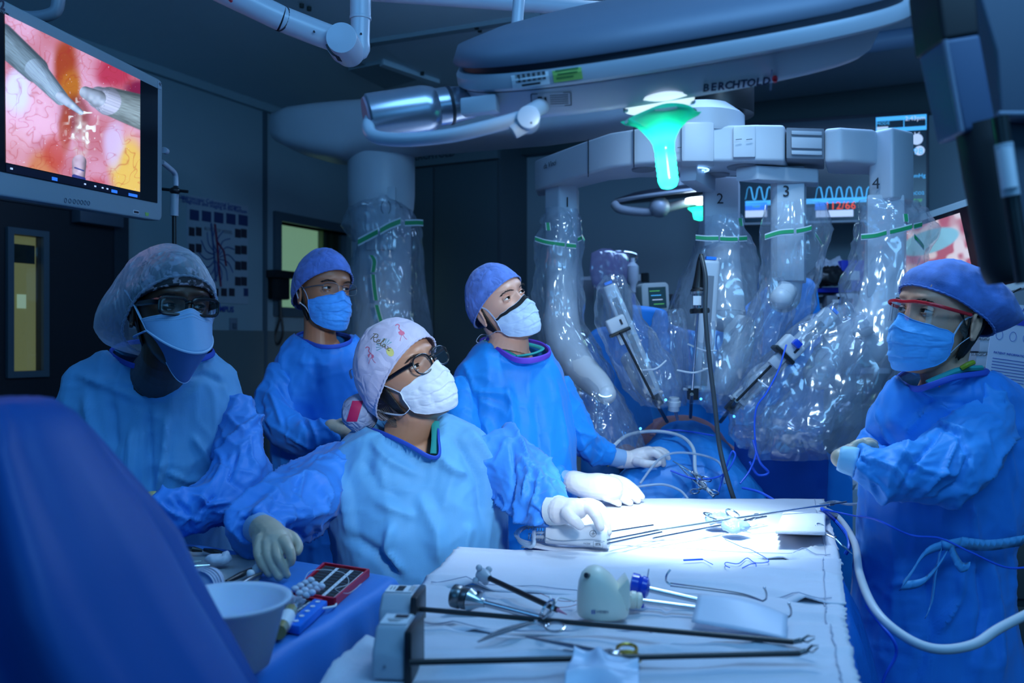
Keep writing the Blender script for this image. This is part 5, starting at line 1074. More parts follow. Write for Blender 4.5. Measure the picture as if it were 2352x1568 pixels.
ringed('needle_holder', 'needle holder with gold finger rings pointing left on the towel', TR(1208, 1462, .038), TR(1400, 1500, .040), [TR(1440, 1490, .042), TR(1448, 1508, .036)], ringr=.0125, r=.0036, ringm=GOLD, spread=.0015)
g = G(); g.tube(smooth_curve([TR(1262, 1368, .03), TR(1272, 1385, .028), TR(1285, 1372, .03), TR(1320, 1380, .026)], 4), .0022, 6); tag(g.build('cotton_strip', mat('cotton', (.8, .8, .82), .9)), 'tiny white twisted strip beside the black trocar', 'strip')
wrapcord('thread', 'reddish fine thread looped between trocar and ivory device', [TR(1240, 1362, .022), TR(1290, 1380, .022), TR(1345, 1378, .022), TR(1310, 1392, .022), TR(1275, 1395, .022)], .0006, mat('thread_red', (.4, .12, .14), .6), cat='thread')
# retractors
for k, (a, m1, b, lab) in enumerate((((1540, 1342), (1690, 1362), (1752, 1380), 'slim steel double-hook retractor above the paper card'), ((1640, 1388), (1740, 1400), (1808, 1418), 'slim steel retractor half under the paper card'))):
    t = thing('retractor', lab, 'retractor', TR(*m1, .02)); zz = .026
    for s in (-1, 1):
        g = G(); p0, p1, p2 = TR(a[0], a[1]+s*3, zz), TR(m1[0], m1[1]+s*2, zz), TR(*b, zz); g.tube(smooth_curve([p0, p1, p2], 5), .0016, 7); g.build('shank', STEEL, t)
    g = G(); p = TR(*b, zz); g.tube(smooth_curve([p, p+Vector((.006, 0, .004)), p+Vector((.006, 0, .014)), p+Vector((.003, 0, .022))], 4), .0018, 8); g.ball(p+Vector((.003, 0, .023)), .0026, 8)
    if k == 0: p = TR(*a, zz); g.tube(smooth_curve([p, p+Vector((-.008, 0, .006)), p+Vector((-.007, 0, .018)), p+Vector((.0, 0, .028))], 4), .0020, 8)
    g.build('hook', STEEL, t)
# translucent card
g = G(); A, B, C_, D = TR(1603, 1366, .055), TR(1810, 1412, .040), TR(1806, 1466, .030), TR(1588, 1428, .028)
g.sheet(lambda u, v: A.lerp(B, u).lerp(D.lerp(C_, u), v)+Vector((0, 0, .010*math.sin(u*PI)*(1-v))), 16, 8); tag(g.build('paper_card', mat('paper_translucent', (.62, .70, .84), .45, alpha=.86), smooth=180, solid=.0008), 'folded pale translucent paper lying over the steel tubes', 'paper')
# robotic instruments in front
def robinst(label, plate0, plate1, shaft0, shaft1, jaw, housing, lab_txt):
    t = thing('robotic_instrument', label, 'instrument', shaft0)
    a, b = Vector(shaft0), Vector(shaft1); g = G(); g.cyl(a, b, .0042, 14); g.build('shaft', BLACKP, t)
    ax = (b-a).normalized(); j = Vector(jaw)
    g = G(); g.cyl(b, b.lerp(j, .3), .0038, 10); g.ball(b.lerp(j, .32), .0042, 10); g.build('wrist', STEEL_D, t)
    for s in (-1, 1):
        g = G(); side = Vector((0, 0, 1)); q = b.lerp(j, .35); g.tube([q, q.lerp(j, .5)+side*s*.0045, j+side*s*.0015], [.003, .0028, .0010], 7, flat=.6); g.build('jaw', STEEL_D, t)
    return t, ax
t, ax = robinst('long black-shafted robotic instrument with barcode housing, farther one', None, None, TR(960, 1398, .045), TR(1822, 1474, .036), TR(1872, 1463, .046), None, None)
def housing(t, px0, px1, pyt, pyb, z0, dep, h, seed, txt, plate=True):
    """grey housing block with label on the sloping top and a black end plate"""
    c = TR((px0+px1)/2, pyb, z0); s = c.y/F; w = (px1-px0)*s
    M = Matrix.Translation(c) @ Matrix.Rotation(-.10, 4, 'Z')
    prof = [(0, 0), (dep, 0), (dep, h*.9), (dep*.9, h), (dep*.28, h), (dep*.05, h*.62), (0, h*.5)]
    g = G(); v = []; n = len(prof)
    for x in (-w/2, w/2): v += [M @ Vector((x, y, zz)) for y, zz in prof]
    g.add(v, [tuple(range(n)), tuple(range(2*n-1, n-1, -1))]+[(i, n+i, n+(i+1) % n, (i+1) % n) for i in range(n)]); b = g.build('housing', GREYP, t, bevel=.006, seg=3)
    g = G(); g.box((w/2+.005, dep*.48, h*.47), (.011, dep*1.06, h*1.12), M); g.build('end_plate', BLACKP, t, bevel=.004)
    sl = math.atan2(h*.38, dep*.23); ML = M @ Matrix.Translation((0, dep*.60, h+.0012)); g = G(); g.box((0, 0, 0), (w*.84, dep*.50, .0012), ML); lb = g.build('label', LABELW, t)
    g = G()
    if txt:
        x = -w*.05
        for k in range(22):
            ww = RNG.choice((.0007, .0012, .0018)); g.box((x, 0, .0008), (w*.24, ww*.8, .0006), ML @ Matrix.Translation((w*.06, dep*(-.22+.02*k), 0))) if k % 3 else None
        for k in range(3): g.box((w*(.30+.05*k), 0, .0008), (.0008, dep*.38, .0006), ML)
        for k in range(2): g.box((-w*(.30-.1*k), 0, .0008), (.0012, dep*.22, .0006), ML)
    else:
        g.box((w*.12, dep*.12, .0008), (w*.42, dep*.17, .0006), ML)
        for k in range(3): g.box((-w*.02, -dep*(.04+.06*k), .0008), (w*(.5-.1*k), .0008, .0006), ML)
    g.build('label_print', INK, lb); g = G(); g.box((-w*.1, -.001, h*.28), (w*.07, .001, w*.07), M); g.build('release_button', mat('grey_mark', (.2, .22, .28), .5), t)
housing(t, 868, 944, 0, 1446, .018, .075, .052, 1, True)
t, ax = robinst('long black-shafted robotic instrument with dark window housing, nearest the camera', None, None, TR(940, 1521, .050), TR(1836, 1500, .036), TR(1880, 1484, .046), None, None)
housing(t, 852, 930, 0, 1562, .020, .085, .066, 2, False)
# gauze packet at the bottom
g = G(); me = None
A, B, C_, D = TR(1318, 1498, .05), TR(1466, 1530, .04), TR(1470, 1640, .03), TR(1278, 1640, .03)
g.sheet(lambda u, v: A.lerp(B, u).lerp(D.lerp(C_, u), v), 40, 30); me = g.mesh('gauze_packet'); a = coords(me); a[:, 2] += ridged(a, 22, 3, 2)*.016+vnoise(a, 45, 5)*.004; setco(me, a)
o = meshobj('gauze_packet', me, mat('gauze_film', (.66, .76, .92), .35, alpha=.9)); s = o.modifiers.new('s', 'SOLIDIFY'); s.thickness = .002; tag(o, 'crumpled white packet at the bottom edge of the table', 'packet')
# cables off the right side
wrapcord('hose', 'thick grey-white hose looping below the right woman', [TR(1880, 1165, .05), P(1925, 1188, 2.42), P(1962, 1245, 2.1), P(1975, 1320, 1.80), P(2010, 1400, 1.62), P(2075, 1460, 1.55), P(2150, 1490, 1.52), P(2235, 1480, 1.52), P(2300, 1440, 1.55), P(2420, 1380, 1.6)], .0085, WHITE_CORD, cat='hose', n=12)
wrapcord('cord', 'thin blue cord sagging across the right gown', [TR(1885, 1168, .05), P(1960, 1184, 2.2), P(2010, 1192, 1.83), P(2090, 1228, 1.80), P(2160, 1236, 1.80), P(2230, 1268, 1.79), P(2320, 1304, 1.79), P(2420, 1290, 1.8)], .0022, BLUE_CORD, cat='cord')
wrapcord('cord', 'blue cord bending beside the grey hose at the table corner', [TR(1888, 1168, .05), P(1918, 1195, 2.35), P(1945, 1228, 2.2), P(1950, 1255, 2.15), P(1942, 1272, 2.15)], .005, BLUE_CORD, cat='cord')
wrapcord('cord', 'blue cord hanging down in front of the gown by the table drape', [P(1990, 1390, 1.66), P(2020, 1430, 1.62), P(2052, 1470, 1.6), P(2058, 1505, 1.6), P(2030, 1560, 1.6), P(2015, 1640, 1.6)], .003, BLUE_CORD, cat='cord')
wrapcord('tube', 'clear tube leaving the table at the far right corner', [TR(1880, 1160, .05), P(1915, 1152, 2.5), P(1950, 1158, 2.4), P(1990, 1154, 2.3)], .004, TUBE, cat='tube')

# ------------------------------------------------------------------ left table
bw = thing('bowl', 'translucent plastic bowl on the blue left table', 'bowl', TL(530, 1560))
bc = TL(522, 1538, 0); rr = .099
M = Matrix.Translation((bc.x, bc.y, ZL+.004))
g = G(); g.lathe([(.0, 0), (.052, 0), (.058, .004), (.080, .088), (.088, .092), (.0885, .096), (.084, .097), (.077, .093), (.056, .010), (.0, .006)], M, 56, caps=False)
g.build('shell', mat('bowl_frost', (.80, .82, .95), .4, sss=.3), bw, smooth=60)
cu = thing('cup_stack', 'stack of white medicine cups lying on its side', 'cups', TL(480, 1330)); a, b = TL(452, 1352, .045), TL(512, 1318, .035); ax = (b-a).normalized()
for k in range(4):
    M = frame(a+ax*.012*k, ax, (0, 0, 1)) @ Matrix.Rotation(PI/2, 4, 'Y'); g = G(); g.lathe([(.0, .030 if k < 3 else .0305), (.022, .030), (.029, .0), (.0305, -.001), (.0305, .001), (.0235, .032), (0, .033)], M, 28, caps=False) if k == 3 else g.lathe([(.0285, .0), (.0305, -.001), (.0305, .002), (.024, .028), (.0225, .028)], M, 28, caps=False)
    g.build('cup', mat('cup_frost', (.62, .68, .82), .4, trans=.1), cu)
g = G(); M = frame(a, ax, (0, 0, 1)) @ Matrix.Rotation(PI/2, 4, 'Y'); g.lathe([(.0, .004), (.027, .004), (.027, .006), (0, .006)], M, 28, caps=False); g.build('cup_base', mat('cup_frost', (.62, .68, .82), .4), cu)
towel('towel', 'taupe folded towel under instruments behind the bowl', [(360, 1258), (610, 1296), (590, 1350), (330, 1420)], .004, m=TOWEL_T, seed=9, amp=.006, nu=40, nv=30, group=None, T=TL)
for k, (a, b, lab) in enumerate((((395, 1296), (462, 1288), 'upper of two steel forceps on the taupe towel'), ((395, 1306), (482, 1297), 'lower of two steel forceps on the taupe towel'))):
    t = thing('forceps', lab, 'forceps', TL(*a, .02))
    for s in (-1, 1): g = G(); g.tube([TL(a[0]-25, a[1]+s*3, .025), TL(*a, .028)+Vector((0, 0, s*.003)), TL(*b, .026)], [.003, .0034, .001], 8); g.build('arm', STEEL, t)
for k, (x, y, r_, lab) in enumerate(((498, 1284, (.026, .016, .010), 'larger white rolled gauze beside the cups'), (518, 1282, (.010, .018, .013), 'small white gauze ball right of the rolled gauze'))):
    g = G(); g.ball(TL(x, y, .026), r_, 16); me = g.remesh(.003, 1); aa = coords(me); nr = normals(me); setco(me, aa+nr*(crumple(aa, 40, k)*.008)[:, None]); tag(meshobj('gauze_roll', me, mat('gauze_white', (.6, .62, .72), .9)), lab, 'gauze')
for k, (x0, y0, x1, y1, m, lab) in enumerate(((520, 1336, 585, 1304, BLACKP, 'dark clamp handle under the fingertips'), (545, 1345, 600, 1316, STEEL_D, 'grey steel handle right of the dark clamp'), (470, 1262, 520, 1272, BLACKP, 'black rod at the towel edge behind the gauze'), (425, 1258, 465, 1264, BLACKP, 'short black rod beside the forceps'))):
    t = thing('instrument', lab, 'instrument', TL(x0, y0, .01)); g = G(); g.tube([TL(x0, y0, .02), TL((x0+x1)/2, (y0+y1)/2, .024), TL(x1, y1, .02)], [.004, .006, .003], 10); g.build('handle', m, t)
g = G(); g.ball(TL(592, 1308, .02), .012, 10); g.ball(TL(575, 1318, .02), .009, 10); tag(g.build('cable_tip', mat('tip_white', (.7, .72, .78), .4)), 'small white plastic tip under the fingers', 'tip')
# needle counter: two red trays hinged like a book
nc = thing('needle_counter', 'open red needle counter book with black foam strips', 'needle counter', TL(740, 1380))
def tray(parent, q, name, zz=.004):
    A, B, C_, D = [TL(x, y, zz) for x, y in q]; up = Vector((0, 0, 1))
    g = G(); g.add([A, B, C_, D]+[v+up*.003 for v in (A, B, C_, D)], [(0, 3, 2, 1), (4, 5, 6, 7), (0, 1, 5, 4), (1, 2, 6, 5), (2, 3, 7, 6), (3, 0, 4, 7)])
    for a, b in ((A, B), (B, C_), (C_, D), (D, A)): g.beam(a+up*.006, b+up*.006, .005, .014)
    t = g.build(name, RED, parent)
    f = lambda u, v: A.lerp(B, u).lerp(D.lerp(C_, u), v)+up*.006
    for k, (u0, u1, mm) in enumerate(((.05, .30, 0), (.31, .38, 1), (.39, .62, 0), (.63, .71, 1), (.72, .90, 0), (.91, .96, 1))):
        g = G(); vs = [f(u0, .05), f(u1, .05), f(u1, .95), f(u0, .95)]; h = .004 if mm == 0 else .003; g.add(vs+[v+up*h for v in vs], [(4, 5, 6, 7), (0, 1, 5, 4), (1, 2, 6, 5), (2, 3, 7, 6), (3, 0, 4, 7)])
        g.build('foam_strip' if mm == 0 else 'number_strip', mat('foam_black', (.012, .012, .016), .8) if mm == 0 else LABELW, t)
        g = G()
        for j in range(10):
            v = .08+.09*j
            if mm == 0: p0, p1 = f(u0+.01, v)+up*.0045, f(u1-.01, v)+up*.0045; g.tube([p0, p1], .0005, 4)
            else: g.box((0, 0, 0), (.0016, .0012, .0004), Matrix.Translation(f((u0+u1)/2, v)+up*.0034))
        g.build('foam_rib' if mm == 0 else 'printed_number', mat('grey_mark', (.2, .22, .28), .5) if mm == 0 else INK, t)
    return t
tray(nc, [(745, 1306), (846, 1322), (769, 1390), (672, 1374)], 'tray'); tray(nc, [(680, 1384), (738, 1392), (630, 1470), (600, 1440)], 'tray')
for k, (x, y) in enumerate([(678, 1352), (690, 1345), (702, 1338), (714, 1332), (688, 1362), (700, 1355), (712, 1348), (724, 1342), (704, 1366), (716, 1360), (728, 1352), (738, 1346)]):
    g = G(); c = TL(x, y, .024+.004*(k % 2)); g.ball(c, (.0075, .0055, .0055), 10); g.tube([c+Vector((.006*math.cos(t_), .0, .006*math.sin(t_))) for t_ in np.linspace(0, 2*PI, 13)], .0006, 4, caps=False)
    tag(g.build('cotton_peanut', mat('cotton_blue_thread', (.68, .70, .8), .8)), 'tiny white cotton roll tied with dark thread, on the red needle counter', 'cotton roll', 'cotton rolls on the needle counter')
bt = thing('specimen_vial', 'small amber vial with white label beside the bowl', 'vial', TL(648, 1440)); a, b = TL(640, 1452, .02), TL(668, 1402, .024); g = G(); g.cyl(a, b, .0115, 16); g.build('glass', mat('amber_glass', (.30, .24, .08), .15), bt)
g = G(); g.cyl(a.lerp(b, .25), a.lerp(b, .75), .0119, 16); g.build('label', LABELW, bt); g = G(); g.cyl(b, b+(b-a).normalized()*.012, .009, 14); g.build('cap', STEEL, bt)
tb = thing('blue_tray', 'blue plastic tray edge with round white dots', 'tray', TL(700, 1430)); A, B, C_, D = [TL(x, y, .004) for x, y in ((722, 1392), (752, 1398), (688, 1458), (655, 1452))]
g = G(); up = Vector((0, 0, 1)); g.add([A, B, C_, D]+[v+up*.014 for v in (A, B, C_, D)], [(0, 3, 2, 1), (4, 5, 6, 7), (0, 1, 5, 4), (1, 2, 6, 5), (2, 3, 7, 6), (3, 0, 4, 7)]); g.build('tray_body', mat('tray_blue', (.01, .18, .75), .3), tb, bevel=.002)
for k in range(5):
    c = (A.lerp(B, .5)).lerp(D.lerp(C_, .5), .12+.19*k)+up*.0145; g = G(); g.cyl(c, c+up*.001, .0042, 12); g.build('dot', LABELW, tb)
g = G(); me = None; g.ball(TL(665, 1385, .02), (.022, .022, .014), 16); me = g.remesh(.003, 1); aa = coords(me); nr = normals(me); setco(me, aa+nr*(crumple(aa, 45, 3)*.016)[:, None]); tag(meshobj('crumpled_wrapper', me, plastic('wrapper_film', milk=.35, crease=40)), 'crumpled clear wrapper between bowl and red counter', 'wrapper')
wrapcord('thread', 'fine white thread looping over the red needle counter', [TL(700, 1330, .02), TL(712, 1312, .03), TL(745, 1308, .03), TL(790, 1316, .02), TL(800, 1340, .016), TL(770, 1352, .016), TL(800, 1362, .016), TL(830, 1340, .02)], .0005, LABELW, cat='thread')
g = G(); A = TL(690, 1372, .02); g.tube(smooth_curve([TL(740, 1397, .012), TL(768, 1392, .008), TL(772, 1386, .006)], 4), .002, 6); tag(g.build('paper_strip', LABELW), 'thin white strip below the red counter hinge', 'strip')

# ------------------------------------------------------------------ blurred draped equipment close to the camera at left
fg = thing('draped_equipment', 'large out-of-focus blue-draped equipment filling the bottom left corner', 'draped equipment', P(120, 1400, .95)*1)
fg.location.z = 0
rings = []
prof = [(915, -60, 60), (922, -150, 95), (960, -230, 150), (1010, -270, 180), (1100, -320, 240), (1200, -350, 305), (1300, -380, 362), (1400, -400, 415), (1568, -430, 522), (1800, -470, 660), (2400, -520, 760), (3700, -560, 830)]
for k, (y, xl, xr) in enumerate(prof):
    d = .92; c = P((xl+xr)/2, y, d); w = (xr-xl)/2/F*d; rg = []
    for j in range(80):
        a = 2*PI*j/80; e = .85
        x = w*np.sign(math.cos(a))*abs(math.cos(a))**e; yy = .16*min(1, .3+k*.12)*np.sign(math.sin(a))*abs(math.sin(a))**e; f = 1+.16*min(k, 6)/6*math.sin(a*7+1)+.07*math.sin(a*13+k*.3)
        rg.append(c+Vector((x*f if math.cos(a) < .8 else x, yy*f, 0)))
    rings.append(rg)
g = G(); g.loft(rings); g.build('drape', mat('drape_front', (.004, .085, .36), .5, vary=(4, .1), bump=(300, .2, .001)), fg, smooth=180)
# ================================================================== surgical robot, patient, drapes
ROB = mat('robot_white', (.52, .56, .62), .38, vary=(8, .05)); ROB_D = mat('robot_grey', (.20, .22, .26), .4); SEAM = mat('robot_seam', (.05, .06, .08), .6)
GREENT = mat('green_tape', (.01, .30, .10), .5); LED = mat('blue_led', (.05, .3, 1), .3, emit=(.05, .35, 1), estr=5); TAPEW = mat('tape_white', (.7, .72, .76), .5)
FILM = plastic('sterile_film', (.70, .80, .96), milk=.16, gloss=.16, crease=15, rough=.15, st=.6)
FILM2 = plastic('sterile_film_dense', (.70, .80, .96), milk=.20, gloss=.17, crease=11, rough=.16, st=.7)
rb = thing('surgical_robot', 'white four-armed surgical robot wrapped in clear sterile film', 'robot', (P(870, 800, 4.25).x, 4.25, 0))
def pl(px, d, z): v = P(px, 784, d); return Vector((v.x, v.y, z))
def planprism(g, pts, z0, z1):
    n = len(pts); vs = [pl(x, d, z0) for x, d in pts]+[pl(x, d, z1) for x, d in pts]
    g.add(vs, [tuple(range(n)), tuple(range(2*n-1, n-1, -1))]+[(i, n+i, n+(i+1) % n, (i+1) % n) for i in range(n)])
# column
g = G(); c = pl(876, 4.25, 0); g.lathe([(.30, .0), (.30, .12), (.22, .20), (.145, .22), (.145, 2.05), (.158, 2.10), (.163, 2.16), (.163, 2.36), (.150, 2.40)], Matrix.Translation((c.x, c.y, 0)), 40); g.build('column', ROB, rb)
g = G(); g.box((c.x+.02, c.y-.145, 2.03), (.14, .02, .30)); g.build('column_cover', ROB, rb, bevel=.008)
g = G(); M = frame((c.x+.045, c.y-.158, 2.08), (1, 0, 0), (0, -1, 0)); g.tube([M @ Vector((.022*math.cos(a), .034*math.sin(a), 0)) for a in np.linspace(-1.0, 1.0, 11)], .0025, 5); g.tube([M @ Vector((-.022*math.cos(a), .034*math.sin(a), 0)) for a in np.linspace(-1.0, 1.0, 11)], .0025, 5); g.build('column_mark', ROB_D, rb)
# boom: rounded box lofted from the column's rear to the hub
secs = [(642, 285, 318, 4.42, .06), (650, 268, 332, 4.40, .13), (690, 256, 352, 4.37, .17), (750, 249, 368, 4.32, .19), (815, 243, 376, 4.26, .19), (860, 241, 362, 4.22, .19), (960, 240, 348, 4.1, .18), (1100, 246, 336, 3.9, .17), (1240, 250, 324, 3.68, .16), (1420, 232, 300, 3.45, .15), (1600, 205, 262, 3.25, .14), (1655, 215, 255, 3.2, .08)]
rings = []
for x, yt, yb, d, t in secs:
    a, b = P(x, yt, d), P(x, yb, d); cc = (a+b)/2; h = (a.z-b.z)/2; rings.append([cc+Vector((0.25*t*np.sign(math.cos(q))*abs(math.cos(q))**.5, t*np.sign(math.cos(q))*abs(math.cos(q))**.5, h*np.sign(math.sin(q))*abs(math.sin(q))**.5)) for q in np.linspace(0, 2*PI, 41)[:-1]])
g = G(); g.loft(rings); g.build('boom', ROB, rb, smooth=50)
# hub turntable and cap
hx, hd = 1600, 3.08
h = pl(hx, hd, 0); g = G(); g.lathe([(.16, 2.165), (.165, 2.18), (.165, 2.235), (.15, 2.25), (.13, 2.27)], Matrix.Translation((h.x, h.y, 0)), 40); g.build('turntable', ROB, rb)
g = G(); g.lathe([(.125, 2.25), (.125, 2.36), (.11, 2.38)], Matrix.Translation((h.x+.08, h.y+.02, 0)), 36); g.build('hub_motor', BLACKP, rb)
# main beam carrying the arms
fr = [(1229, 3.50), (1262, 3.39), (1330, 3.20), (1400, 3.04), (1470, 2.97), (1545, 2.94), (1600, 2.925), (1668, 2.93), (1735, 2.92), (1802, 2.925)]
bk = [(1815, 3.12), (1735, 3.18), (1600, 3.22), (1470, 3.22), (1400, 3.28), (1330, 3.44), (1262, 3.62), (1235, 3.64)]
g = G(); planprism(g, fr+bk, 2.055, 2.178); g.build('arm_beam', ROB, rb, bevel=.012, seg=3)
g = G(); planprism(g, [(1565, 2.905), (1575, 2.90), (1625, 2.90), (1640, 2.905), (1640, 3.0), (1565, 3.0)], 2.05, 2.182); g.build('beam_cover', ROB, rb, bevel=.008)
g = G(); planprism(g, [(1684, 2.908), (1735, 2.903), (1735, 2.95), (1684, 2.95)], 2.065, 2.168); g.build('beam_hatch', ROB, rb, bevel=.004)
for x, d in ((1455, 2.97), (1350, 3.145)):
    g = G(); planprism(g, [(x, d), (x+2, d-.004), (x+2, d+.05), (x, d+.05)], 2.053, 2.180); g.build('seam', SEAM, rb)
g = G()
for x, d, z in ((1506, 2.945, 2.10), (1556, 2.93, 2.10), (1690, 2.90, 2.12), (1714, 2.90, 2.12)): a = pl(x, d-.008, z); g.beam(a, a+Vector((.02, 0, .002)), .002, .002)
g.build('marking', SEAM, rb)
# underside discs, lit emblem
for k, (x, y, w, lit) in enumerate(((1478, 388, 26, 0), (1542, 402, 24, 0), (1596, 386, 31, 1), (1646, 400, 28, 0), (1706, 382, 34, 0))):
    z = 2.055; d = (z-CZ)*F/(784-y); c = P(x, y, d); r = w/F*d
    g = G(); g.lathe([(r, z-.006), (r*1.05, z), (r*1.05, z+.004)], Matrix.Translation((c.x, c.y, 0)), 32); g.build('underside_disc', ROB_D if not lit else ROB, rb)
    if lit:
        g = G(); MM = Matrix.Translation((c.x, c.y, z-.008)); g.tube([MM @ Vector((r*math.cos(a), r*math.sin(a), 0)) for a in np.linspace(0, 2*PI, 33)], .0028, 5, caps=False)
        for a0 in (0, PI/2, PI, PI*1.5): g.beam(MM @ Vector((r*.25*math.cos(a0), r*.25*math.sin(a0), 0)), MM @ Vector((r*.72*math.cos(a0), r*.72*math.sin(a0), 0)), .010, .002)
        g.build('lit_emblem', mat('emblem_light', (.3, .5, 1), .3, emit=(.25, .55, 1), estr=3), rb)
text('da Vinci', frame(pl(1262, 3.375, 2.135), pl(1330, 3.20, 0)-pl(1262, 3.39, 0), (-.8, -.5, 0)), .030, SEAM, rb, 'lettering', shear=.2)
# slotted joint and arm four housing
g = G(); planprism(g, [(1806, 2.93), (1893, 2.945), (1893, 3.12), (1806, 3.12)], 2.066, 2.170); g.build('slot_joint', ROB_D, rb, bevel=.004)
g = G()
for z0, z1 in ((2.078, 2.092), (2.10, 2.137), (2.145, 2.158)): planprism(g, [(1818, 2.923), (1888, 2.936), (1888, 3.0), (1818, 3.0)], z0, z1)
g.build('joint_plate', ROB, rb, bevel=.003)
g = G(); planprism(g, [(1893, 2.95), (1932, 2.93), (2008, 2.96), (2022, 3.0), (2022, 3.18), (1900, 3.15)], 2.055, 2.172); g.build('arm_link', ROB, rb, bevel=.016, seg=4)
g = G(); planprism(g, [(1996, 3.0), (2050, 2.93), (2098, 3.0), (2094, 3.14), (2006, 3.14)], 1.93, 2.172); g.build('arm_head', ROB, rb, bevel=.012, seg=3)
# arm posts with their numbers
posts = [(1252, 1283, 1326, 3.46, 3.38, 2.06, 1.62, '1', 1303, 465), (1614, 1618, 1696, 3.24, 3.22, 2.06, 1.66, '2', 1654, 457), (1770, 1785, 1848, 3.05, 3.02, 2.06, 1.66, '3', 1806, 440), (1990, 1992, 2078, 3.02, 2.96, 1.95, 1.60, '4', 2012, 422)]
for x0, xm, x1, ds, df, z1, z0, num, nx, ny in posts:
    g = G(); planprism(g, [(x0, ds), (xm, df), (x1, df), (x1+4, df+.14), (x0+2, df+.16)], z0, z1); po = g.build('arm_post', ROB, rb, bevel=.008, seg=2)
    text(num, facing(nx, ny, df-.004), .055, INK, po, 'printed_number')
g = G(); planprism(g, [(1560, 3.0), (1600, 2.98), (1645, 3.2), (1600, 3.22)], 2.0, 2.06); g.build('arm_link', ROB, rb, bevel=.01)
g = G(); planprism(g, [(1690, 3.0), (1740, 2.96), (1880, 3.02), (1880, 3.12)], 2.0, 2.05); g.build('arm_link', ROB, rb, bevel=.008)
# lower arms inside the film
def limb(name, pts, m=ROB, n=20, flat=1): g = G(); v, r = chain(pts, 5); g.tube(v, r, n, flat=flat); g.ball(v[-1], r[-1], 16); return g.build(name, m, rb, smooth=60)
limb('upper_arm', [(1292, 560, 3.42, 36), (1290, 680, 3.38, 36), (1290, 740, 3.34, 42), (1300, 800, 3.26, 44)])
limb('forearm', [(1300, 790, 3.24, 44), (1330, 840, 3.12, 38), (1370, 880, 3.02, 32), (1392, 905, 2.96, 24)])
g = G(); MM = facing(1391, 902, 2.905); g.tube([MM @ Vector((.024*math.cos(a), .013*math.sin(a), 0)) for a in np.linspace(-2.8, -.6, 10)], .0020, 5); g.build('light_arc', mat('arc_light', (.2, .5, 1), .3, emit=(.3, .65, 1), estr=4), rb)
limb('upper_arm', [(1656, 560, 3.22, 38), (1665, 640, 3.22, 38), (1668, 720, 3.2, 44)]); limb('upper_arm', [(1815, 540, 3.06, 34), (1808, 620, 3.08, 36), (1800, 680, 3.1, 38)]); limb('elbow_joint', [(1805, 668, 2.99, 26), (1795, 684, 2.96, 26)], ROB)
limb('upper_arm', [(2035, 520, 3.04, 44), (2030, 640, 3.02, 44), (2012, 730, 3.0, 52), (1985, 790, 2.96, 52)]); limb('forearm', [(2000, 760, 2.98, 50), (1930, 800, 2.96, 44), (1880, 860, 2.96, 36)])
g = G(); g.box((0, 0, 0), (.06, .02, .08), facing(1985, 762, 2.885) @ Matrix.Rotation(.4, 4, 'Z')); g.build('joint_port', ROB_D, rb, bevel=.006)
limb('forearm', [(1700, 740, 3.18, 36), (1690, 820, 3.12, 34), (1660, 880, 3.06, 28)]); limb('forearm', [(1450, 820, 3.2, 26), (1480, 880, 3.12, 24), (1510, 915, 3.06, 18)])
# instrument carriages: rail, tip lens, clamp foot
def carriage(a, b, w, tipc):
    A, B = P(*a), P(*b); g = G(); g.beam(A, B, w, w*.7, (0, -1, .2)); r = g.build('carriage_rail', ROB, rb, bevel=w*.22, seg=3)
    d = (A-B).normalized(); g = G(); g.beam(A+d*.002, A+d*.012, w*.55, w*.4, (0, -1, .2)); g.build('rail_tip', mat('tip_blue', (.02, .22, .9), .3), rb)
    g = G(); q = A.lerp(B, .35); g.beam(A.lerp(B, .12)+Vector((0, -w*.36, 0)), A.lerp(B, .95)+Vector((0, -w*.36, 0)), w*.35, .004, (0, -1, .2)); g.build('rail_slot', ROB_D, rb)
carriage((1398, 655, 3.06), (1502, 905, 3.02), .052, 0); carriage((1632, 598, 3.02), (1612, 900, 3.02), .062, 0); carriage((1912, 716, 2.92), (1690, 925, 2.96), .056, 0)
for (x, y, d, w, h, ro) in ((1508, 917, 2.99, .030, .046, .5), (1591, 903, 2.97, .034, .044, 0), (1684, 932, 2.93, .034, .050, -.75)):
    M = facing(x, y, d) @ Matrix.Rotation(ro, 4, 'Z'); g = G(); g.box((0, 0, 0), (w, h, .04), M); g.build('port_clamp', BLACKP, rb, bevel=.006)
    g = G()
    for s in (-1, 1): g.tube([M @ Vector((s*w*.5, h*.3, 0)), M @ Vector((s*(w*.5+.016), h*.34, .004))], .005, 8)
    g.box((0, h*.5, 0), (w*1.15, .008, .045), M); g.build('clamp_wing', ROB, rb, bevel=.0015)
for x, y, d in ((1529, 918, 2.93), (1610, 916, 2.95), (1686, 956, 2.88), (1471, 984, 2.9), (1634, 850, 2.95)):
    g = G(); g.ball(P(x, y, d), .0045, 10); g.build('status_light', LED, rb)
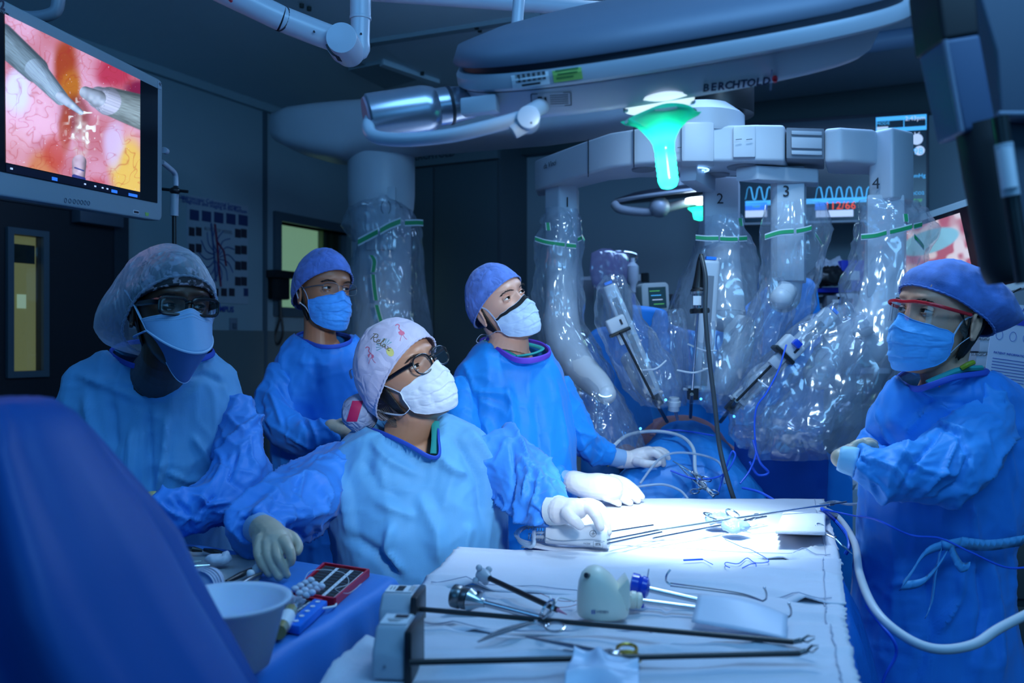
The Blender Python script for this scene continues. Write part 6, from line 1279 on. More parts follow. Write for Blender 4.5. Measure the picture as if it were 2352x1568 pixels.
# sterile films
def film(name, rings, m=FILM, seed=0, amp=.018, n=72, closed=True, vlev=6, parent=None):
    fine = []
    for i in range(len(rings)-1):
        for k in range(vlev):
            t = k/vlev; fine.append(tuple(rings[i][j]*(1-t)+rings[i+1][j]*t for j in range(5)))
    fine.append(rings[-1]); g = G(); g.loft([ringpx(*r, n=n, ex=2.0) for r in fine], False); me = g.mesh(name); a = coords(me); nr = normals(me)
    q = a*np.array((1, 1, .32)); d = (ridged(q, 16, seed, 1.5)-.5)*amp+(ridged(a, 30, seed+2, 2)-.4)*amp*.5+crumple(a, 9, seed+4)*amp
    setco(me, a+nr*d[:, None]); return meshobj(name, me, m, parent or rb)
film('sterile_drape', [(455, 855, 905, 4.1, .10), (480, 800, 940, 4.15, .17), (520, 785, 968, 4.2, .19), (560, 815, 972, 4.2, .19), (650, 805, 975, 4.2, .20), (760, 800, 992, 4.2, .22), (900, 790, 1010, 4.2, .24)], seed=1, amp=.02)
film('sterile_drape', [(482, 1250, 1333, 3.4, .09), (510, 1240, 1338, 3.4, .11), (552, 1228, 1340, 3.38, .12), (640, 1226, 1338, 3.34, .12), (740, 1225, 1345, 3.3, .14), (830, 1250, 1400, 3.2, .15), (900, 1290, 1425, 3.08, .15), (960, 1300, 1460, 3.02, .14), (1040, 1310, 1490, 3.0, .12)], seed=2)
film('sterile_drape', [(498, 1612, 1702, 3.22, .09), (545, 1598, 1722, 3.22, .12), (600, 1575, 1735, 3.2, .14), (680, 1545, 1748, 3.18, .15), (760, 1535, 1750, 3.14, .16), (850, 1552, 1740, 3.08, .15), (925, 1575, 1680, 3.02, .10)], seed=3)
film('sterile_drape', [(470, 1758, 1895, 3.04, .09), (530, 1748, 1902, 3.04, .12), (600, 1752, 1890, 3.06, .13), (660, 1745, 1878, 3.08, .14), (720, 1725, 1862, 3.1, .15), (800, 1690, 1820, 3.12, .14), (900, 1650, 1760, 3.08, .10)], seed=4)
film('sterile_drape', [(462, 1966, 2098, 3.0, .09), (490, 1966, 2120, 3.0, .11), (530, 1962, 2145, 3.0, .13), (600, 1955, 2128, 3.0, .14), (700, 1930, 2105, 2.98, .16), (800, 1880, 2090, 2.94, .18), (900, 1800, 2040, 2.9, .18), (980, 1740, 1985, 2.86, .16), (1050, 1720, 1950, 2.84, .10)], seed=5, m=FILM2, amp=.026)
film('sterile_drape', [(632, 1392, 1432, 3.06, .05), (660, 1372, 1450, 3.06, .08), (740, 1370, 1490, 3.06, .10), (820, 1395, 1545, 3.04, .10), (890, 1430, 1575, 3.02, .09), (935, 1470, 1560, 3.0, .05)], seed=6)
film('sterile_drape', [(696, 1895, 1945, 2.92, .05), (730, 1850, 1990, 2.93, .09), (800, 1770, 1985, 2.93, .12), (870, 1710, 1960, 2.92, .13), (940, 1680, 1935, 2.9, .13), (1000, 1672, 1900, 2.88, .10), (1030, 1700, 1840, 2.86, .05)], seed=7, m=FILM2, amp=.024)
film('sterile_drape', [(640, 1745, 1790, 3.0, .03), (700, 1720, 1830, 3.02, .10), (800, 1650, 1800, 3.04, .12), (900, 1600, 1740, 3.04, .10), (950, 1620, 1700, 3.02, .05)], seed=8, amp=.024)
film('sterile_drape', [(712, 1510, 1560, 3.1, .04), (760, 1490, 1580, 3.1, .08), (850, 1480, 1585, 3.08, .08), (930, 1500, 1580, 3.05, .05)], seed=9)
# green and white tape round the films
def tape(pts, w=.012, name='green_tape'):
    vv = smooth_curve([P(*q) for q in pts], 5); g = G(); n = len(vv); g.sheet(lambda u, v: vv[min(int(round(u*(n-1))), n-1)]+Vector((0, -.001, (v-.5)*w)), n, 2); t = g.build(name, GREENT, rb, smooth=0, solid=.0008)
    g = G(); g.sheet(lambda u, v: vv[min(int(round(u*(n-1))), n-1)]+Vector((0, .0012, (v-.5)*w*1.7)), n, 2); g.build('tape_border', TAPEW, t, smooth=0, solid=.0006)
tape([(822, 556, 3.99), (845, 544, 3.985), (868, 532, 3.98)], .022); tape([(873, 530, 3.98), (895, 518, 3.985), (920, 508, 3.99)], .022); tape([(930, 512, 3.99), (958, 511, 4.02), (972, 512, 4.05)], .018)
def vtape(pts, w):
    vv = smooth_curve([P(*q) for q in pts], 5); g = G(); n = len(vv); g.sheet(lambda u, v: vv[min(int(round(u*(n-1))), n-1)]+Vector(((v-.5)*w, -.001, 0)), n, 2); t = g.build('green_tape', GREENT, rb, smooth=0, solid=.0008)
    g = G(); g.sheet(lambda u, v: vv[min(int(round(u*(n-1))), n-1)]+Vector(((v-.5)*w*1.5, .0012, 0)), n, 2); g.build('tape_border', TAPEW, t, smooth=0, solid=.0006)
vtape([(853, 586, 3.97), (860, 600, 3.97), (857, 625, 3.97)], .016); vtape([(857, 630, 3.97), (860, 660, 3.97), (864, 690, 3.97)], .016); vtape([(865, 700, 3.97), (870, 720, 3.97), (876, 740, 3.97)], .016)
tape([(1229, 548, 3.27), (1255, 556, 3.255), (1297, 562, 3.25)]); tape([(1301, 563, 3.25), (1312, 564, 3.255), (1323, 565, 3.26)]); tape([(1327, 550, 3.27), (1336, 546, 3.3)])
tape([(1598, 545, 3.10), (1622, 547, 3.09), (1650, 547, 3.085)]); tape([(1654, 548, 3.085), (1675, 549, 3.09), (1694, 549, 3.095)]); tape([(1698, 548, 3.1), (1716, 547, 3.12)])
tape([(1757, 544, 2.925), (1790, 534, 2.915), (1823, 531, 2.91)]); tape([(1829, 531, 2.91), (1850, 527, 2.915), (1864, 523, 2.92)]); tape([(1873, 538, 2.95), (1880, 548, 2.96), (1887, 560, 2.98)], .010)
tape([(1978, 544, 2.865), (2010, 541, 2.86), (2036, 534, 2.86)]); tape([(2044, 533, 2.86), (2070, 527, 2.865), (2095, 520, 2.87)]); tape([(2099, 520, 2.87), (2118, 515, 2.89)]); tape([(2100, 543, 2.88), (2112, 555, 2.89), (2122, 568, 2.9)], .012)
for x, y, d in ((1258, 520, 3.27), (1700, 510, 3.12), (2080, 500, 2.88)): vtape([(x, y-9, d), (x+1, y, d), (x+2, y+9, d)], .012)
# ties holding the film
for k, (x0, y0, x1, y1, d) in enumerate(((1580, 790, 1645, 805, 2.9), (1476, 850, 1530, 828, 2.92), (1555, 850, 1625, 846, 2.88), (1742, 872, 1772, 888, 2.8))):
    g = G(); a, b = P(x0, y0, d), P(x1, y1, d); g.tube(smooth_curve([a, (a+b)/2+Vector((0, -.03, -.01)), b], 6), .003, 6); g.build('film_tie', TAPEW, rb)

# instruments on the robot
def endo_inst(name, label, box, d, ro, sh0, sh1, sh2, plug=False):
    t = thing(name, label, 'instrument', P(sh1[0], sh1[1], sh1[2])); x, y, w, h = box; M = facing(x, y, d) @ Matrix.Rotation(ro, 4, 'Z')
    g = G(); g.box((0, 0, 0), (w, h, .05), M); b = g.build('housing', mat('inst_housing', (.58, .6, .64), .4), t, bevel=.010, seg=3)
    g = G(); g.box((0, -h*.55, 0), (w*1.08, h*.22, .055), M); g.build('base_plate', BLACKP, t, bevel=.003); g = G(); g.box((w*.22, h*.05, .0255), (w*.10, h*.36, .003), M); g.build('slot', INK, b)
    g = G(); g.box((0, -h*1.0, 0), (w*.5, h*.8, .03), M); g.build('neck', ROB, t, bevel=.006)
    g = G(); g.cyl(P(*sh0), P(*sh1), .0045, 12); g.build('shaft', BLACKP, t); g = G(); g.cyl(P(*sh1), P(*sh2), .0065, 12); g.build('cannula_tube', STEEL_D, t)
    if plug: g = G(); g.box((0, h*.3, .03), (w*.36, h*.36, .03), M); g.build('plug', BLUEP, t, bevel=.004)
    return t
endo_inst('robotic_instrument', 'black-shafted robotic instrument entering the patient at left of the camera scope', (1416, 745, .068, .052), 2.98, .42, (1424, 762, 2.93), (1502, 915, 2.93), (1532, 968, 3.10))
endo_inst('robotic_instrument', 'black-shafted robotic instrument with blue plug entering the patient from the right', (1814, 798, .075, .060), 2.84, -.78, (1792, 818, 2.84), (1692, 920, 2.86), (1655, 968, 3.06), True)
es = thing('endoscope', 'black-topped camera scope with thick cable standing upright at the robot centre', 'endoscope', P(1590, 905, 2.92))
g = G(); v, r = chain([(1611, 583, 2.86, 4), (1609, 600, 2.86, 8), (1605, 640, 2.86, 11), (1603, 662, 2.86, 14)]); g.tube(v, r, 20); g.build('strain_relief', BLACKP, es)
M = facing(1606, 690, 2.86) @ Matrix.Rotation(.05, 4, 'Z') @ Matrix.Rotation(-PI/2, 4, 'X')
g = G(); g.lathe([(.030, -.038), (.030, -.026), (.022, -.024), (.022, .020), (.027, .022), (.027, .030), (.018, .034)], M, 28); g.build('camera_head', mat('camera_silver', (.4, .43, .48), .25, .7), es); g = G(); g.box((0, 0, 0), (.026, .030, .004), facing(1601, 690, 2.833)); g.build('label', LABELW, es)
g = G(); g.lathe([(.031, -.042), (.033, -.034), (.031, -.026)], M, 28); g.build('lower_ring', BLACKP, es); g = G(); g.lathe([(.026, .030), (.028, .034), (.020, .042)], M, 28); g.build('upper_ring', BLACKP, es)
g = G(); g.cyl(P(1603, 716, 2.86), P(1590, 895, 2.90), .0048, 12); g.build('shaft', STEEL, es); g = G(); g.cyl(P(1589, 905, 2.90), P(1586, 958, 3.15), .006, 12); g.build('cannula_tube', STEEL_D, es)
wrapcord('camera_cable', 'thick black cable running down from the camera scope', [P(1611, 588, 2.85), P(1621, 640, 2.82), P(1620, 720, 2.8), P(1630, 830, 2.78), P(1642, 930, 2.76), P(1652, 1020, 2.74), P(1668, 1090, 2.70), P(1690, 1160, 2.68)], .0075, mat('cable_grey', (.05, .06, .07), .4), n=12)
wrapcord('cord', 'blue power cord from the right robotic instrument to the patient drape', [P(1806, 792, 2.80), P(1800, 812, 2.78), P(1788, 850, 2.77), P(1762, 900, 2.76), P(1738, 935, 2.76), P(1733, 985, 2.76), P(1736, 1040, 2.74), P(1722, 1080, 2.72), P(1700, 1110, 2.70)], .003, BLUE_CORD, cat='cord')
g = G(); M = facing(1548, 925, 2.98) @ Matrix.Rotation(-PI/2, 4, 'X') @ Matrix.Rotation(.2, 4, 'X')
t = thing('white_port', 'white assistant port beside the left robotic instrument', 'port', P(1550, 945, 2.98)); g.lathe([(.012, -.030), (.020, -.026), (.020, -.012), (.023, -.010), (.023, .006), (.018, .008), (.018, .018), (.008, .020)], M, 24); g.build('head', ROB, t); g = G(); g.cyl(P(1549, 935, 2.98), P(1556, 962, 3.2), .006, 10); g.build('tube', TUBE, t)

# ------------------------------------------------------------------ patient
pt_ = thing('person', 'patient lying under blue drapes with bare belly below the instruments', 'person', (P(1590, 1000, 3.2).x, 3.1, .90))
bx = lambda px, d: P(px, 784, d).x
g = G()
def sec(x, y, z, w, h): return [Vector((x+w*math.cos(a), y, z+h*math.sin(a))) for a in np.linspace(0, 2*PI, 33)[:-1]]
X0 = bx(1585, 3.25)
g.loft([sec(X0-.02, 2.84, .90, .10, .06), sec(X0-.02, 2.9, .90, .15, .08), sec(X0, 3.05, .94, .17, .08), sec(X0, 3.2, 1.0, .165, .12), sec(X0, 3.27, 1.0, .165, .150), sec(X0, 3.34, 1.01, .17, .155), sec(X0+.01, 3.45, 1.02, .175, .14), sec(X0+.02, 3.65, 1.02, .18, .12), sec(X0+.02, 3.78, 1.02, .15, .09), sec(X0+.02, 3.84, 1.03, .06, .06), sec(X0+.02, 3.95, 1.04, .055, .055)])
g.X = Matrix.Translation((X0+.02, 4.02, 1.07)) @ Matrix.Rotation(PI, 4, 'Z') @ Matrix.Rotation(-PI/2, 4, 'X') @ Matrix.Rotation(PI, 4, 'Z'); head_mesh(g); g.X = Matrix.Identity(4)
for s in (-1, 1): g.tube([Vector((X0+s*.17, 3.7, 1.02)), Vector((X0+s*.21, 3.5, .99)), Vector((X0+s*.20, 3.2, .98))], [.05, .042, .032], 14)
me = g.remesh(.008, 3); meshobj('body', me, mat('belly_skin', (.42, .16, .10), .4, sss=.1, vary=(30, .1)), pt_)
dr_ = thing('patient_drape', 'blue surgical drape covering the patient up to the belly', 'drape', (X0, 3.0, .5))
def dsec(px0, px1, top, d, zb):
    a, b = bx(px0, d), bx(px1, d); zt = CZ-(top-784)/F*d; cx = (a+b)/2; w = (b-a)/2; out = []
    for q in np.linspace(0, PI, 61): out.append(Vector((cx-w*np.sign(math.cos(q))*abs(math.cos(q))**.8, d, zb+(zt-zb)*abs(math.sin(q))**.55)))
    return out
g = G(); g.loft([dsec(1485, 1672, 970, 3.26, .75), dsec(1468, 1692, 976, 3.2, .7), dsec(1440, 1715, 992, 3.08, .65), dsec(1405, 1745, 1012, 2.98, .6), dsec(1370, 1775, 1045, 2.88, .6), dsec(1345, 1800, 1085, 2.80, .6), dsec(1330, 1830, 1180, 2.76, .5), dsec(1330, 1830, 1300, 2.74, .4)], False, False)
me = g.mesh('d'); 
md = bpy.data.objects.new('t', me); COL.objects.link(md); s_ = md.modifiers.new('s', 'SUBSURF'); s_.levels = 2; dg = bpy.context.evaluated_depsgraph_get(); me2 = bpy.data.meshes.new_from_object(md.evaluated_get(dg)); bpy.data.objects.remove(md)
a = coords(me2); nr = normals(me2); sg = 1 if nr[:, 2].mean() > 0 else -1; setco(me2, a+nr*sg*((crumple(a, 7, 3, (1, .5, 1))*.020+crumple(a, 20, 8)*.005))[:, None]); o = meshobj('cloth', me2, mat('drape_mid', (.02, .26, .72), .45, vary=(5, .12), crease=(9, .3, .01)), dr_); o.modifiers.new('s', 'SOLIDIFY').thickness = .003
g = G(); pp = [P(1508, 985, 3.20), P(1500, 998, 3.13), P(1512, 966, 3.24), P(1530, 958, 3.28)]; g.tube(smooth_curve([P(1498, 1000, 3.09), P(1503, 978, 3.16), P(1518, 963, 3.22)], 6), .010, 8, flat=.5); g.build('adhesive_edge', mat('edge_pink', (.55, .25, .28), .5), dr_)
# operating table under the patient
ot = thing('operating_table', 'operating table beneath the draped patient', 'operating table', (X0, 3.3, 0)); g = G(); g.box((X0, 3.35, .86), (.52, 1.5, .08)); g.build('tabletop', BLACKP, ot, bevel=.02); g = G(); g.box((X0, 3.4, .45), (.22, .3, .76)); g.build('pedestal', ROB_D, ot, bevel=.02); g = G(); g.box((X0, 3.4, .05), (.5, 1.0, .09)); g.build('base', ROB_D, ot, bevel=.02)
# tubes, cords and clamps on the drape
for k, (pts, r, m, lab, cat) in enumerate((
    ([(1402, 1032, 2.80), (1440, 1000, 2.95), (1500, 990, 3.0), (1560, 1000, 2.95), (1592, 1030, 2.85), (1600, 1090, 2.76), (1640, 1140, 2.70)], .006, WHITE_CORD, 'pale flat tube arching over the patient drape', 'tube'),
    ([(1470, 1110, 2.74), (1520, 1050, 2.80), (1580, 1040, 2.82), (1650, 1060, 2.80), (1665, 1110, 2.74)], .004, TUBE, 'clear tube looping right over the patient drape', 'tube'),
    ([(1460, 1118, 2.74), (1520, 1112, 2.74), (1560, 1125, 2.72), (1580, 1145, 2.70)], .004, TUBE, 'clear tube curving behind the flat gloved hand', 'tube'),
    ([(1650, 1130, 2.72), (1672, 1060, 2.74), (1682, 1036, 2.74), (1688, 1050, 2.73), (1660, 1090, 2.72), (1600, 1100, 2.74), (1540, 1080, 2.76)], .003, BLUE_CORD, 'bright blue cord with a loop on the patient drape', 'cord'),
    ([(1705, 1120, 2.70), (1745, 1130, 2.66), (1790, 1155, 2.62)], .004, BLUE_CORD, 'blue cord running to the folded towels', 'cord'),
    ([(1490, 990, 3.02), (1560, 988, 3.04), (1640, 1000, 3.0)], .003, BLUE_CORD, 'thin dark blue cord lying across below the belly', 'cord'),
    ([(1730, 1010, 2.74), (1745, 1060, 2.74), (1765, 1085, 2.74), (1740, 1090, 2.74), (1722, 1060, 2.74)], .004, BLUE_CORD, 'dark blue cord twisted beside the right film', 'cord'),
    ([(1440, 1120, 2.6), (1425, 1150, 2.56), (1400, 1175, 2.5)], .003, TUBE, 'thin clear tube under the flat gloved hand', 'tube'))):
    wrapcord(cat, lab, [P(*q) for q in pts], r, m, cat=cat)
ringed('hemostat', 'long steel clamp lying on the patient drape before the left hand', P(1545, 1058, 2.80), P(1590, 1085, 2.76), [P(1622, 1100, 2.73), P(1612, 1112, 2.72)], ringr=.014, r=.003)
ringed('hemostat', 'steel clamp lower on the drape with one hanging ring', P(1560, 1070, 2.79), P(1610, 1118, 2.73), [P(1596, 1128, 2.71), P(1640, 1130, 2.71)], ringr=.013, r=.003)
# drape screens hung beyond the patient
def curtain(name, label, top, d, zb, m, seed=0, amp=.02, cat='drape'):
    tp = smooth_curve([P(x, y, d+dd) for x, y, dd in top], 10); n = len(tp); g = G(); g.sheet(lambda u, v: (lambda p: Vector((p.x, p.y, p.z+(zb-p.z)*v)))(tp[min(int(round(u*(n-1))), n-1)]), n, 40)
    me = g.mesh(name); a = coords(me); q = a*np.array((1, 1, .25)); a[:, 1] += (ridged(q, 7, seed, 1.4)-.5)*amp*2.2+crumple(a, 9, seed)*amp*.5; setco(me, a); o = meshobj(name, me, m); o.modifiers.new('s', 'SOLIDIFY').thickness = .003; return tag(o, label, cat)
curtain('screen_drape', 'dark blue drape hung left of the left robotic instrument', [(1335, 800, 0), (1360, 760, 0), (1400, 752, 0), (1450, 790, 0), (1480, 880, 0), (1500, 960, 0)], 3.5, .5, DRAPE, 2)
curtain('screen_drape', 'bright blue drape behind the robot arms between camera scope and right instrument', [(1452, 700, 0), (1525, 712, 0), (1545, 745, 0), (1640, 760, .05), (1730, 690, .05), (1780, 650, 0), (1860, 640, 0), (1880, 700, 0), (1890, 820, 0)], 3.75, .6, mat('drape_bright', (.01, .30, .85), .5, vary=(5, .1)), 5)
curtain('screen_drape', 'deep blue drape hanging below the right robot film', [(1690, 975, 0), (1780, 985, 0), (1880, 1010, 0), (1905, 1060, 0)], 3.0, .3, mat('drape_deep', (.006, .10, .50), .5), 8)
curtain('screen_drape', 'lighter blue sheet corner behind the folded towels', [(1890, 1030, 0), (1930, 1060, -.02), (1960, 1100, -.04)], 3.05, .3, mat('drape_bright', (.01, .30, .85), .5), 9, .01)
cs = thing('console', 'pale equipment console behind the right woman\'s folded arms', 'console', (P(1960, 1200, 3.3).x, 3.3, 0)); g = G(); cc = P(1960, 1170, 3.3); g.box((cc.x, 3.3, .5), (.30, .3, .84)); g.build('cabinet', ROB, cs, bevel=.02); g = G(); g.beam(P(1900, 1088, 3.1), P(1962, 1120, 3.05), .05, .03); g.build('handle', ROB, cs, bevel=.006); g = G(); g.box((cc.x, 3.3, .05), (.4, .4, .08)); g.build('base', ROB_D, cs, bevel=.01)
# ================================================================== lamps, screens and background equipment
LAMP = mat('lamp_housing', (.44, .47, .54), .42, .15, vary=(4, .05)); LAMP_D = mat('lamp_dark', (.02, .025, .04), .5); ARMW = mat('arm_white', (.50, .54, .62), .32)
LAMP_M = mat('lamp_rim', (.40, .42, .48), .42, .2)
lm = thing('surgical_light', 'large tilted surgical light head with curved arm and green handle above the table', 'surgical light', P(1520, 240, 1.62))
ro = math.radians(9.8); tl_ = math.radians(24)
LX = Vector((math.cos(ro), 0, math.sin(ro))); LZ = Vector((0, -math.sin(tl_), math.cos(tl_))); LM = frame(P(1556, 102, 1.62), LX, LZ)
def srings(prof, ax=.415, ay=.24, n=96, e=.82):
    return [[LM @ Vector((s*ax*np.sign(math.cos(a))*abs(math.cos(a))**e+ox, s*ay*np.sign(math.sin(a))*abs(math.sin(a))**e, z)) for a in np.linspace(0, 2*PI, n+1)[:-1]] for s, z, ox in prof]
def lampart(name, prof, m, sm=35): g = G(); g.loft(srings(prof)); return g.build(name, m, lm, smooth=sm)
low = lampart('lower_housing', [(.30, -.068, -.02), (.74, -.067, -.02), (.84, -.062, -.02), (.88, -.052, -.02), (.93, -.010, -.02), (.80, -.004, 0)], LAMP)
rim = lampart('rim', [(.80, -.008, 0), (.985, -.007, 0), (1.0, -.002, 0), (1.0, .014, 0), (.985, .022, 0), (.80, .023, 0)], LAMP)
lampart('gap_ring', [(.80, .020, 0), (.965, .020, 0), (.965, .036, 0), (.80, .036, 0)], LAMP_D)
lampart('dome', [(.82, .033, -.01), (.975, .034, -.01), (.98, .038, -.01), (.95, .062, -.01), (.80, .078, 0), (.60, .088, .02), (.2, .094, .04), (.01, .095, .04)], mat('lamp_dome', (.15, .18, .25), .5, .1), 60)
def proj(me, bv, off=.004):
    a = coords(me); o = Vector((0, 0, CZ))
    for i in range(len(a)):
        d = (Vector(a[i])-o).normalized(); h = bv.ray_cast(o, d)
        if h[0] is not None: q = h[0]-d*off; a[i] = q
    setco(me, a)
lb_ = BVHTree.FromPolygons([v.co for v in low.data.vertices], [tuple(f.vertices) for f in low.data.polygons]); rb_ = BVHTree.FromPolygons([v.co for v in rim.data.vertices], [tuple(f.vertices) for f in rim.data.polygons])
def onbody(bv, px, py, dx, off):
    o = Vector((0, 0, CZ)); h = bv.ray_cast(o, (P(px, py, 1)-o).normalized()); n = h[1]; n = n if n.dot(h[0]-o) < 0 else -n; h2 = bv.ray_cast(o, (P(px+dx[0], py+dx[1], 1)-o).normalized()); return frame(h[0]+n*off, h2[0]-h[0], n)
FB = onbody(lb_, 1665, 194, (10, -1.1), 0)
for k, ch in enumerate('BERCHTOLD'):
    FK = onbody(lb_, 1620+17.3*k, 200-1.95*k, (8, -.9), 0).translation; MK = FB.copy(); MK.translation = FK+FB.to_3x3() @ Vector((0, 0, .004)); text(ch, MK, .0185, mat('ink_navy', (.02, .025, .06), .5), low, 'lettering', .0004, 1, .0007)
g = G(); MM = facing(1771, 186, 1.25, roll=math.radians(8)); g.prism([(-.0035, -.013), (-.0015, -.013), (.0045, .016), (.0025, .016)], MM, .0001); tx = g.build('logo_bar', mat('ink_navy', (.02, .025, .06), .5), low, smooth=0); proj(tx.data, lb_)
g = G(); MM = facing(1780, 181, 1.25); g.prism([(.0042*math.cos(a), .0052*math.sin(a)) for a in np.linspace(0, 2*PI, 17)[:-1]], MM, .0001); tx = g.build('logo_dot', mat('dot_red', (.6, .02, .04), .4), low, smooth=0); proj(tx.data, lb_)
def sticker(bv, par, px, py, w, h, m, rows, mi=INK, roll=8, name='sticker'):
    MM = facing(px, py, 1.25, roll=math.radians(roll)); g = G(); N_ = 12
    vs = [MM @ Vector(((i/N_-.5)*w, (j/4-.5)*h, 0)) for j in range(5) for i in range(N_+1)]; g.add(vs, [(j*(N_+1)+i, j*(N_+1)+i+1, (j+1)*(N_+1)+i+1, (j+1)*(N_+1)+i) for j in range(4) for i in range(N_)]); s = g.build(name, m, par, smooth=0); proj(s.data, bv, .0016)
    g = G()
    for (x, y, ww, hh) in rows: g.add([MM @ Vector((x*w+a*ww*w/2, y*h+b*hh*h/2, 0)) for a, b in ((-1, -1), (1, -1), (1, 1), (-1, 1))], [(0, 1, 2, 3)])
    p_ = g.build('sticker_print', mi, s, smooth=0); proj(p_.data, bv, .0026)
bars = [(-.38+.045*k, .08, .018+.014*((k*7) % 3), .5) for k in range(18)]+[(0, -.35, .5, .12)]
sticker(rb_, rim, 1218, 180, .054, .024, LABELW, bars); sticker(rb_, rim, 1303, 168, .042, .022, mat('sticker_green', (.30, .55, .12), .5), [(0, .25, .8, .10), (0, 0, .7, .10), (-.1, -.25, .6, .10)], mat('ink_green', (.05, .2, .05), .5))
sticker(lb_, low, 1266, 229, .058, .020, mat('sticker_grey', (.40, .44, .52), .4), [(-.28, 0, .10, .5), (-.14, 0, .05, .4)]+[(.2, .3-.15*k, .45, .05) for k in range(5)]+[(0, .46, .98, .05), (0, -.46, .98, .05), (-.49, 0, .02, .9), (.49, 0, .02, .9)], roll=3)
# tail cylinder and curved arm
tailA, tailB = P(1046, 240, 1.60), P(845, 272, 1.56); ax = (tailB-tailA).normalized(); MT = frame(tailA, ax, (0, 0, 1)) @ Matrix.Rotation(PI/2, 4, 'Y'); L = (tailB-tailA).length
g = G(); g.lathe([(.030, -.03), (.032, .0), (.034, .012), (.034, .035), (.037, .038), (.041, .05), (.043, .06), (.043, L-.003), (.040, L)], MT, 36); g.build('tail_cylinder', mat('lamp_metal', (.36, .38, .46), .25, .75), lm)
g = G(); g.lathe([(.0345, .008), (.0355, .009), (.0355, .013), (.0345, .014)], MT, 36); g.build('tail_ring', LAMP_D, lm); g = G(); g.lathe([(0, L), (.0385, L), (.037, L+.004), (0, L+.005)], MT, 36); g.build('tail_cap', mat('cap_mauve', (.32, .22, .30), .5), lm)
g = G(); g.beam(P(1062, 248, 1.52), P(1145, 238, 1.50), .03, .026, (0, -1, 0)); g.build('side_block', LAMP, lm, bevel=.005)
g = G(); g.tube(smooth_curve([P(858, 262, 1.56), P(846, 290, 1.53), P(862, 314, 1.50), (P(930, 321, 1.46)), P(1030, 312, 1.42), P(1120, 292, 1.40), P(1200, 270, 1.39)], 6), .0115, 16); g.build('curved_arm', ARMW, lm)
g = G(); c = P(1214, 272, 1.38); g.cyl(c+Vector((0, -.012, 0)), c+Vector((0, .03, 0)), .0185, 24); g.build('elbow_disc', ARMW, lm, bevel=.003); g = G(); g.cyl(P(1178, 304, 1.39), P(1208, 284, 1.39), .0115, 18, .014); g.build('elbow_stub', ARMW, lm, bevel=.002)
g = G(); g.cyl(c+Vector((.004, -.0135, -.010)), c+Vector((.004, -.012, -.010)), .0016, 8); g.build('elbow_screw', INK, lm); g = G(); g.cyl(P(1214, 262, 1.40), LM @ Vector((-.22, 0, -.05)), .014, 14); g.build('elbow_link', ARMW, lm)
# emitting window material, plate with added glow, sterile green handle
EM = mat('lamp_window', (.8, .9, 1), .3, emit=(.75, .92, 1), estr=6)
hx_ = P(1515, 238, 1.60)
g = G(); M0 = Matrix.Translation(P(1514, 241, 1.50)) @ Matrix.Rotation(-.12, 4, 'Y'); g.lathe([(.0, .006), (.055, .008), (.061, .003), (.060, -.001), (.03, -.006), (0, -.006)], M0, 36, caps=False); g.build('handle_plate', mat('plate_white_glow', (.8, .85, .9), .3, emit=(.75, .92, 1), estr=.8), lm)  # emission added to brighten the white plate under the lamp
for s in (-1, 1): g = G(); g.box((s*.058, 0, 0), (.008, .012, .010), M0); g.build('plate_lug', STEEL, lm, bevel=.002)
g = G(); g.lathe([(.015, -.022), (.016, -.004), (.014, .0)], M0, 24); g.build('stem', STEEL_D, lm)
gm = bpy.data.materials.new('handle_sleeve_green'); gm.use_nodes = True; nt = gm.node_tree; nt.nodes.remove(nt.nodes['Principled BSDF']); tr_ = nt.nodes.new('ShaderNodeBsdfTranslucent'); tr_.inputs[0].default_value = (.02, .85, .58, 1); di = nt.nodes.new('ShaderNodeBsdfDiffuse'); di.inputs[0].default_value = (.02, .75, .5, 1); gl = nt.nodes.new('ShaderNodeBsdfGlossy'); gl.inputs['Roughness'].default_value = .15; mx = nt.nodes.new('ShaderNodeMixShader'); mx.inputs[0].default_value = .35; m2 = nt.nodes.new('ShaderNodeMixShader'); m2.inputs[0].default_value = .10
nt.links.new(tr_.outputs[0], mx.inputs[1]); nt.links.new(di.outputs[0], mx.inputs[2]); nt.links.new(mx.outputs[0], m2.inputs[1]); nt.links.new(gl.outputs[0], m2.inputs[2]); nt.links.new(m2.outputs[0], nt.nodes['Material Output'].inputs[0])
g = G(); prof = [(.066, -.020), (.060, -.026), (.042, -.033), (.030, -.046), (.022, -.058), (.0185, -.066), (.0175, -.076)]+[(.0165+.0012*(k % 2), -.082-.0042*k) for k in range(12)]+[(.0165, -.134), (.013, -.142), (.006, -.145), (.0001, -.145)]
rings = []
for i, (r, z) in enumerate(prof): rings.append([M0 @ Vector((r*math.cos(a)*(1+(.10*math.sin(5*a+1) if i < 3 else .02*math.sin(3*a))), r*math.sin(a), z+(.005*math.sin(3*a) if i < 3 else 0))) for a in np.linspace(0, 2*PI, 49)[:-1]])
g.loft(rings, False); g.build('handle_sleeve', gm, lm, smooth=180)
g = G(); g.lathe([(.015, -.028), (.060, -.023), (.062, -.021), (.015, -.019)], M0, 36); g.build('sleeve_disc', mat('sleeve_disc', (.6, .95, .85), .4), lm)
hl = bpy.data.lights.new('handle_glow_fill', 'POINT'); hl.energy = .22; hl.color = (.75, 1, .9); hl.shadow_soft_size = .006  # small lamps added inside the sleeve so the green glows
for z_ in (-.055, -.10, -.125):
    o_ = bpy.data.objects.new('handle_glow_fill', hl); COL.objects.link(o_); o_.location = M0 @ Vector((0, 0, z_))
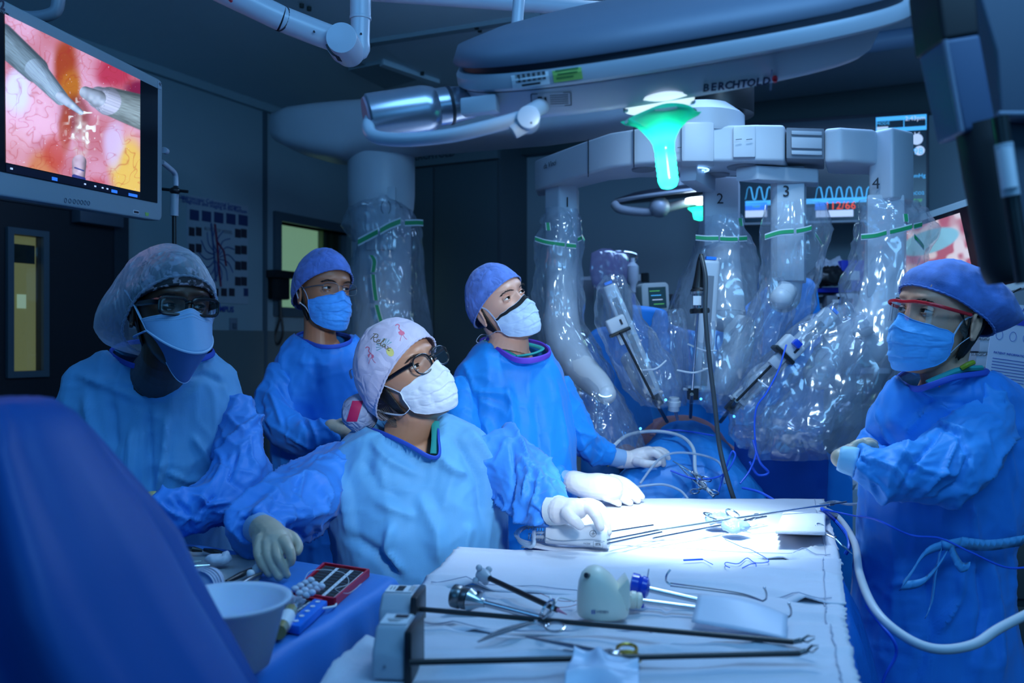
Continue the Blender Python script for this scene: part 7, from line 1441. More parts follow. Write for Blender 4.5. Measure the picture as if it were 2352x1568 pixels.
# ceiling arms
sa_ = thing('ceiling_suspension', 'white jointed ceiling arm with round elbow at the top left', 'arm', P(828, -60, 2.2))
g = G(); g.cyl(P(470, -42, 2.0), P(645, 42, 2.08), .030, 24); g.build('outer_tube', ARMW, sa_); g = G(); g.cyl(P(645, 42, 2.08), P(648, 43.5, 2.083), .0312, 24); g.build('tube_ring', LAMP_D, sa_)
g = G(); v, r = chain([(647, 43, 2.083, 29), (720, 72, 2.12, 29), (790, 98, 2.16, 28)]); g.tube(v, r, 24); g.build('inner_tube', ARMW, sa_)
g = G(); c = P(786, 90, 2.10); g.cyl(c+Vector((0, -.012, 0)), c+Vector((0, .10, 0)), .037, 32); g.build('elbow', ARMW, sa_, bevel=.002); g = G(); c2 = P(786, 101, 2.14); g.cyl(c2+Vector((0, -.02, 0)), c2+Vector((0, .02, 0)), .0375, 32); g.build('elbow_ring', LAMP_D, sa_); g = G(); c2 = P(786, 104, 2.15); g.cyl(c2+Vector((0, -.02, 0)), c2+Vector((0, .03, 0)), .037, 32); g.build('elbow_back', ARMW, sa_)
g = G(); g.cyl(P(828, -60, 2.2), P(828, 42, 2.2), .0265, 24); g.build('drop_tube', ARMW, sa_); g = G(); g.cyl(P(828, 38, 2.2), P(828, 46, 2.2), .0275, 24); g.build('drop_collar', ARMW, sa_, bevel=.002); g = G(); v, r = chain([(828, 44, 2.2, 22), (827, 90, 2.2, 22), (826, 116, 2.2, 22), (800, 122, 2.19, 18)]); g.tube(v, r, 24); g.build('drop_elbow', ARMW, sa_)
g = G()
for x, y, d in ((721, 72, 2.085), (829, 77, 2.173)): c = P(x, y, d); g.cyl(c, c+Vector((0, .004, 0)), .0025, 8)
g.build('arm_screw', INK, sa_); g = G(); c = P(531, 2, 2.0); g.cyl(c+Vector((0, -.032, 0)), c, .004, 8); g.build('red_dot', mat('dot_red', (.6, .02, .04), .4), sa_)
s2 = thing('ceiling_suspension', 'long white horizontal ceiling arm above the surgical light', 'arm', P(1300, 0, 2.3)); g = G(); g.cyl(P(848, -14, 2.4), P(1420, 24, 2.2), .019, 24); g.build('tube', ARMW, s2); g = G(); g.cyl(P(1420, 24, 2.2), P(1700, -40, 2.0), .022, 24); g.build('far_tube', ARMW, s2)
s3 = thing('ceiling_rod', 'thin white rod dropping behind the surgical light dome', 'rod', P(1187, 0, 2.1)); g = G(); g.cyl(P(1197, -60, 2.1), P(1186, 72, 2.1), .0145, 20); g.build('tube', ARMW, s3); g = G(); g.cyl(P(1186, 70, 2.1), P(1185, 76, 2.1), .0155, 20); g.build('tube_end', ARMW, s3)
s4 = thing('monitor_suspension', 'grey curved arm above the big surgical monitor', 'arm', P(110, 20, 1.9)); g = G(); v, r = chain([(136, -60, 2.3, 15), (134, 0, 2.3, 15), (122, 30, 2.3, 14), (70, 40, 2.3, 14), (20, 30, 2.3, 14)]); g.tube(v, r, 16); g.build('tube', mat('arm_grey', (.22, .25, .30), .4), s4); g = G(); g.cyl(P(10, 28, 2.3), P(24, 31, 2.3), .02, 16); g.build('tube_collar', BLACKP, s4)
# ------------------------------------------------------------------ second surgical light, far
l2 = thing('surgical_light', 'second surgical light hanging far back between robot arms one and two', 'surgical light', P(1560, 440, 4.4))
M2 = frame(P(1545, 446, 4.4), (.99, 0, .12), (0, -.10, 1)); g = G(); g.lathe([(.28, -.012), (.30, .0), (.29, .012), (.2, .03), (.01, .04)], M2, 48); g.build('head', LAMP_D, l2)
g = G(); g.tube([M2 @ Vector((.30*math.cos(a), .30*math.sin(a), -.004)) for a in np.linspace(0, 2*PI, 49)], .010, 8, caps=False); g.build('head_rim', LAMP, l2); g = G(); g.tube(smooth_curve([P(1412, 470, 4.3), P(1430, 482, 4.25), P(1500, 486, 4.2), P(1560, 470, 4.2), P(1640, 450, 4.2)], 6), .022, 12); g.build('yoke', LAMP, l2)
g = G(); g.ball(P(1515, 476, 4.18), .05, 16); g.build('yoke_joint', LAMP, l2); g = G(); g.lathe([(.005, -.06), (.03, -.05), (.035, -.02), (.06, .0)], Matrix.Translation(P(1608, 478, 4.15)), 20); g.build('handle_sleeve', gm, l2); g = G(); c = P(1608, 466, 4.15); g.cyl(c, c+Vector((0, 0, .02)), .07, 20); g.build('light_window', EM, l2)
g = G(); g.cyl(P(1560, 440, 4.4), P(1570, 180, 4.4), .03, 12); g.build('drop_tube', LAMP, l2)
hl2 = bpy.data.lights.new('far_handle_glow_fill', 'POINT'); hl2.energy = .8; hl2.color = (.75, 1, .9); hl2.shadow_soft_size = .01; o_ = bpy.data.objects.new('far_handle_glow_fill', hl2); COL.objects.link(o_); o_.location = P(1608, 481, 4.15)  # added point lamp that makes the far sleeve glow

# ------------------------------------------------------------------ big surgical monitor at the left
mo = thing('surgical_monitor', 'large tilted wide monitor at the left showing keyhole surgery', 'monitor', P(180, 460, 2.2))
TRc, BRc, TLc, BLc = P(384, 190, 2.67), P(362, 506, 2.67), P(-40, -22, 1.84), P(-40, 443, 1.84)
ex = ((TRc-TLc)+(BRc-BLc)).normalized(); ey = ((TRc-BRc)+(TLc-BLc)).normalized(); ez = ex.cross(ey).normalized(); ey = ez.cross(ex)
if ez.x < 0: pass
cen = (TRc+BRc+TLc+BLc)/4; Wm = ((TRc-TLc).length+(BRc-BLc).length)/2; Hm = ((TRc-BRc).length+(TLc-BLc).length)/2
MO = Matrix((ex, ey, ez)).transposed().to_4x4(); MO.translation = cen
fz = 1 if (Vector((0, 0, CZ))-cen).dot(ez) > 0 else -1
def rrect(w, h, r, n=6):
    out = []
    for cx, cy, a0 in ((w/2-r, h/2-r, 0), (-w/2+r, h/2-r, PI/2), (-w/2+r, -h/2+r, PI), (w/2-r, -h/2+r, 1.5*PI)):
        for k in range(n+1): a = a0+PI/2*k/n; out.append((cx+r*math.cos(a), cy+r*math.sin(a)))
    return out
g = G(); g.prism(rrect(Wm, Hm, .022), MO @ Matrix.Translation((0, 0, -fz*.024)), .048); g.build('casing', mat('monitor_casing', (.28, .36, .40), .45), mo, bevel=.006, seg=3)
def hitpx(x, y, off=0):
    o = Vector((0, 0, CZ)); d = (P(x, y, 1)-o); n = ez; t = ((cen+ez*fz*off)-o).dot(n)/d.dot(n); return o+d*t
def tolocal(x, y): q = MO.inverted() @ hitpx(x, y); return q.x, q.y
gx1, gy1 = tolocal(370, 212); gx0, gy0 = tolocal(352, 470)
xr = (gx1+gx0)/2; yb = tolocal(180, 430)[1]; yt_ = tolocal(180, 115)[1]; xl_ = -Wm/2+.03
g = G(); g.box(((xr+xl_)/2, (yb+yt_)/2, fz*.0005), (xr-xl_, yt_-yb, .002), MO); g.build('glass_panel', mat('screen_black', (.006, .007, .012), .15), mo)
x1_ = tolocal(320, 330)[0]; x0_ = tolocal(10, 220)[0]; x0_ = x0_
def sstep(a, b, x): t = np.clip((x-a)/(b-a), 0, 1); return t*t*(3-2*t)
def paint_surgery(X, Y, L2):
    n = len(X); q = np.stack([X/100., Y/100., X*0], 1); nz = vnoise(q, 1.2, 1); n2 = vnoise(q, 4, 2); n3 = vnoise(q, 12, 3); wr = ridged(q+np.stack([vnoise(q, 5, 8), vnoise(q, 5, 9), X*0], 1)*.16, 7, 4, 16)
    col = np.zeros((n, 3)); col[:] = (.62, .26, .30)
    def mixc(c, w): 
        nonlocal col
        col = col*(1-w[:, None])+np.array(c)*w[:, None]
    mixc((.80, .50, .62), sstep(-.2, .5, nz)*.8); blob = lambda cx, cy, rx, ry, soft=.5: 1-sstep(1-soft, 1+soft*.4, np.hypot((X-cx)/rx, (Y-cy)/ry)+n2*.15)
    mixc((.85, .55, .66), blob(60, 260, 80, 90)); mixc((.75, .74, .92), blob(40, 210, 34, 60)); mixc((.45, .10, .03), blob(150, 150, 32, 70)); mixc((.55, .22, .03), blob(162, 200, 26, 50)); mixc((.30, .05, .04), blob(172, 265, 40, 50)*.8)
    mixc((.55, .08, .14), blob(262, 165, 52, 42)); mixc((.30, .03, .10), blob(318, 205, 36, 26)); mixc((.70, .32, .10), blob(90, 400, 46, 60)*.7); mixc((.60, .10, .05), blob(125, 355, 30, 45)*.7); mixc((.78, .46, .50), blob(30, 350, 50, 70)*.6)
    mixc((.82, .58, .18), blob(295, 395, 46, 90)); mixc((.72, .62, .80), blob(262, 330, 26, 60)*.8); mixc((.60, .10, .10), blob(222, 440, 30, 40)*.7); mixc((.50, .12, .04), blob(150, 300, 16, 60)*.7)
    mixc((.75, .68, .62), blob(185, 320, 20, 70)*(.5+.5*n3)); mixc((.9, .86, .80), np.clip((n3-.35)*5, 0, 1)*blob(190, 290, 40, 70)); mixc((.45, .04, .04), wr*.45*(1-blob(180, 250, 60, 60)))
    mixc((.9, .8, .85), np.clip((vnoise(q, 26, 7)-.80)*8, 0, 1)*.6)
    def tool(x0, y0, x1, y1, r0, r1, base, streak=True):
        d_, t = segdist(X, Y, [(x0, y0), (x1, y1)]); r = r0+(r1-r0)*t; nx_, ny_ = (y1-y0), -(x1-x0); l = math.hypot(nx_, ny_); s = ((X-x0)*nx_+(Y-y0)*ny_)/l/r
        w = 1-sstep(.92, 1.04, d_/r); sh = .35+.65*np.clip(1-(s+.15)**2, 0, 1); st = 1+.30*vnoise(np.stack([s*6, t*2, t*0], 1), 3, 5) if streak else 1+.2*n3
        c = np.array(base)[None, :]*(sh*st)[:, None]
        nonlocal col; col = col*(1-w[:, None])+c*w[:, None]
    tool(0, 85, 82, 160, 34, 30, (.28, .36, .40)); tool(82, 160, 140, 225, 26, 17, (.42, .52, .60)); tool(140, 222, 186, 258, 13, 6, (.55, .62, .72), False)
    tool(250, 232, 340, 262, 33, 42, (.36, .42, .42)); tool(226, 224, 246, 232, 26, 33, (.60, .62, .72)); tool(196, 212, 224, 226, 14, 20, (.50, .55, .62), False)
    tool(182, 372, 180, 425, 17, 14, (.70, .55, .62), False); d_, t = segdist(X, Y, [(170, 405), (192, 412)]); mixc((.02, .05, .25), (1-sstep(4, 6, d_))*.9); d_, t = segdist(X, Y, [(172, 385), (192, 392)]); mixc((.05, .1, .3), (1-sstep(1, 2.5, d_+n2))*.9)
    return np.clip(col, 0, 1)**1.35*1.05
def screengrid(name, M, x0, x1, y0, y1, z, nx, ny, fn, mt, par):
    g = G(); vs = [M @ Vector((x0+(x1-x0)*i/(nx-1), y0+(y1-y0)*j/(ny-1), z)) for j in range(ny) for i in range(nx)]; g.v = [tuple(v) for v in vs]; g.f = [(j*nx+i, j*nx+i+1, (j+1)*nx+i+1, (j+1)*nx+i) for j in range(ny-1) for i in range(nx-1)]; g.mi = [0]*len(g.f)
    me = bpy.data.meshes.new(name); me.from_pydata(g.v, [], g.f); me.update(); a = coords(me); X, Y = px_of(a); L2 = np.stack([np.tile(np.linspace(0, 1, nx), ny), np.repeat(np.linspace(0, 1, ny), nx)], 1)
    c = fn(X, Y, L2); at = me.color_attributes.new('col', 'FLOAT_COLOR', 'POINT'); at.data.foreach_set('color', np.concatenate([c, np.ones((len(c), 1))], 1).ravel()); return meshobj(name, me, mt, par, False)
SCR = mat('screen_picture', (0, 0, 0), .3, attr='col', emit=(1, 1, 1), estr=.95)
screengrid('surgery_picture', MO, x0_, x1_, yb+.022, yt_, fz*.0026, 330, 260, paint_surgery, SCR, mo)
g = G(); g.box(((x0_+x1_)/2, yb+.011, fz*.002), (x1_-x0_, .018, .0015), MO); g.build('status_bar', mat('bar_dark', (.01, .01, .03), .3), mo)
BL_E = mat('ui_blue', (.02, .1, .5), .4, emit=(.03, .2, .9), estr=.9); WH_E = mat('ui_white', (.5, .6, .8), .4, emit=(.5, .65, .9), estr=.8)
g = G()
for f, w in ((.30, .022), (.93, .05), (.76, .03)): g = G(); g.box((x0_+(x1_-x0_)*f, yb+.008, fz*.0032), (w, .008, .001), MO); g.build('status_mark', BL_E, mo)
for f in (.03, .52, .6, .66, .7): g = G(); g.box((x0_+(x1_-x0_)*f, yb+.011, fz*.0032), (.008, .004, .001), MO); g.build('status_icon', WH_E, mo)
FL = Matrix.Identity(4)
def onmon(x, y, off=.0008): q = tolocal(x, y); return MO @ Matrix.Translation((q[0], q[1], fz*off))
text('4K', onmon(367, 194, .0012), .016, INK, mo, 'lettering'); g = G(); g.box((0, 0, 0), (.022, .022, .0008), onmon(366, 196)); g.build('badge', mat('badge_grey', (.35, .42, .5), .5), mo)
text('2', onmon(5, 12, .0012), .030, mat('ink_navy', (.02, .025, .06), .5), mo, 'lettering', bold=.001); text('OSCOM', onmon(8, 30, .0012), .009, INK, mo, 'lettering')
for k, x in enumerate((150, 160, 170, 179, 187, 195, 203)):
    g = G(); M_ = onmon(x, 460+(x-150)*.12, .001); g.tube([M_ @ Vector((.0055*math.cos(a), .0055*math.sin(a), 0)) for a in np.linspace(0, 2*PI, 13)], .0009, 4, caps=False); g.build('control_button', mat('button_grey', (.12, .16, .22), .5), mo)
g = G(); g.box((0, 0, 0), (.034, .010, .0008), onmon(312, 487)); lb2 = g.build('label', LABELW, mo); g = G(); g.box((0, 0, 0), (.028, .006, .0006), onmon(312, 487, .0016)); g.build('label_print', INK, lb2); g = G(); g.prism([(-.012, .005), (.012, .005), (.008, -.005), (-.008, -.005)], onmon(337, 492), .0008); g.build('green_sticker', mat('sticker_green', (.30, .55, .12), .5), mo)
g = G(); v = MO @ Vector((0, 0, -fz*.06)); g.box((0, 0, -fz*.075), (.2, .2, .06), MO); g.build('mount', BLACKP, mo, bevel=.006)
# hook and pole beside the monitor
hk = thing('cable_hook', 'white bent rod with black knob and grey cylinder beside the monitor', 'hook', P(402, 480, 2.8)); g = G(); v, r = chain([(372, 372, 2.7, 6), (388, 385, 2.75, 6), (402, 400, 2.8, 6), (404, 428, 2.8, 6)]); g.tube(v, r, 12); g.build('rod', ARMW, hk); g = G(); c = P(379, 346, 2.7); g.cyl(c+Vector((0, -.01, 0)), c+Vector((0, .01, 0)), .010, 14); g.build('washer', ARMW, hk)
g = G(); g.ball(P(402, 438, 2.8), (.018, .018, .012), 14); g.tube([P(372, 434, 2.8), P(432, 440, 2.8)], .005, 8); g.build('knob', BLACKP, hk, bevel=0); g = G(); g.cyl(P(401, 446, 2.8), P(400, 496, 2.8), .013, 16); g.build('sleeve', GREYP, hk); g = G(); g.cyl(P(400, 496, 2.8), P(402, 900, 2.8), .007, 12); g.build('pole', BLACKP, hk)
# ------------------------------------------------------------------ poster, phone, switches on the left wall
def lrect(g, x0, x1, y0, y1, o0, o1):
    a, b = lwpx(x1), lwpx(x0); m_ = LW((a+b)/2); lwbox(g, a, b, wz(y1, m_.y), wz(y0, m_.y), o0, o1)
ps = thing('poster', 'anatomy poster with small photographs on the left wall', 'poster', LW(lwpx(500), 1.6)); g = G(); lrect(g, 428, 568, 460, 695, 0, .006); g.build('sheet', mat('poster_paper', (.42, .48, .55), .6), ps, smooth=0)
PIC = mat('picture_navy', (.03, .05, .16), .5); PIC2 = mat('picture_dark', (.035, .03, .05), .5)
g = G()
for k in range(5): lrect(g, 434+28*k, 455+28*k, 482+3*k, 506+3*k, .006, .008)
g.build('picture', PIC, ps, smooth=0)
for r_ in range(4):
    for c_, x in enumerate((432, 448, 538, 552)): g = G(); y = (522, 560, 596, 632)[r_]+(4 if c_ > 1 else 0); lrect(g, x, x+13, y, y+20, .006, .008); g.build('picture', PIC2, ps, smooth=0)
for x in (468, 487, 506, 524): g = G(); lrect(g, x, x+13, 662, 680, .006, .008); g.build('picture', PIC2, ps, smooth=0)
g = G(); lrect(g, 558, 568, 662, 680, .006, .008); g.build('picture', PIC, ps, smooth=0)
def onlw(x, y, off=.009): s_ = lwpx(x); q = LW(s_, wz(y, LW(s_).y), off); return frame(q, -LU*-1, NL) if False else (Matrix((LU, Vector((0, 0, 1)), NL)).transposed().to_4x4(), q)
def M_lw(x, y, off=.009): R, q = onlw(x, y, off); R.translation = q; return R
text('Laparoscopic Colorectal Surgery', M_lw(482, 464), .038, mat('ink_blue', (.02, .06, .35), .5), ps, 'lettering'); text('Diagnosis and Staging in the Rectum', M_lw(494, 474), .036, mat('ink_blue', (.02, .06, .35), .5), ps, 'lettering'); text('ROOT OF VESSEL', M_lw(500, 530), .030, mat('ink_grey', (.2, .2, .25), .6), ps, 'lettering'); text('OLYMPUS', M_lw(505, 710), .05, mat('ink_blue', (.02, .06, .35), .5), ps, 'lettering', bold=.001)
RV = mat('vessel_red', (.30, .03, .08), .5); BVm = mat('vessel_blue', (.05, .10, .30), .5)
g = G(); MV = M_lw(497, 590)
g.tube([MV @ Vector(q) for q in ((-.02, .20, 0), (0, .08, 0), (.01, -.05, 0), (.03, -.18, 0))], .013, 6, flat=.3); g.tube([MV @ Vector(q) for q in ((-.01, .10, 0), (.05, .04, 0), (.07, -.05, 0))], .010, 6, flat=.3); g.build('artery_drawing', RV, ps)
g = G()
for k in range(14): a = k*.45; g.tube(smooth_curve([MV @ Vector((.02*math.cos(a), .03*math.sin(a), 0)), MV @ Vector((.09*math.cos(a+.2), .11*math.sin(a+.2), 0)), MV @ Vector((.15*math.cos(a-.1), .17*math.sin(a-.1), 0))], 3), .0035, 4)
g.tube([MV @ Vector(q) for q in ((-.05, .2, 0), (-.03, .05, 0), (-.01, -.15, 0))], .011, 6, flat=.3); g.build('vein_drawing', BVm, ps)
ph = thing('wall_phone', 'black wall telephone with dangling cord left of the lit window', 'phone', LW(lwpx(630), 1.5)); g = G(); lrect(g, 606, 652, 622, 640, .0, .10); g.build('cradle', BLACKP, ph, bevel=.01); g = G(); lrect(g, 614, 648, 636, 688, .0, .07); g.build('handset', BLACKP, ph, bevel=.012)
g = G(); q0 = LW(lwpx(632), wz(690, LW(lwpx(632)).y), .04); dz_ = lambda y: wz(y, LW(lwpx(632)).y)
g.tube(smooth_curve([q0, Vector((q0.x, q0.y, dz_(730))), Vector((q0.x-.03, q0.y, dz_(770))), Vector((q0.x-.01, q0.y, dz_(790))), Vector((q0.x+.02, q0.y, dz_(765))), Vector((q0.x+.01, q0.y, dz_(725))), Vector((q0.x+.005, q0.y, dz_(700)))], 6), .008, 8); g.build('cord', BLACKP, ph)
sw = thing('light_switch', 'grey switch plate on the wall below the poster', 'switch', LW(lwpx(534), 1.5)); g = G(); lrect(g, 526, 543, 730, 766, 0, .01); g.build('plate', mat('plate_grey', (.22, .26, .32), .5), sw, bevel=.002); g = G(); lrect(g, 531, 538, 742, 754, .01, .02); g.build('toggle', mat('toggle_grey', (.12, .15, .2), .5), sw)
s5 = thing('wall_socket', 'dark socket box on the wall beside the mask of the left woman', 'socket', LW(lwpx(468), 1.5)); g = G(); lrect(g, 458, 476, 733, 770, 0, .03); g.build('box', BLACKP, s5, bevel=.004); g = G(); lrect(g, 462, 472, 742, 758, .03, .034); g.build('cover', ROB_D, s5)
g = G(); t = thing('chrome_rail', 'short chrome rail between the left woman and the second woman', 'rail', P(600, 990, 3.2)); g.cyl(P(560, 996, 3.2), P(660, 985, 3.4), .010, 14); g.build('bar', STEEL, t); g = G(); g.cyl(P(600, 992, 3.3), P(600, 1500, 3.3), .012, 12); g.build('post', STEEL_D, t)
# cabinet in the corner behind the column
cb_ = thing('storage_cabinet', 'tall dark storage cabinet in the corner behind the robot column', 'cabinet', BW(bwpx(1090), 0, .2)); sa_0, sb_0 = bwpx(935), bwpx(1205); zt_ = wz(345, BW(sa_0, 0, .45).y)
g = G(); bwbox(g, sa_0, sb_0+.02, 0, zt_, .0, .42); g.build('carcass', mat('cabinet_dark', (.10, .13, .15), .5), cb_, smooth=0)
for a, b in ((sa_0+.02, (sa_0+sb_0)/2-.005), ((sa_0+sb_0)/2+.005, sb_0)):
    g = G(); bwbox(g, a, b, .08, zt_-.17, .42, .44); g.build('door', mat('cabinet_door', (.085, .12, .14), .5), cb_, bevel=.003)
g = G(); bwbox(g, sa_0, sb_0+.02, zt_-.16, zt_, .42, .47); g.build('header', mat('cabinet_header', (.14, .19, .22), .5), cb_, bevel=.004)
q = BW(bwpx(1068), wz(357, BW(bwpx(1068), 0, .48).y), .473); R = Matrix((BV, Vector((0, 0, 1)), NB)).transposed().to_4x4(); R.translation = q; text('BERCHTOLD', R, .065, INK, cb_, 'lettering', bold=.001)
# ------------------------------------------------------------------ wall television with vital signs
tv = thing('vitals_screen', 'wall television showing waveforms and readings behind the robot', 'television', P(1910, 500, 4.9))
A, B, C_, D = P(1652, 290, 5.15), P(2136, 257, 4.72), P(2116, 506, 4.72), P(1700, 512, 5.15); vx = (B-A).normalized(); vz = Vector((0, 0, 1)); vn = vx.cross(vz).normalized(); vn = vn if vn.y < 0 else -vn
TV = Matrix((vx, vz, vx.cross(vz))).transposed().to_4x4(); TV.translation = (A+B+C_+D)/4; Wt, Ht = (B-A).length, .66; fs = 1 if vx.cross(vz).y < 0 else -1
def tvpx(x, y): o = Vector((0, 0, CZ)); d = P(x, y, 1)-o; n = vx.cross(vz); t = (TV.translation-o).dot(n)/d.dot(n); q = TV.inverted() @ (o+d*t); return q.x, q.y
g = G(); yb_ = tvpx(1900, 514)[1]; yt2 = tvpx(1900, 268)[1]; xl2, xr2 = tvpx(1640, 400)[0], tvpx(2134, 400)[0]; g.box(((xl2+xr2)/2, (yb_+yt2)/2, -fs*.03), (xr2-xl2, yt2-yb_, .06), TV); g.build('casing', mat('tv_casing', (.05, .05, .07), .35), tv, bevel=.006)
g = G(); g.box(((xl2+xr2)/2, (yb_+yt2)/2, fs*.001), (xr2-xl2-.03, yt2-yb_-.04, .002), TV); g.build('screen', mat('tv_black', (.006, .007, .015), .2, emit=(.0, .006, .02), estr=1), tv); g = G(); g.box(((xl2+xr2)/2, yb_+.012, fs*.002), (xr2-xl2-.03, .012, .004), TV); g.build('bezel_strip', GREYP, tv)
CY = mat('ui_cyan', (.05, .3, .6), .4, emit=(.06, .42, .9), estr=1.0); RE = mat('ui_red', (.5, .05, .02), .4, emit=(.9, .08, .02), estr=.9); OR = mat('ui_green', (.1, .4, .1), .4, emit=(.1, .5, .15), estr=.7)
def tvr(g, x0, y0, x1, y1): a, b = tvpx(x0, y0), tvpx(x1, y1); g.box(((a[0]+b[0])/2, (a[1]+b[1])/2, fs*.003), (abs(b[0]-a[0]), abs(b[1]-a[1]), .001), TV)
def tvt(s_, x, y, size, m): q = tvpx(x, y); text(s_, TV @ Matrix.Translation((q[0], q[1], fs*.0038)), size, m, tv, 'screen_text')
g = G()
for x in range(6): pass
for x0, x1 in ((1712, 1785), (1872, 1992)):
    pts = []; x = x0
    while x < x1:
        for dx, y in ((0, 458), (2, 452), (5, 434), (9, 429), (13, 431), (16, 445), (18, 457), (21, 459)): pts.append((x+dx, y))
        x += 23
    g.tube([TV @ Vector((*tvpx(a, b), fs*.004)) for a, b in pts], .0035, 5, flat=.4)
    g.build('waveform', CY, tv); g = G()
for nm_, mm_, qs in (('screen_line', CY, ((1712, 462, 1992, 464), (2012, 270, 2128, 272), (2012, 270, 2014, 300), (2126, 264, 2128, 292), (2075, 268, 2077, 296), (2012, 296, 2128, 298))), ('screen_bar', WH_E, ((1712, 484, 1762, 498), (1874, 484, 1960, 497), (2014, 292, 2040, 301))), ('screen_field', BL_E, ((1712, 466, 1762, 482), (1872, 466, 1900, 482), (1902, 460, 1960, 463)))):
    for q_ in qs: g = G(); tvr(g, *q_); g.build(nm_, mm_, tv)
tvt('112/66', 1930, 473, .060, RE); tvt('2:43pm', 2102, 272, .034, WH_E); tvt('NIBP', 1738, 474, .022, OR); tvt('MODE', 2028, 284, .024, CY); tvt('16', 2106, 310, .04, WH_E); tvt('98', 2109, 348, .05, CY); tvt('mmHg', 2107, 404, .03, CY); tvt('etCO2', 2107, 444, .024, CY); tvt('TOF', 2108, 461, .024, OR)
g = G(); g.ball((0, 0, 0), .001, 6)
g = G(); a = tvpx(2106, 320); g.lathe([(.03, 0), (.03, .001)], TV @ Matrix.Translation((a[0], a[1], fs*.003)), 20); a = tvpx(2112, 346); g.lathe([(.026, 0), (.026, .001)], TV @ Matrix.Translation((a[0], a[1], fs*.003)), 20); g.build('screen_dot', WH_E, tv)
g = G(); g.box(((xl2+xr2)/2, (yb_+yt2)/2, -fs*.13), (.3, .2, .16), TV); g.build('wall_mount', BLACKP, tv)
# ------------------------------------------------------------------ small tilted monitor at the right
sm_ = thing('side_monitor', 'small tilted monitor behind the right woman showing pink surgery picture', 'monitor', P(2170, 640, 3.0))
a0, a1 = P(2092, 560, 2.75), P(2215, 500, 3.2)
SM = Matrix.Translation(P(2178, 590, 3.0)) @ Matrix.Rotation(math.radians(-52), 4, 'Z') @ Matrix.Rotation(PI/2, 4, 'X') @ Matrix.Rotation(math.radians(12), 4, 'Z')
g = G(); g.prism(rrect(.46, .34, .012), SM, .05); g.build('casing', mat('monitor_casing_pale', (.48, .54, .56), .45), sm_, bevel=.006); g = G(); g.box((0, 0, .0255), (.42, .29, .002), SM); g.build('screen', mat('screen_black', (.006, .007, .012), .15), sm_)
def paint2(X, Y, L2):
    q = np.stack([L2[:, 0]*3, L2[:, 1]*3, X*0], 1); c = np.zeros((len(X), 3)); c[:] = (.5, .12, .16); w = sstep(-.3, .3, vnoise(q, 3, 3)); c = c*(1-w[:, None])+np.array((.8, .6, .55))*w[:, None]
    d = np.hypot((L2[:, 0]-.55)/.4, (L2[:, 1]-.75)/.16); w = 1-sstep(.9, 1.05, d); c = c*(1-w[:, None])+np.array((.25, .5, .55))*w[:, None]; return c
screengrid('surgery_picture', SM, -.19, .08, -.13, .13, .0272, 70, 60, paint2, mat('side_picture', (0, 0, 0), .3, attr='col', emit=(1, 1, 1), estr=.6), sm_)
g = G(); g.box((.232, .03, .0), (.004, .07, .02), SM); g.box((.232, -.06, .0), (.004, .04, .02), SM); g.build('side_label', INK, sm_); g = G(); g.box((0, 0, -.10), (.1, .1, .14), SM); g.build('mount', ROB_D, sm_); g = G(); c = SM @ Vector((0, 0, -.18)); g.cyl(c, (c.x, c.y, .1), .02, 12); g.cyl((c.x, c.y, 0), (c.x, c.y, .1), .2, 20); g.build('stand', ROB_D, sm_)
# ------------------------------------------------------------------ anaesthesia corner between robot arms one and two
iv_ = thing('drip_stand', 'drip stand with fluid bags between robot arms one and two', 'drip stand', (P(1430, 600, 4.3).x, 4.3, 0)); g = G(); b0 = P(1430, 575, 4.3); g.cyl(b0, (b0.x, b0.y, .05), .010, 12); g.build('pole', STEEL, iv_)
g = G(); g.tube(smooth_curve([P(1378, 604, 4.3), P(1380, 588, 4.3), P(1400, 580, 4.3), P(1430, 578, 4.3), P(1460, 584, 4.3), P(1462, 598, 4.3), P(1450, 604, 4.3), P(1444, 590, 4.3)], 6), .007, 8); g.tube(smooth_curve([P(1398, 600, 4.3), P(1400, 584, 4.3)], 3), .006, 8); g.build('hook', STEEL, iv_); g = G(); g.lathe([(.22, .02), (.2, .05), (.03, .07)], Matrix.Translation((b0.x, b0.y, 0)), 20); g.build('base', ROB_D, iv_)
BAG = plastic('fluid_bag', (.55, .50, .85), milk=.5, gloss=.3, crease=9, rough=.1)
for k, (x, y, w, h_, lab) in enumerate(((1391, 622, .08, .11, 'mauve tinted fluid bag on the left hook of the drip stand'), (1420, 618, .06, .09, 'clear fluid bag at the middle of the drip stand'))):
    g = G(); c = P(x, y, 4.28); g.loft([[c+Vector((w*s_*math.cos(a), .02*s2_*math.sin(a), z)) for a in np.linspace(0, 2*PI, 25)[:-1]] for s_, s2_, z in ((.3, .3, h_), (.9, .6, h_*.8), (1, 1, 0), (.8, 1, -h_*.7), (.3, .4, -h_))]); tag(g.build('fluid_bag', BAG, smooth=180), lab, 'bag')
t = thing('drip_bottle', 'white drip bottle hanging on the right of the drip stand', 'bottle', P(1453, 640, 4.28)); g = G(); c = P(1453, 630, 4.28); g.lathe([(.0, -.09), (.018, -.088), (.02, -.05), (.03, -.03), (.03, .04), (.012, .06), (.012, .08)], Matrix.Translation(c), 20, caps=False); g.build('glass', mat('bottle_white', (.6, .65, .75), .2), t); g = G(); g.cyl(c+Vector((0, 0, -.09)), c+Vector((.01, 0, -.19)), .012, 10); g.build('tube', BLUEP, t)
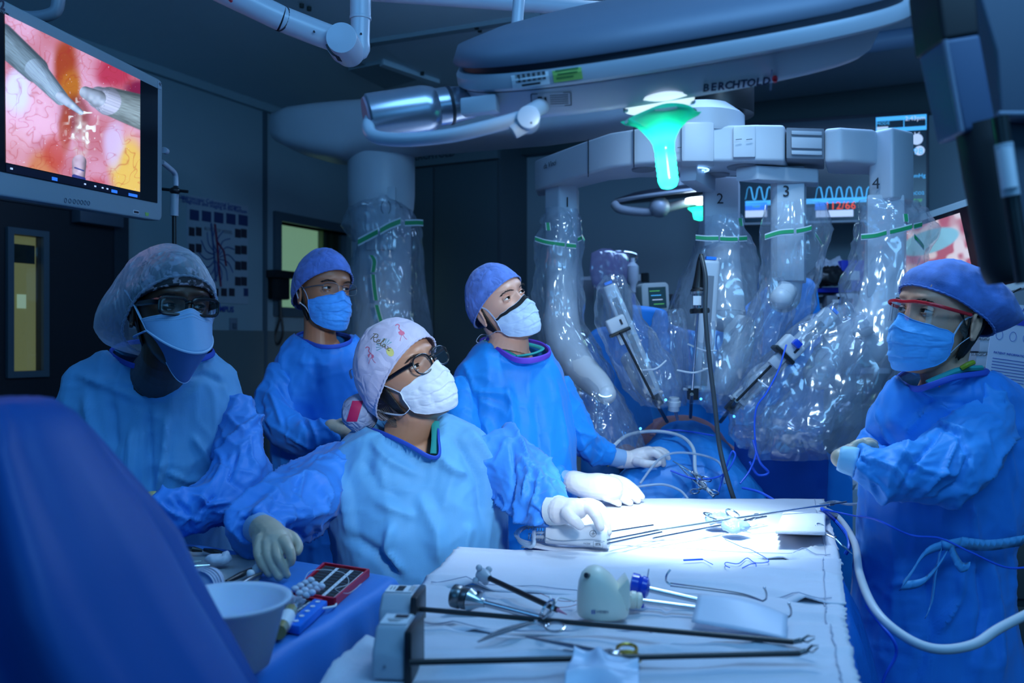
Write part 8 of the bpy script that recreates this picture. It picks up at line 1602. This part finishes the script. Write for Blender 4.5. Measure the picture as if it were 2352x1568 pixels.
am = thing('anaesthesia_monitor', 'small cream-framed patient monitor beside the drip stand', 'monitor', P(1497, 720, 4.0)); MA = facing(1499, 684, 4.0, yaw=.25) @ Matrix.Rotation(.06, 4, 'Z'); g = G(); g.prism(rrect(.135, .135, .02), MA, .07); g.build('casing', mat('cream_plastic', (.55, .58, .55), .4), am, bevel=.006); g = G(); g.box((.008, .0, .036), (.085, .095, .002), MA); s_ = g.build('screen', mat('am_screen', (.01, .02, .03), .2, emit=(.01, .05, .08), estr=.6), am)
for k, yy in enumerate((.03, .01, -.01, -.03)): g = G(); g.box((-.005+.006*k, yy, .038), (.05, .003, .001), MA); g.build('trace', [OR, CY, WH_E, OR][k], s_)
g = G(); c = MA @ Vector((0, -.07, 0)); g.cyl(c, (c.x, c.y, .9), .02, 10); g.build('post', ROB_D, am); g = G(); g.box((0, 0, 0), (.12, .10, .06), facing(1530, 700, 4.1)); g.build('module', BLACKP, am, bevel=.006)
ab = thing('equipment_rail', 'horizontal white rail with black end behind the drip stand', 'rail', P(1400, 645, 4.5)); g = G(); g.beam(P(1334, 644, 4.5), P(1474, 638, 4.4), .04, .035); g.build('rail', ROB, ab, bevel=.004); g = G(); g.beam(P(1474, 638, 4.4), P(1490, 637, 4.39), .045, .045); g.build('end_cap', BLACKP, ab); g = G(); c = P(1345, 644, 4.5); g.box((c.x, c.y, c.z/2), (.08, .08, c.z)); g.build('post', ROB_D, ab)
ac = thing('anaesthesia_machine', 'pale anaesthesia machine behind robot arm one', 'machine', (P(1370, 800, 4.4).x, 4.5, 0)); g = G(); c = P(1372, 800, 4.5); g.box((c.x, 4.6, .70), (.40, .45, 1.30)); g.build('cabinet', mat('machine_pale', (.40, .44, .46), .5), ac, bevel=.03); g = G(); g.box((c.x+.03, 4.36, 1.30), (.3, .04, .18), Matrix.Identity(4)); g.build('panel', ROB_D, ac, bevel=.01); g = G(); g.box((c.x, 4.34, 1.08), (.34, .10, .03)); g.build('shelf', ROB, ac, bevel=.005)
# shelves with bins between arms three and four
sh = thing('supply_shelf', 'supply shelves seen between robot arms three and four', 'shelf', (P(1915, 800, 4.6).x, 4.6, 0)); cx_ = P(1915, 690, 4.6).x
for y in (668, 704, 760, 850): z_ = wz(y, 4.6); g = G(); g.box((cx_, 4.65, z_), (.50, .36, .025)); g.build('shelf_board', ROB if y != 668 else ROB_D, sh)
for s in (-1, 1): g = G(); g.box((cx_+s*.25, 4.65, .95), (.02, .36, 1.9-.2)); g.build('upright', ROB_D, sh)
for k, (x, y, w, h_, m, lab, nm, ct) in enumerate(((1884, 658, .16, .06, mat('bin_blue', (.01, .03, .45), .4), 'flat royal blue bin with white label on the supply shelf', 'bin', 'bin'), (1944, 636, .08, .13, mat('bin_blue', (.01, .03, .45), .4), 'upright royal blue bin at the right end of the shelf', 'bin', 'bin'), (1905, 694, .06, .05, ROB_D, 'grey pack on the second shelf', 'supply_pack', 'pack'), (1930, 692, .07, .06, LABELW, 'white pack on the second shelf', 'supply_pack', 'pack'))):
    g = G(); c = P(x, y, 4.5); g.box(tuple(c), (w*1.6, .2, h_*1.2)); o = tag(g.build(nm, m, bevel=.006), lab, ct)
    g = G(); g.box((c.x, c.y-.102, c.z), (w*.7, .004, h_*.35)); g.build('label', LABELW if m is not LABELW else ROB_D, o)
g = G(); g.ball(P(1912, 620, 4.5), (.10, .08, .055), 18); me = g.remesh(.008, 1); a = coords(me); nr = normals(me); setco(me, a+nr*(crumple(a, 16, 3)*.05)[:, None]); tag(meshobj('gauze_heap', me, mat('gauze_grey', (.40, .44, .52), .8)), 'crumpled pale wrap on top of the supply shelf', 'wrap')
g = G(); g.ball(P(1902, 640, 4.45), (.13, .08, .055), 18); me = g.remesh(.008, 1); a = coords(me); nr = normals(me); setco(me, a+nr*(crumple(a, 16, 9)*.05)[:, None]); tag(meshobj('cable_heap', me, BLACKP), 'dark tangle of cables on the supply shelf', 'cables')
# ------------------------------------------------------------------ right edge: drawers, papers, label boxes
dc = thing('drawer_cabinet', 'dark drawer cabinet behind the right woman', 'cabinet', (P(2400, 1200, 3.1).x, 3.2, 0)); x0c = P(2235, 1000, 3.0).x; g = G(); g.box((x0c+.40, 3.3, .62), (.8, .55, 1.22)); g.build('carcass', mat('cabinet_black', (.03, .04, .045), .5), dc, smooth=0)
for z0, z1 in ((1.02, 1.20), (.80, .99), (.56, .77), (.30, .53), (.05, .27)):
    g = G(); g.box((x0c+.40, 3.02, (z0+z1)/2), (.77, .02, z1-z0)); dd = g.build('drawer', mat('drawer_dark', (.045, .06, .065), .45), dc, bevel=.004); g = G(); g.box((x0c+.40, 3.0, z1-.04), (.16, .02, .012)); g.build('handle', STEEL_D, dd)
for k, (x, y, lab) in enumerate(((2262, 790, 'upper white box with red band behind the right woman'), (2254, 826, 'lower white box with red band behind the right woman'))):
    g = G(); c = P(x, y, 3.0); g.box(tuple(c), (.12, .16, .048)); o = tag(g.build('supply_box', mat('box_white', (.34, .38, .46), .6), bevel=.002), lab, 'box'); g = G(); g.box((c.x+.015, c.y-.0815, c.z-.006), (.075, .003, .026)); g.build('red_band', mat('band_red', (.40, .02, .04), .5), o); text('SURGICAL', facing(x-2, y-12, 2.916), .014, INK, o, 'lettering')
z_ = wz(846, 3.0); g = G(); g.box((x0c+.10, 3.0, z_), (.5, .3, .02)); g.box((x0c+.3, 3.12, z_/2), (.03, .03, z_)); tag(g.build('wall_shelf', ROB_D), 'grey shelf below the two red-banded boxes', 'shelf')
pp_ = thing('hanging_sheet', 'printed paper sheet with blue band hanging at the right edge', 'paper', P(2320, 900, 2.55)); MP = facing(2322, 800, 2.55) @ Matrix.Rotation(-.14, 4, 'Z'); g = G(); g.box((0, 0, 0), (.13, .26, .002), MP); g.build('sheet', mat('sheet_pale', (.42, .46, .58), .6), pp_); g = G(); g.box((0, .085, .0015), (.13, .030, .001), MP); g.build('blue_band', mat('band_blue', (.02, .04, .35), .5), pp_)
g = G()
for k in range(8): g.box((0, -.035-.009*k, .0015), (.10, .0015, .001), MP)
for k in range(3): g.tube([MP @ Vector((-.04+.04*k+.010*math.cos(a), .035+.014*math.sin(a), .0015)) for a in np.linspace(0, 2*PI, 13)], .0006, 4, caps=False)
g.build('print_line', mat('ink_blue', (.02, .06, .35), .5), pp_); text('PATIENT INFORMATION', MP @ Matrix.Translation((0, -.018, .0018)), .009, mat('ink_blue', (.02, .06, .35), .5), pp_, 'lettering'); text('HBA', MP @ Matrix.Translation((.01, .115, .0018)), .016, mat('ink_blue', (.02, .06, .35), .5), pp_, 'lettering')
g = G(); g.tube(smooth_curve([MP @ Vector((-.02, .128, 0)), P(2300, 690, 2.55), P(2325, 672, 2.55), P(2345, 662, 2.55)], 5), .003, 6); g.build('hanger', BLACKP, pp_)
bbx = P(2236, 560, 4.0); g = G(); g.box(tuple(bbx), (.12, .12, .09)); o = tag(g.build('carton', mat('carton_brown', (.20, .13, .06), .7), bevel=.004), 'brown carton behind the small tilted monitor', 'carton'); g = G(); g.box((bbx.x, bbx.y-.06, bbx.z), (.05, .004, .04)); g.build('label', LABELW, o)
g = G(); g.box((bbx.x, 4.05, bbx.z-.06), (.5, .3, .03)); g.box((bbx.x+.2, 4.15, (bbx.z-.06)/2), (.03, .03, bbx.z-.08)); tag(g.build('wall_shelf', ROB_D), 'grey shelf carrying the brown carton', 'shelf')
# ------------------------------------------------------------------ out-of-focus boom close to the camera, top right
bo = thing('equipment_boom', 'out-of-focus dark equipment boom hanging at the top right', 'boom', P(2260, 200, 1.15))
def slab(name, q, d, t, m, bev=.006):
    vs = [P(x, y, d) for x, y in q]; n = len(vs); g = G(); g.add(vs+[v+Vector((0, t, 0)) for v in vs], [tuple(range(n)), tuple(range(2*n-1, n-1, -1))]+[(i, n+i, n+(i+1) % n, (i+1) % n) for i in range(n)]); return g.build(name, m, bo, bevel=bev, seg=3)
slab('back_panel', [(2235, -60), (2460, -60), (2460, 270), (2300, 262), (2290, 118)], 1.35, .05, mat('boom_panel', (.035, .06, .10), .6))
slab('lower_panel', [(2290, 262), (2460, 262), (2460, 640), (2345, 640)], 1.40, .04, mat('boom_panel_low', (.03, .05, .08), .6))
slab('upper_sleeve', [(2150, -60), (2240, -60), (2252, 78), (2168, 92)], 1.10, .08, mat('boom_black', (.008, .008, .012), .6))
slab('metal_sleeve', [(2168, 90), (2252, 76), (2290, 285), (2214, 305)], 1.10, .07, mat('boom_metal', (.05, .09, .18), .5))
g = G(); g.cyl(P(2170, 92, 1.08), P(2208, 302, 1.08), .0035, 10); g.build('edge_trim', mat('boom_edge', (.16, .20, .28), .5), bo)
g = G(); v, r = chain([(2245, 285, 1.12, 48), (2268, 400, 1.12, 52), (2288, 520, 1.12, 50), (2302, 615, 1.12, 46), (2306, 650, 1.12, 34)], 5); g.tube(v, r, 28); g.build('padded_handle', mat('boom_black', (.008, .008, .012), .6), bo, smooth=60)
g = G(); g.cyl(P(2296, 268, 1.06), P(2352, 650, 1.06), .0095, 16); g.build('side_rod', BLACKP, bo); g = G(); g.cyl(P(2305, 330, 1.055), P(2322, 450, 1.055), .0105, 16); g.build('rod_sleeve', GREYP, bo); g = G(); g.cyl(P(2307, 342, 1.050), P(2320, 432, 1.050), .0085, 16); g.build('white_sticker', mat('sticker_white', (.8, .8, .85), .4), bo)
g = G(); g.cyl(P(2292, 262, 1.07), P(2360, 262, 1.07), .004, 10); g.build('top_bar', mat('boom_edge', (.16, .20, .28), .5), bo)
# ------------------------------------------------------------------ tidy origins so every piece turns about its own middle
def recentre():
    used = {}
    for o in bpy.data.objects:
        if o.type == 'MESH': used[o.data.name] = used.get(o.data.name, 0)+1
    for o in list(bpy.data.objects):
        if o.type != 'MESH' or o.children or used[o.data.name] > 1 or len(o.data.vertices) == 0: continue
        if o.location.length > 1e-6 or o.rotation_euler.to_quaternion().angle > 1e-6: continue
        a = coords(o.data); c = (a.min(0)+a.max(0))/2
        if o.parent is None: c[2] = a[:, 2].min()
        setco(o.data, a-c); o.location = Vector(c)
recentre()
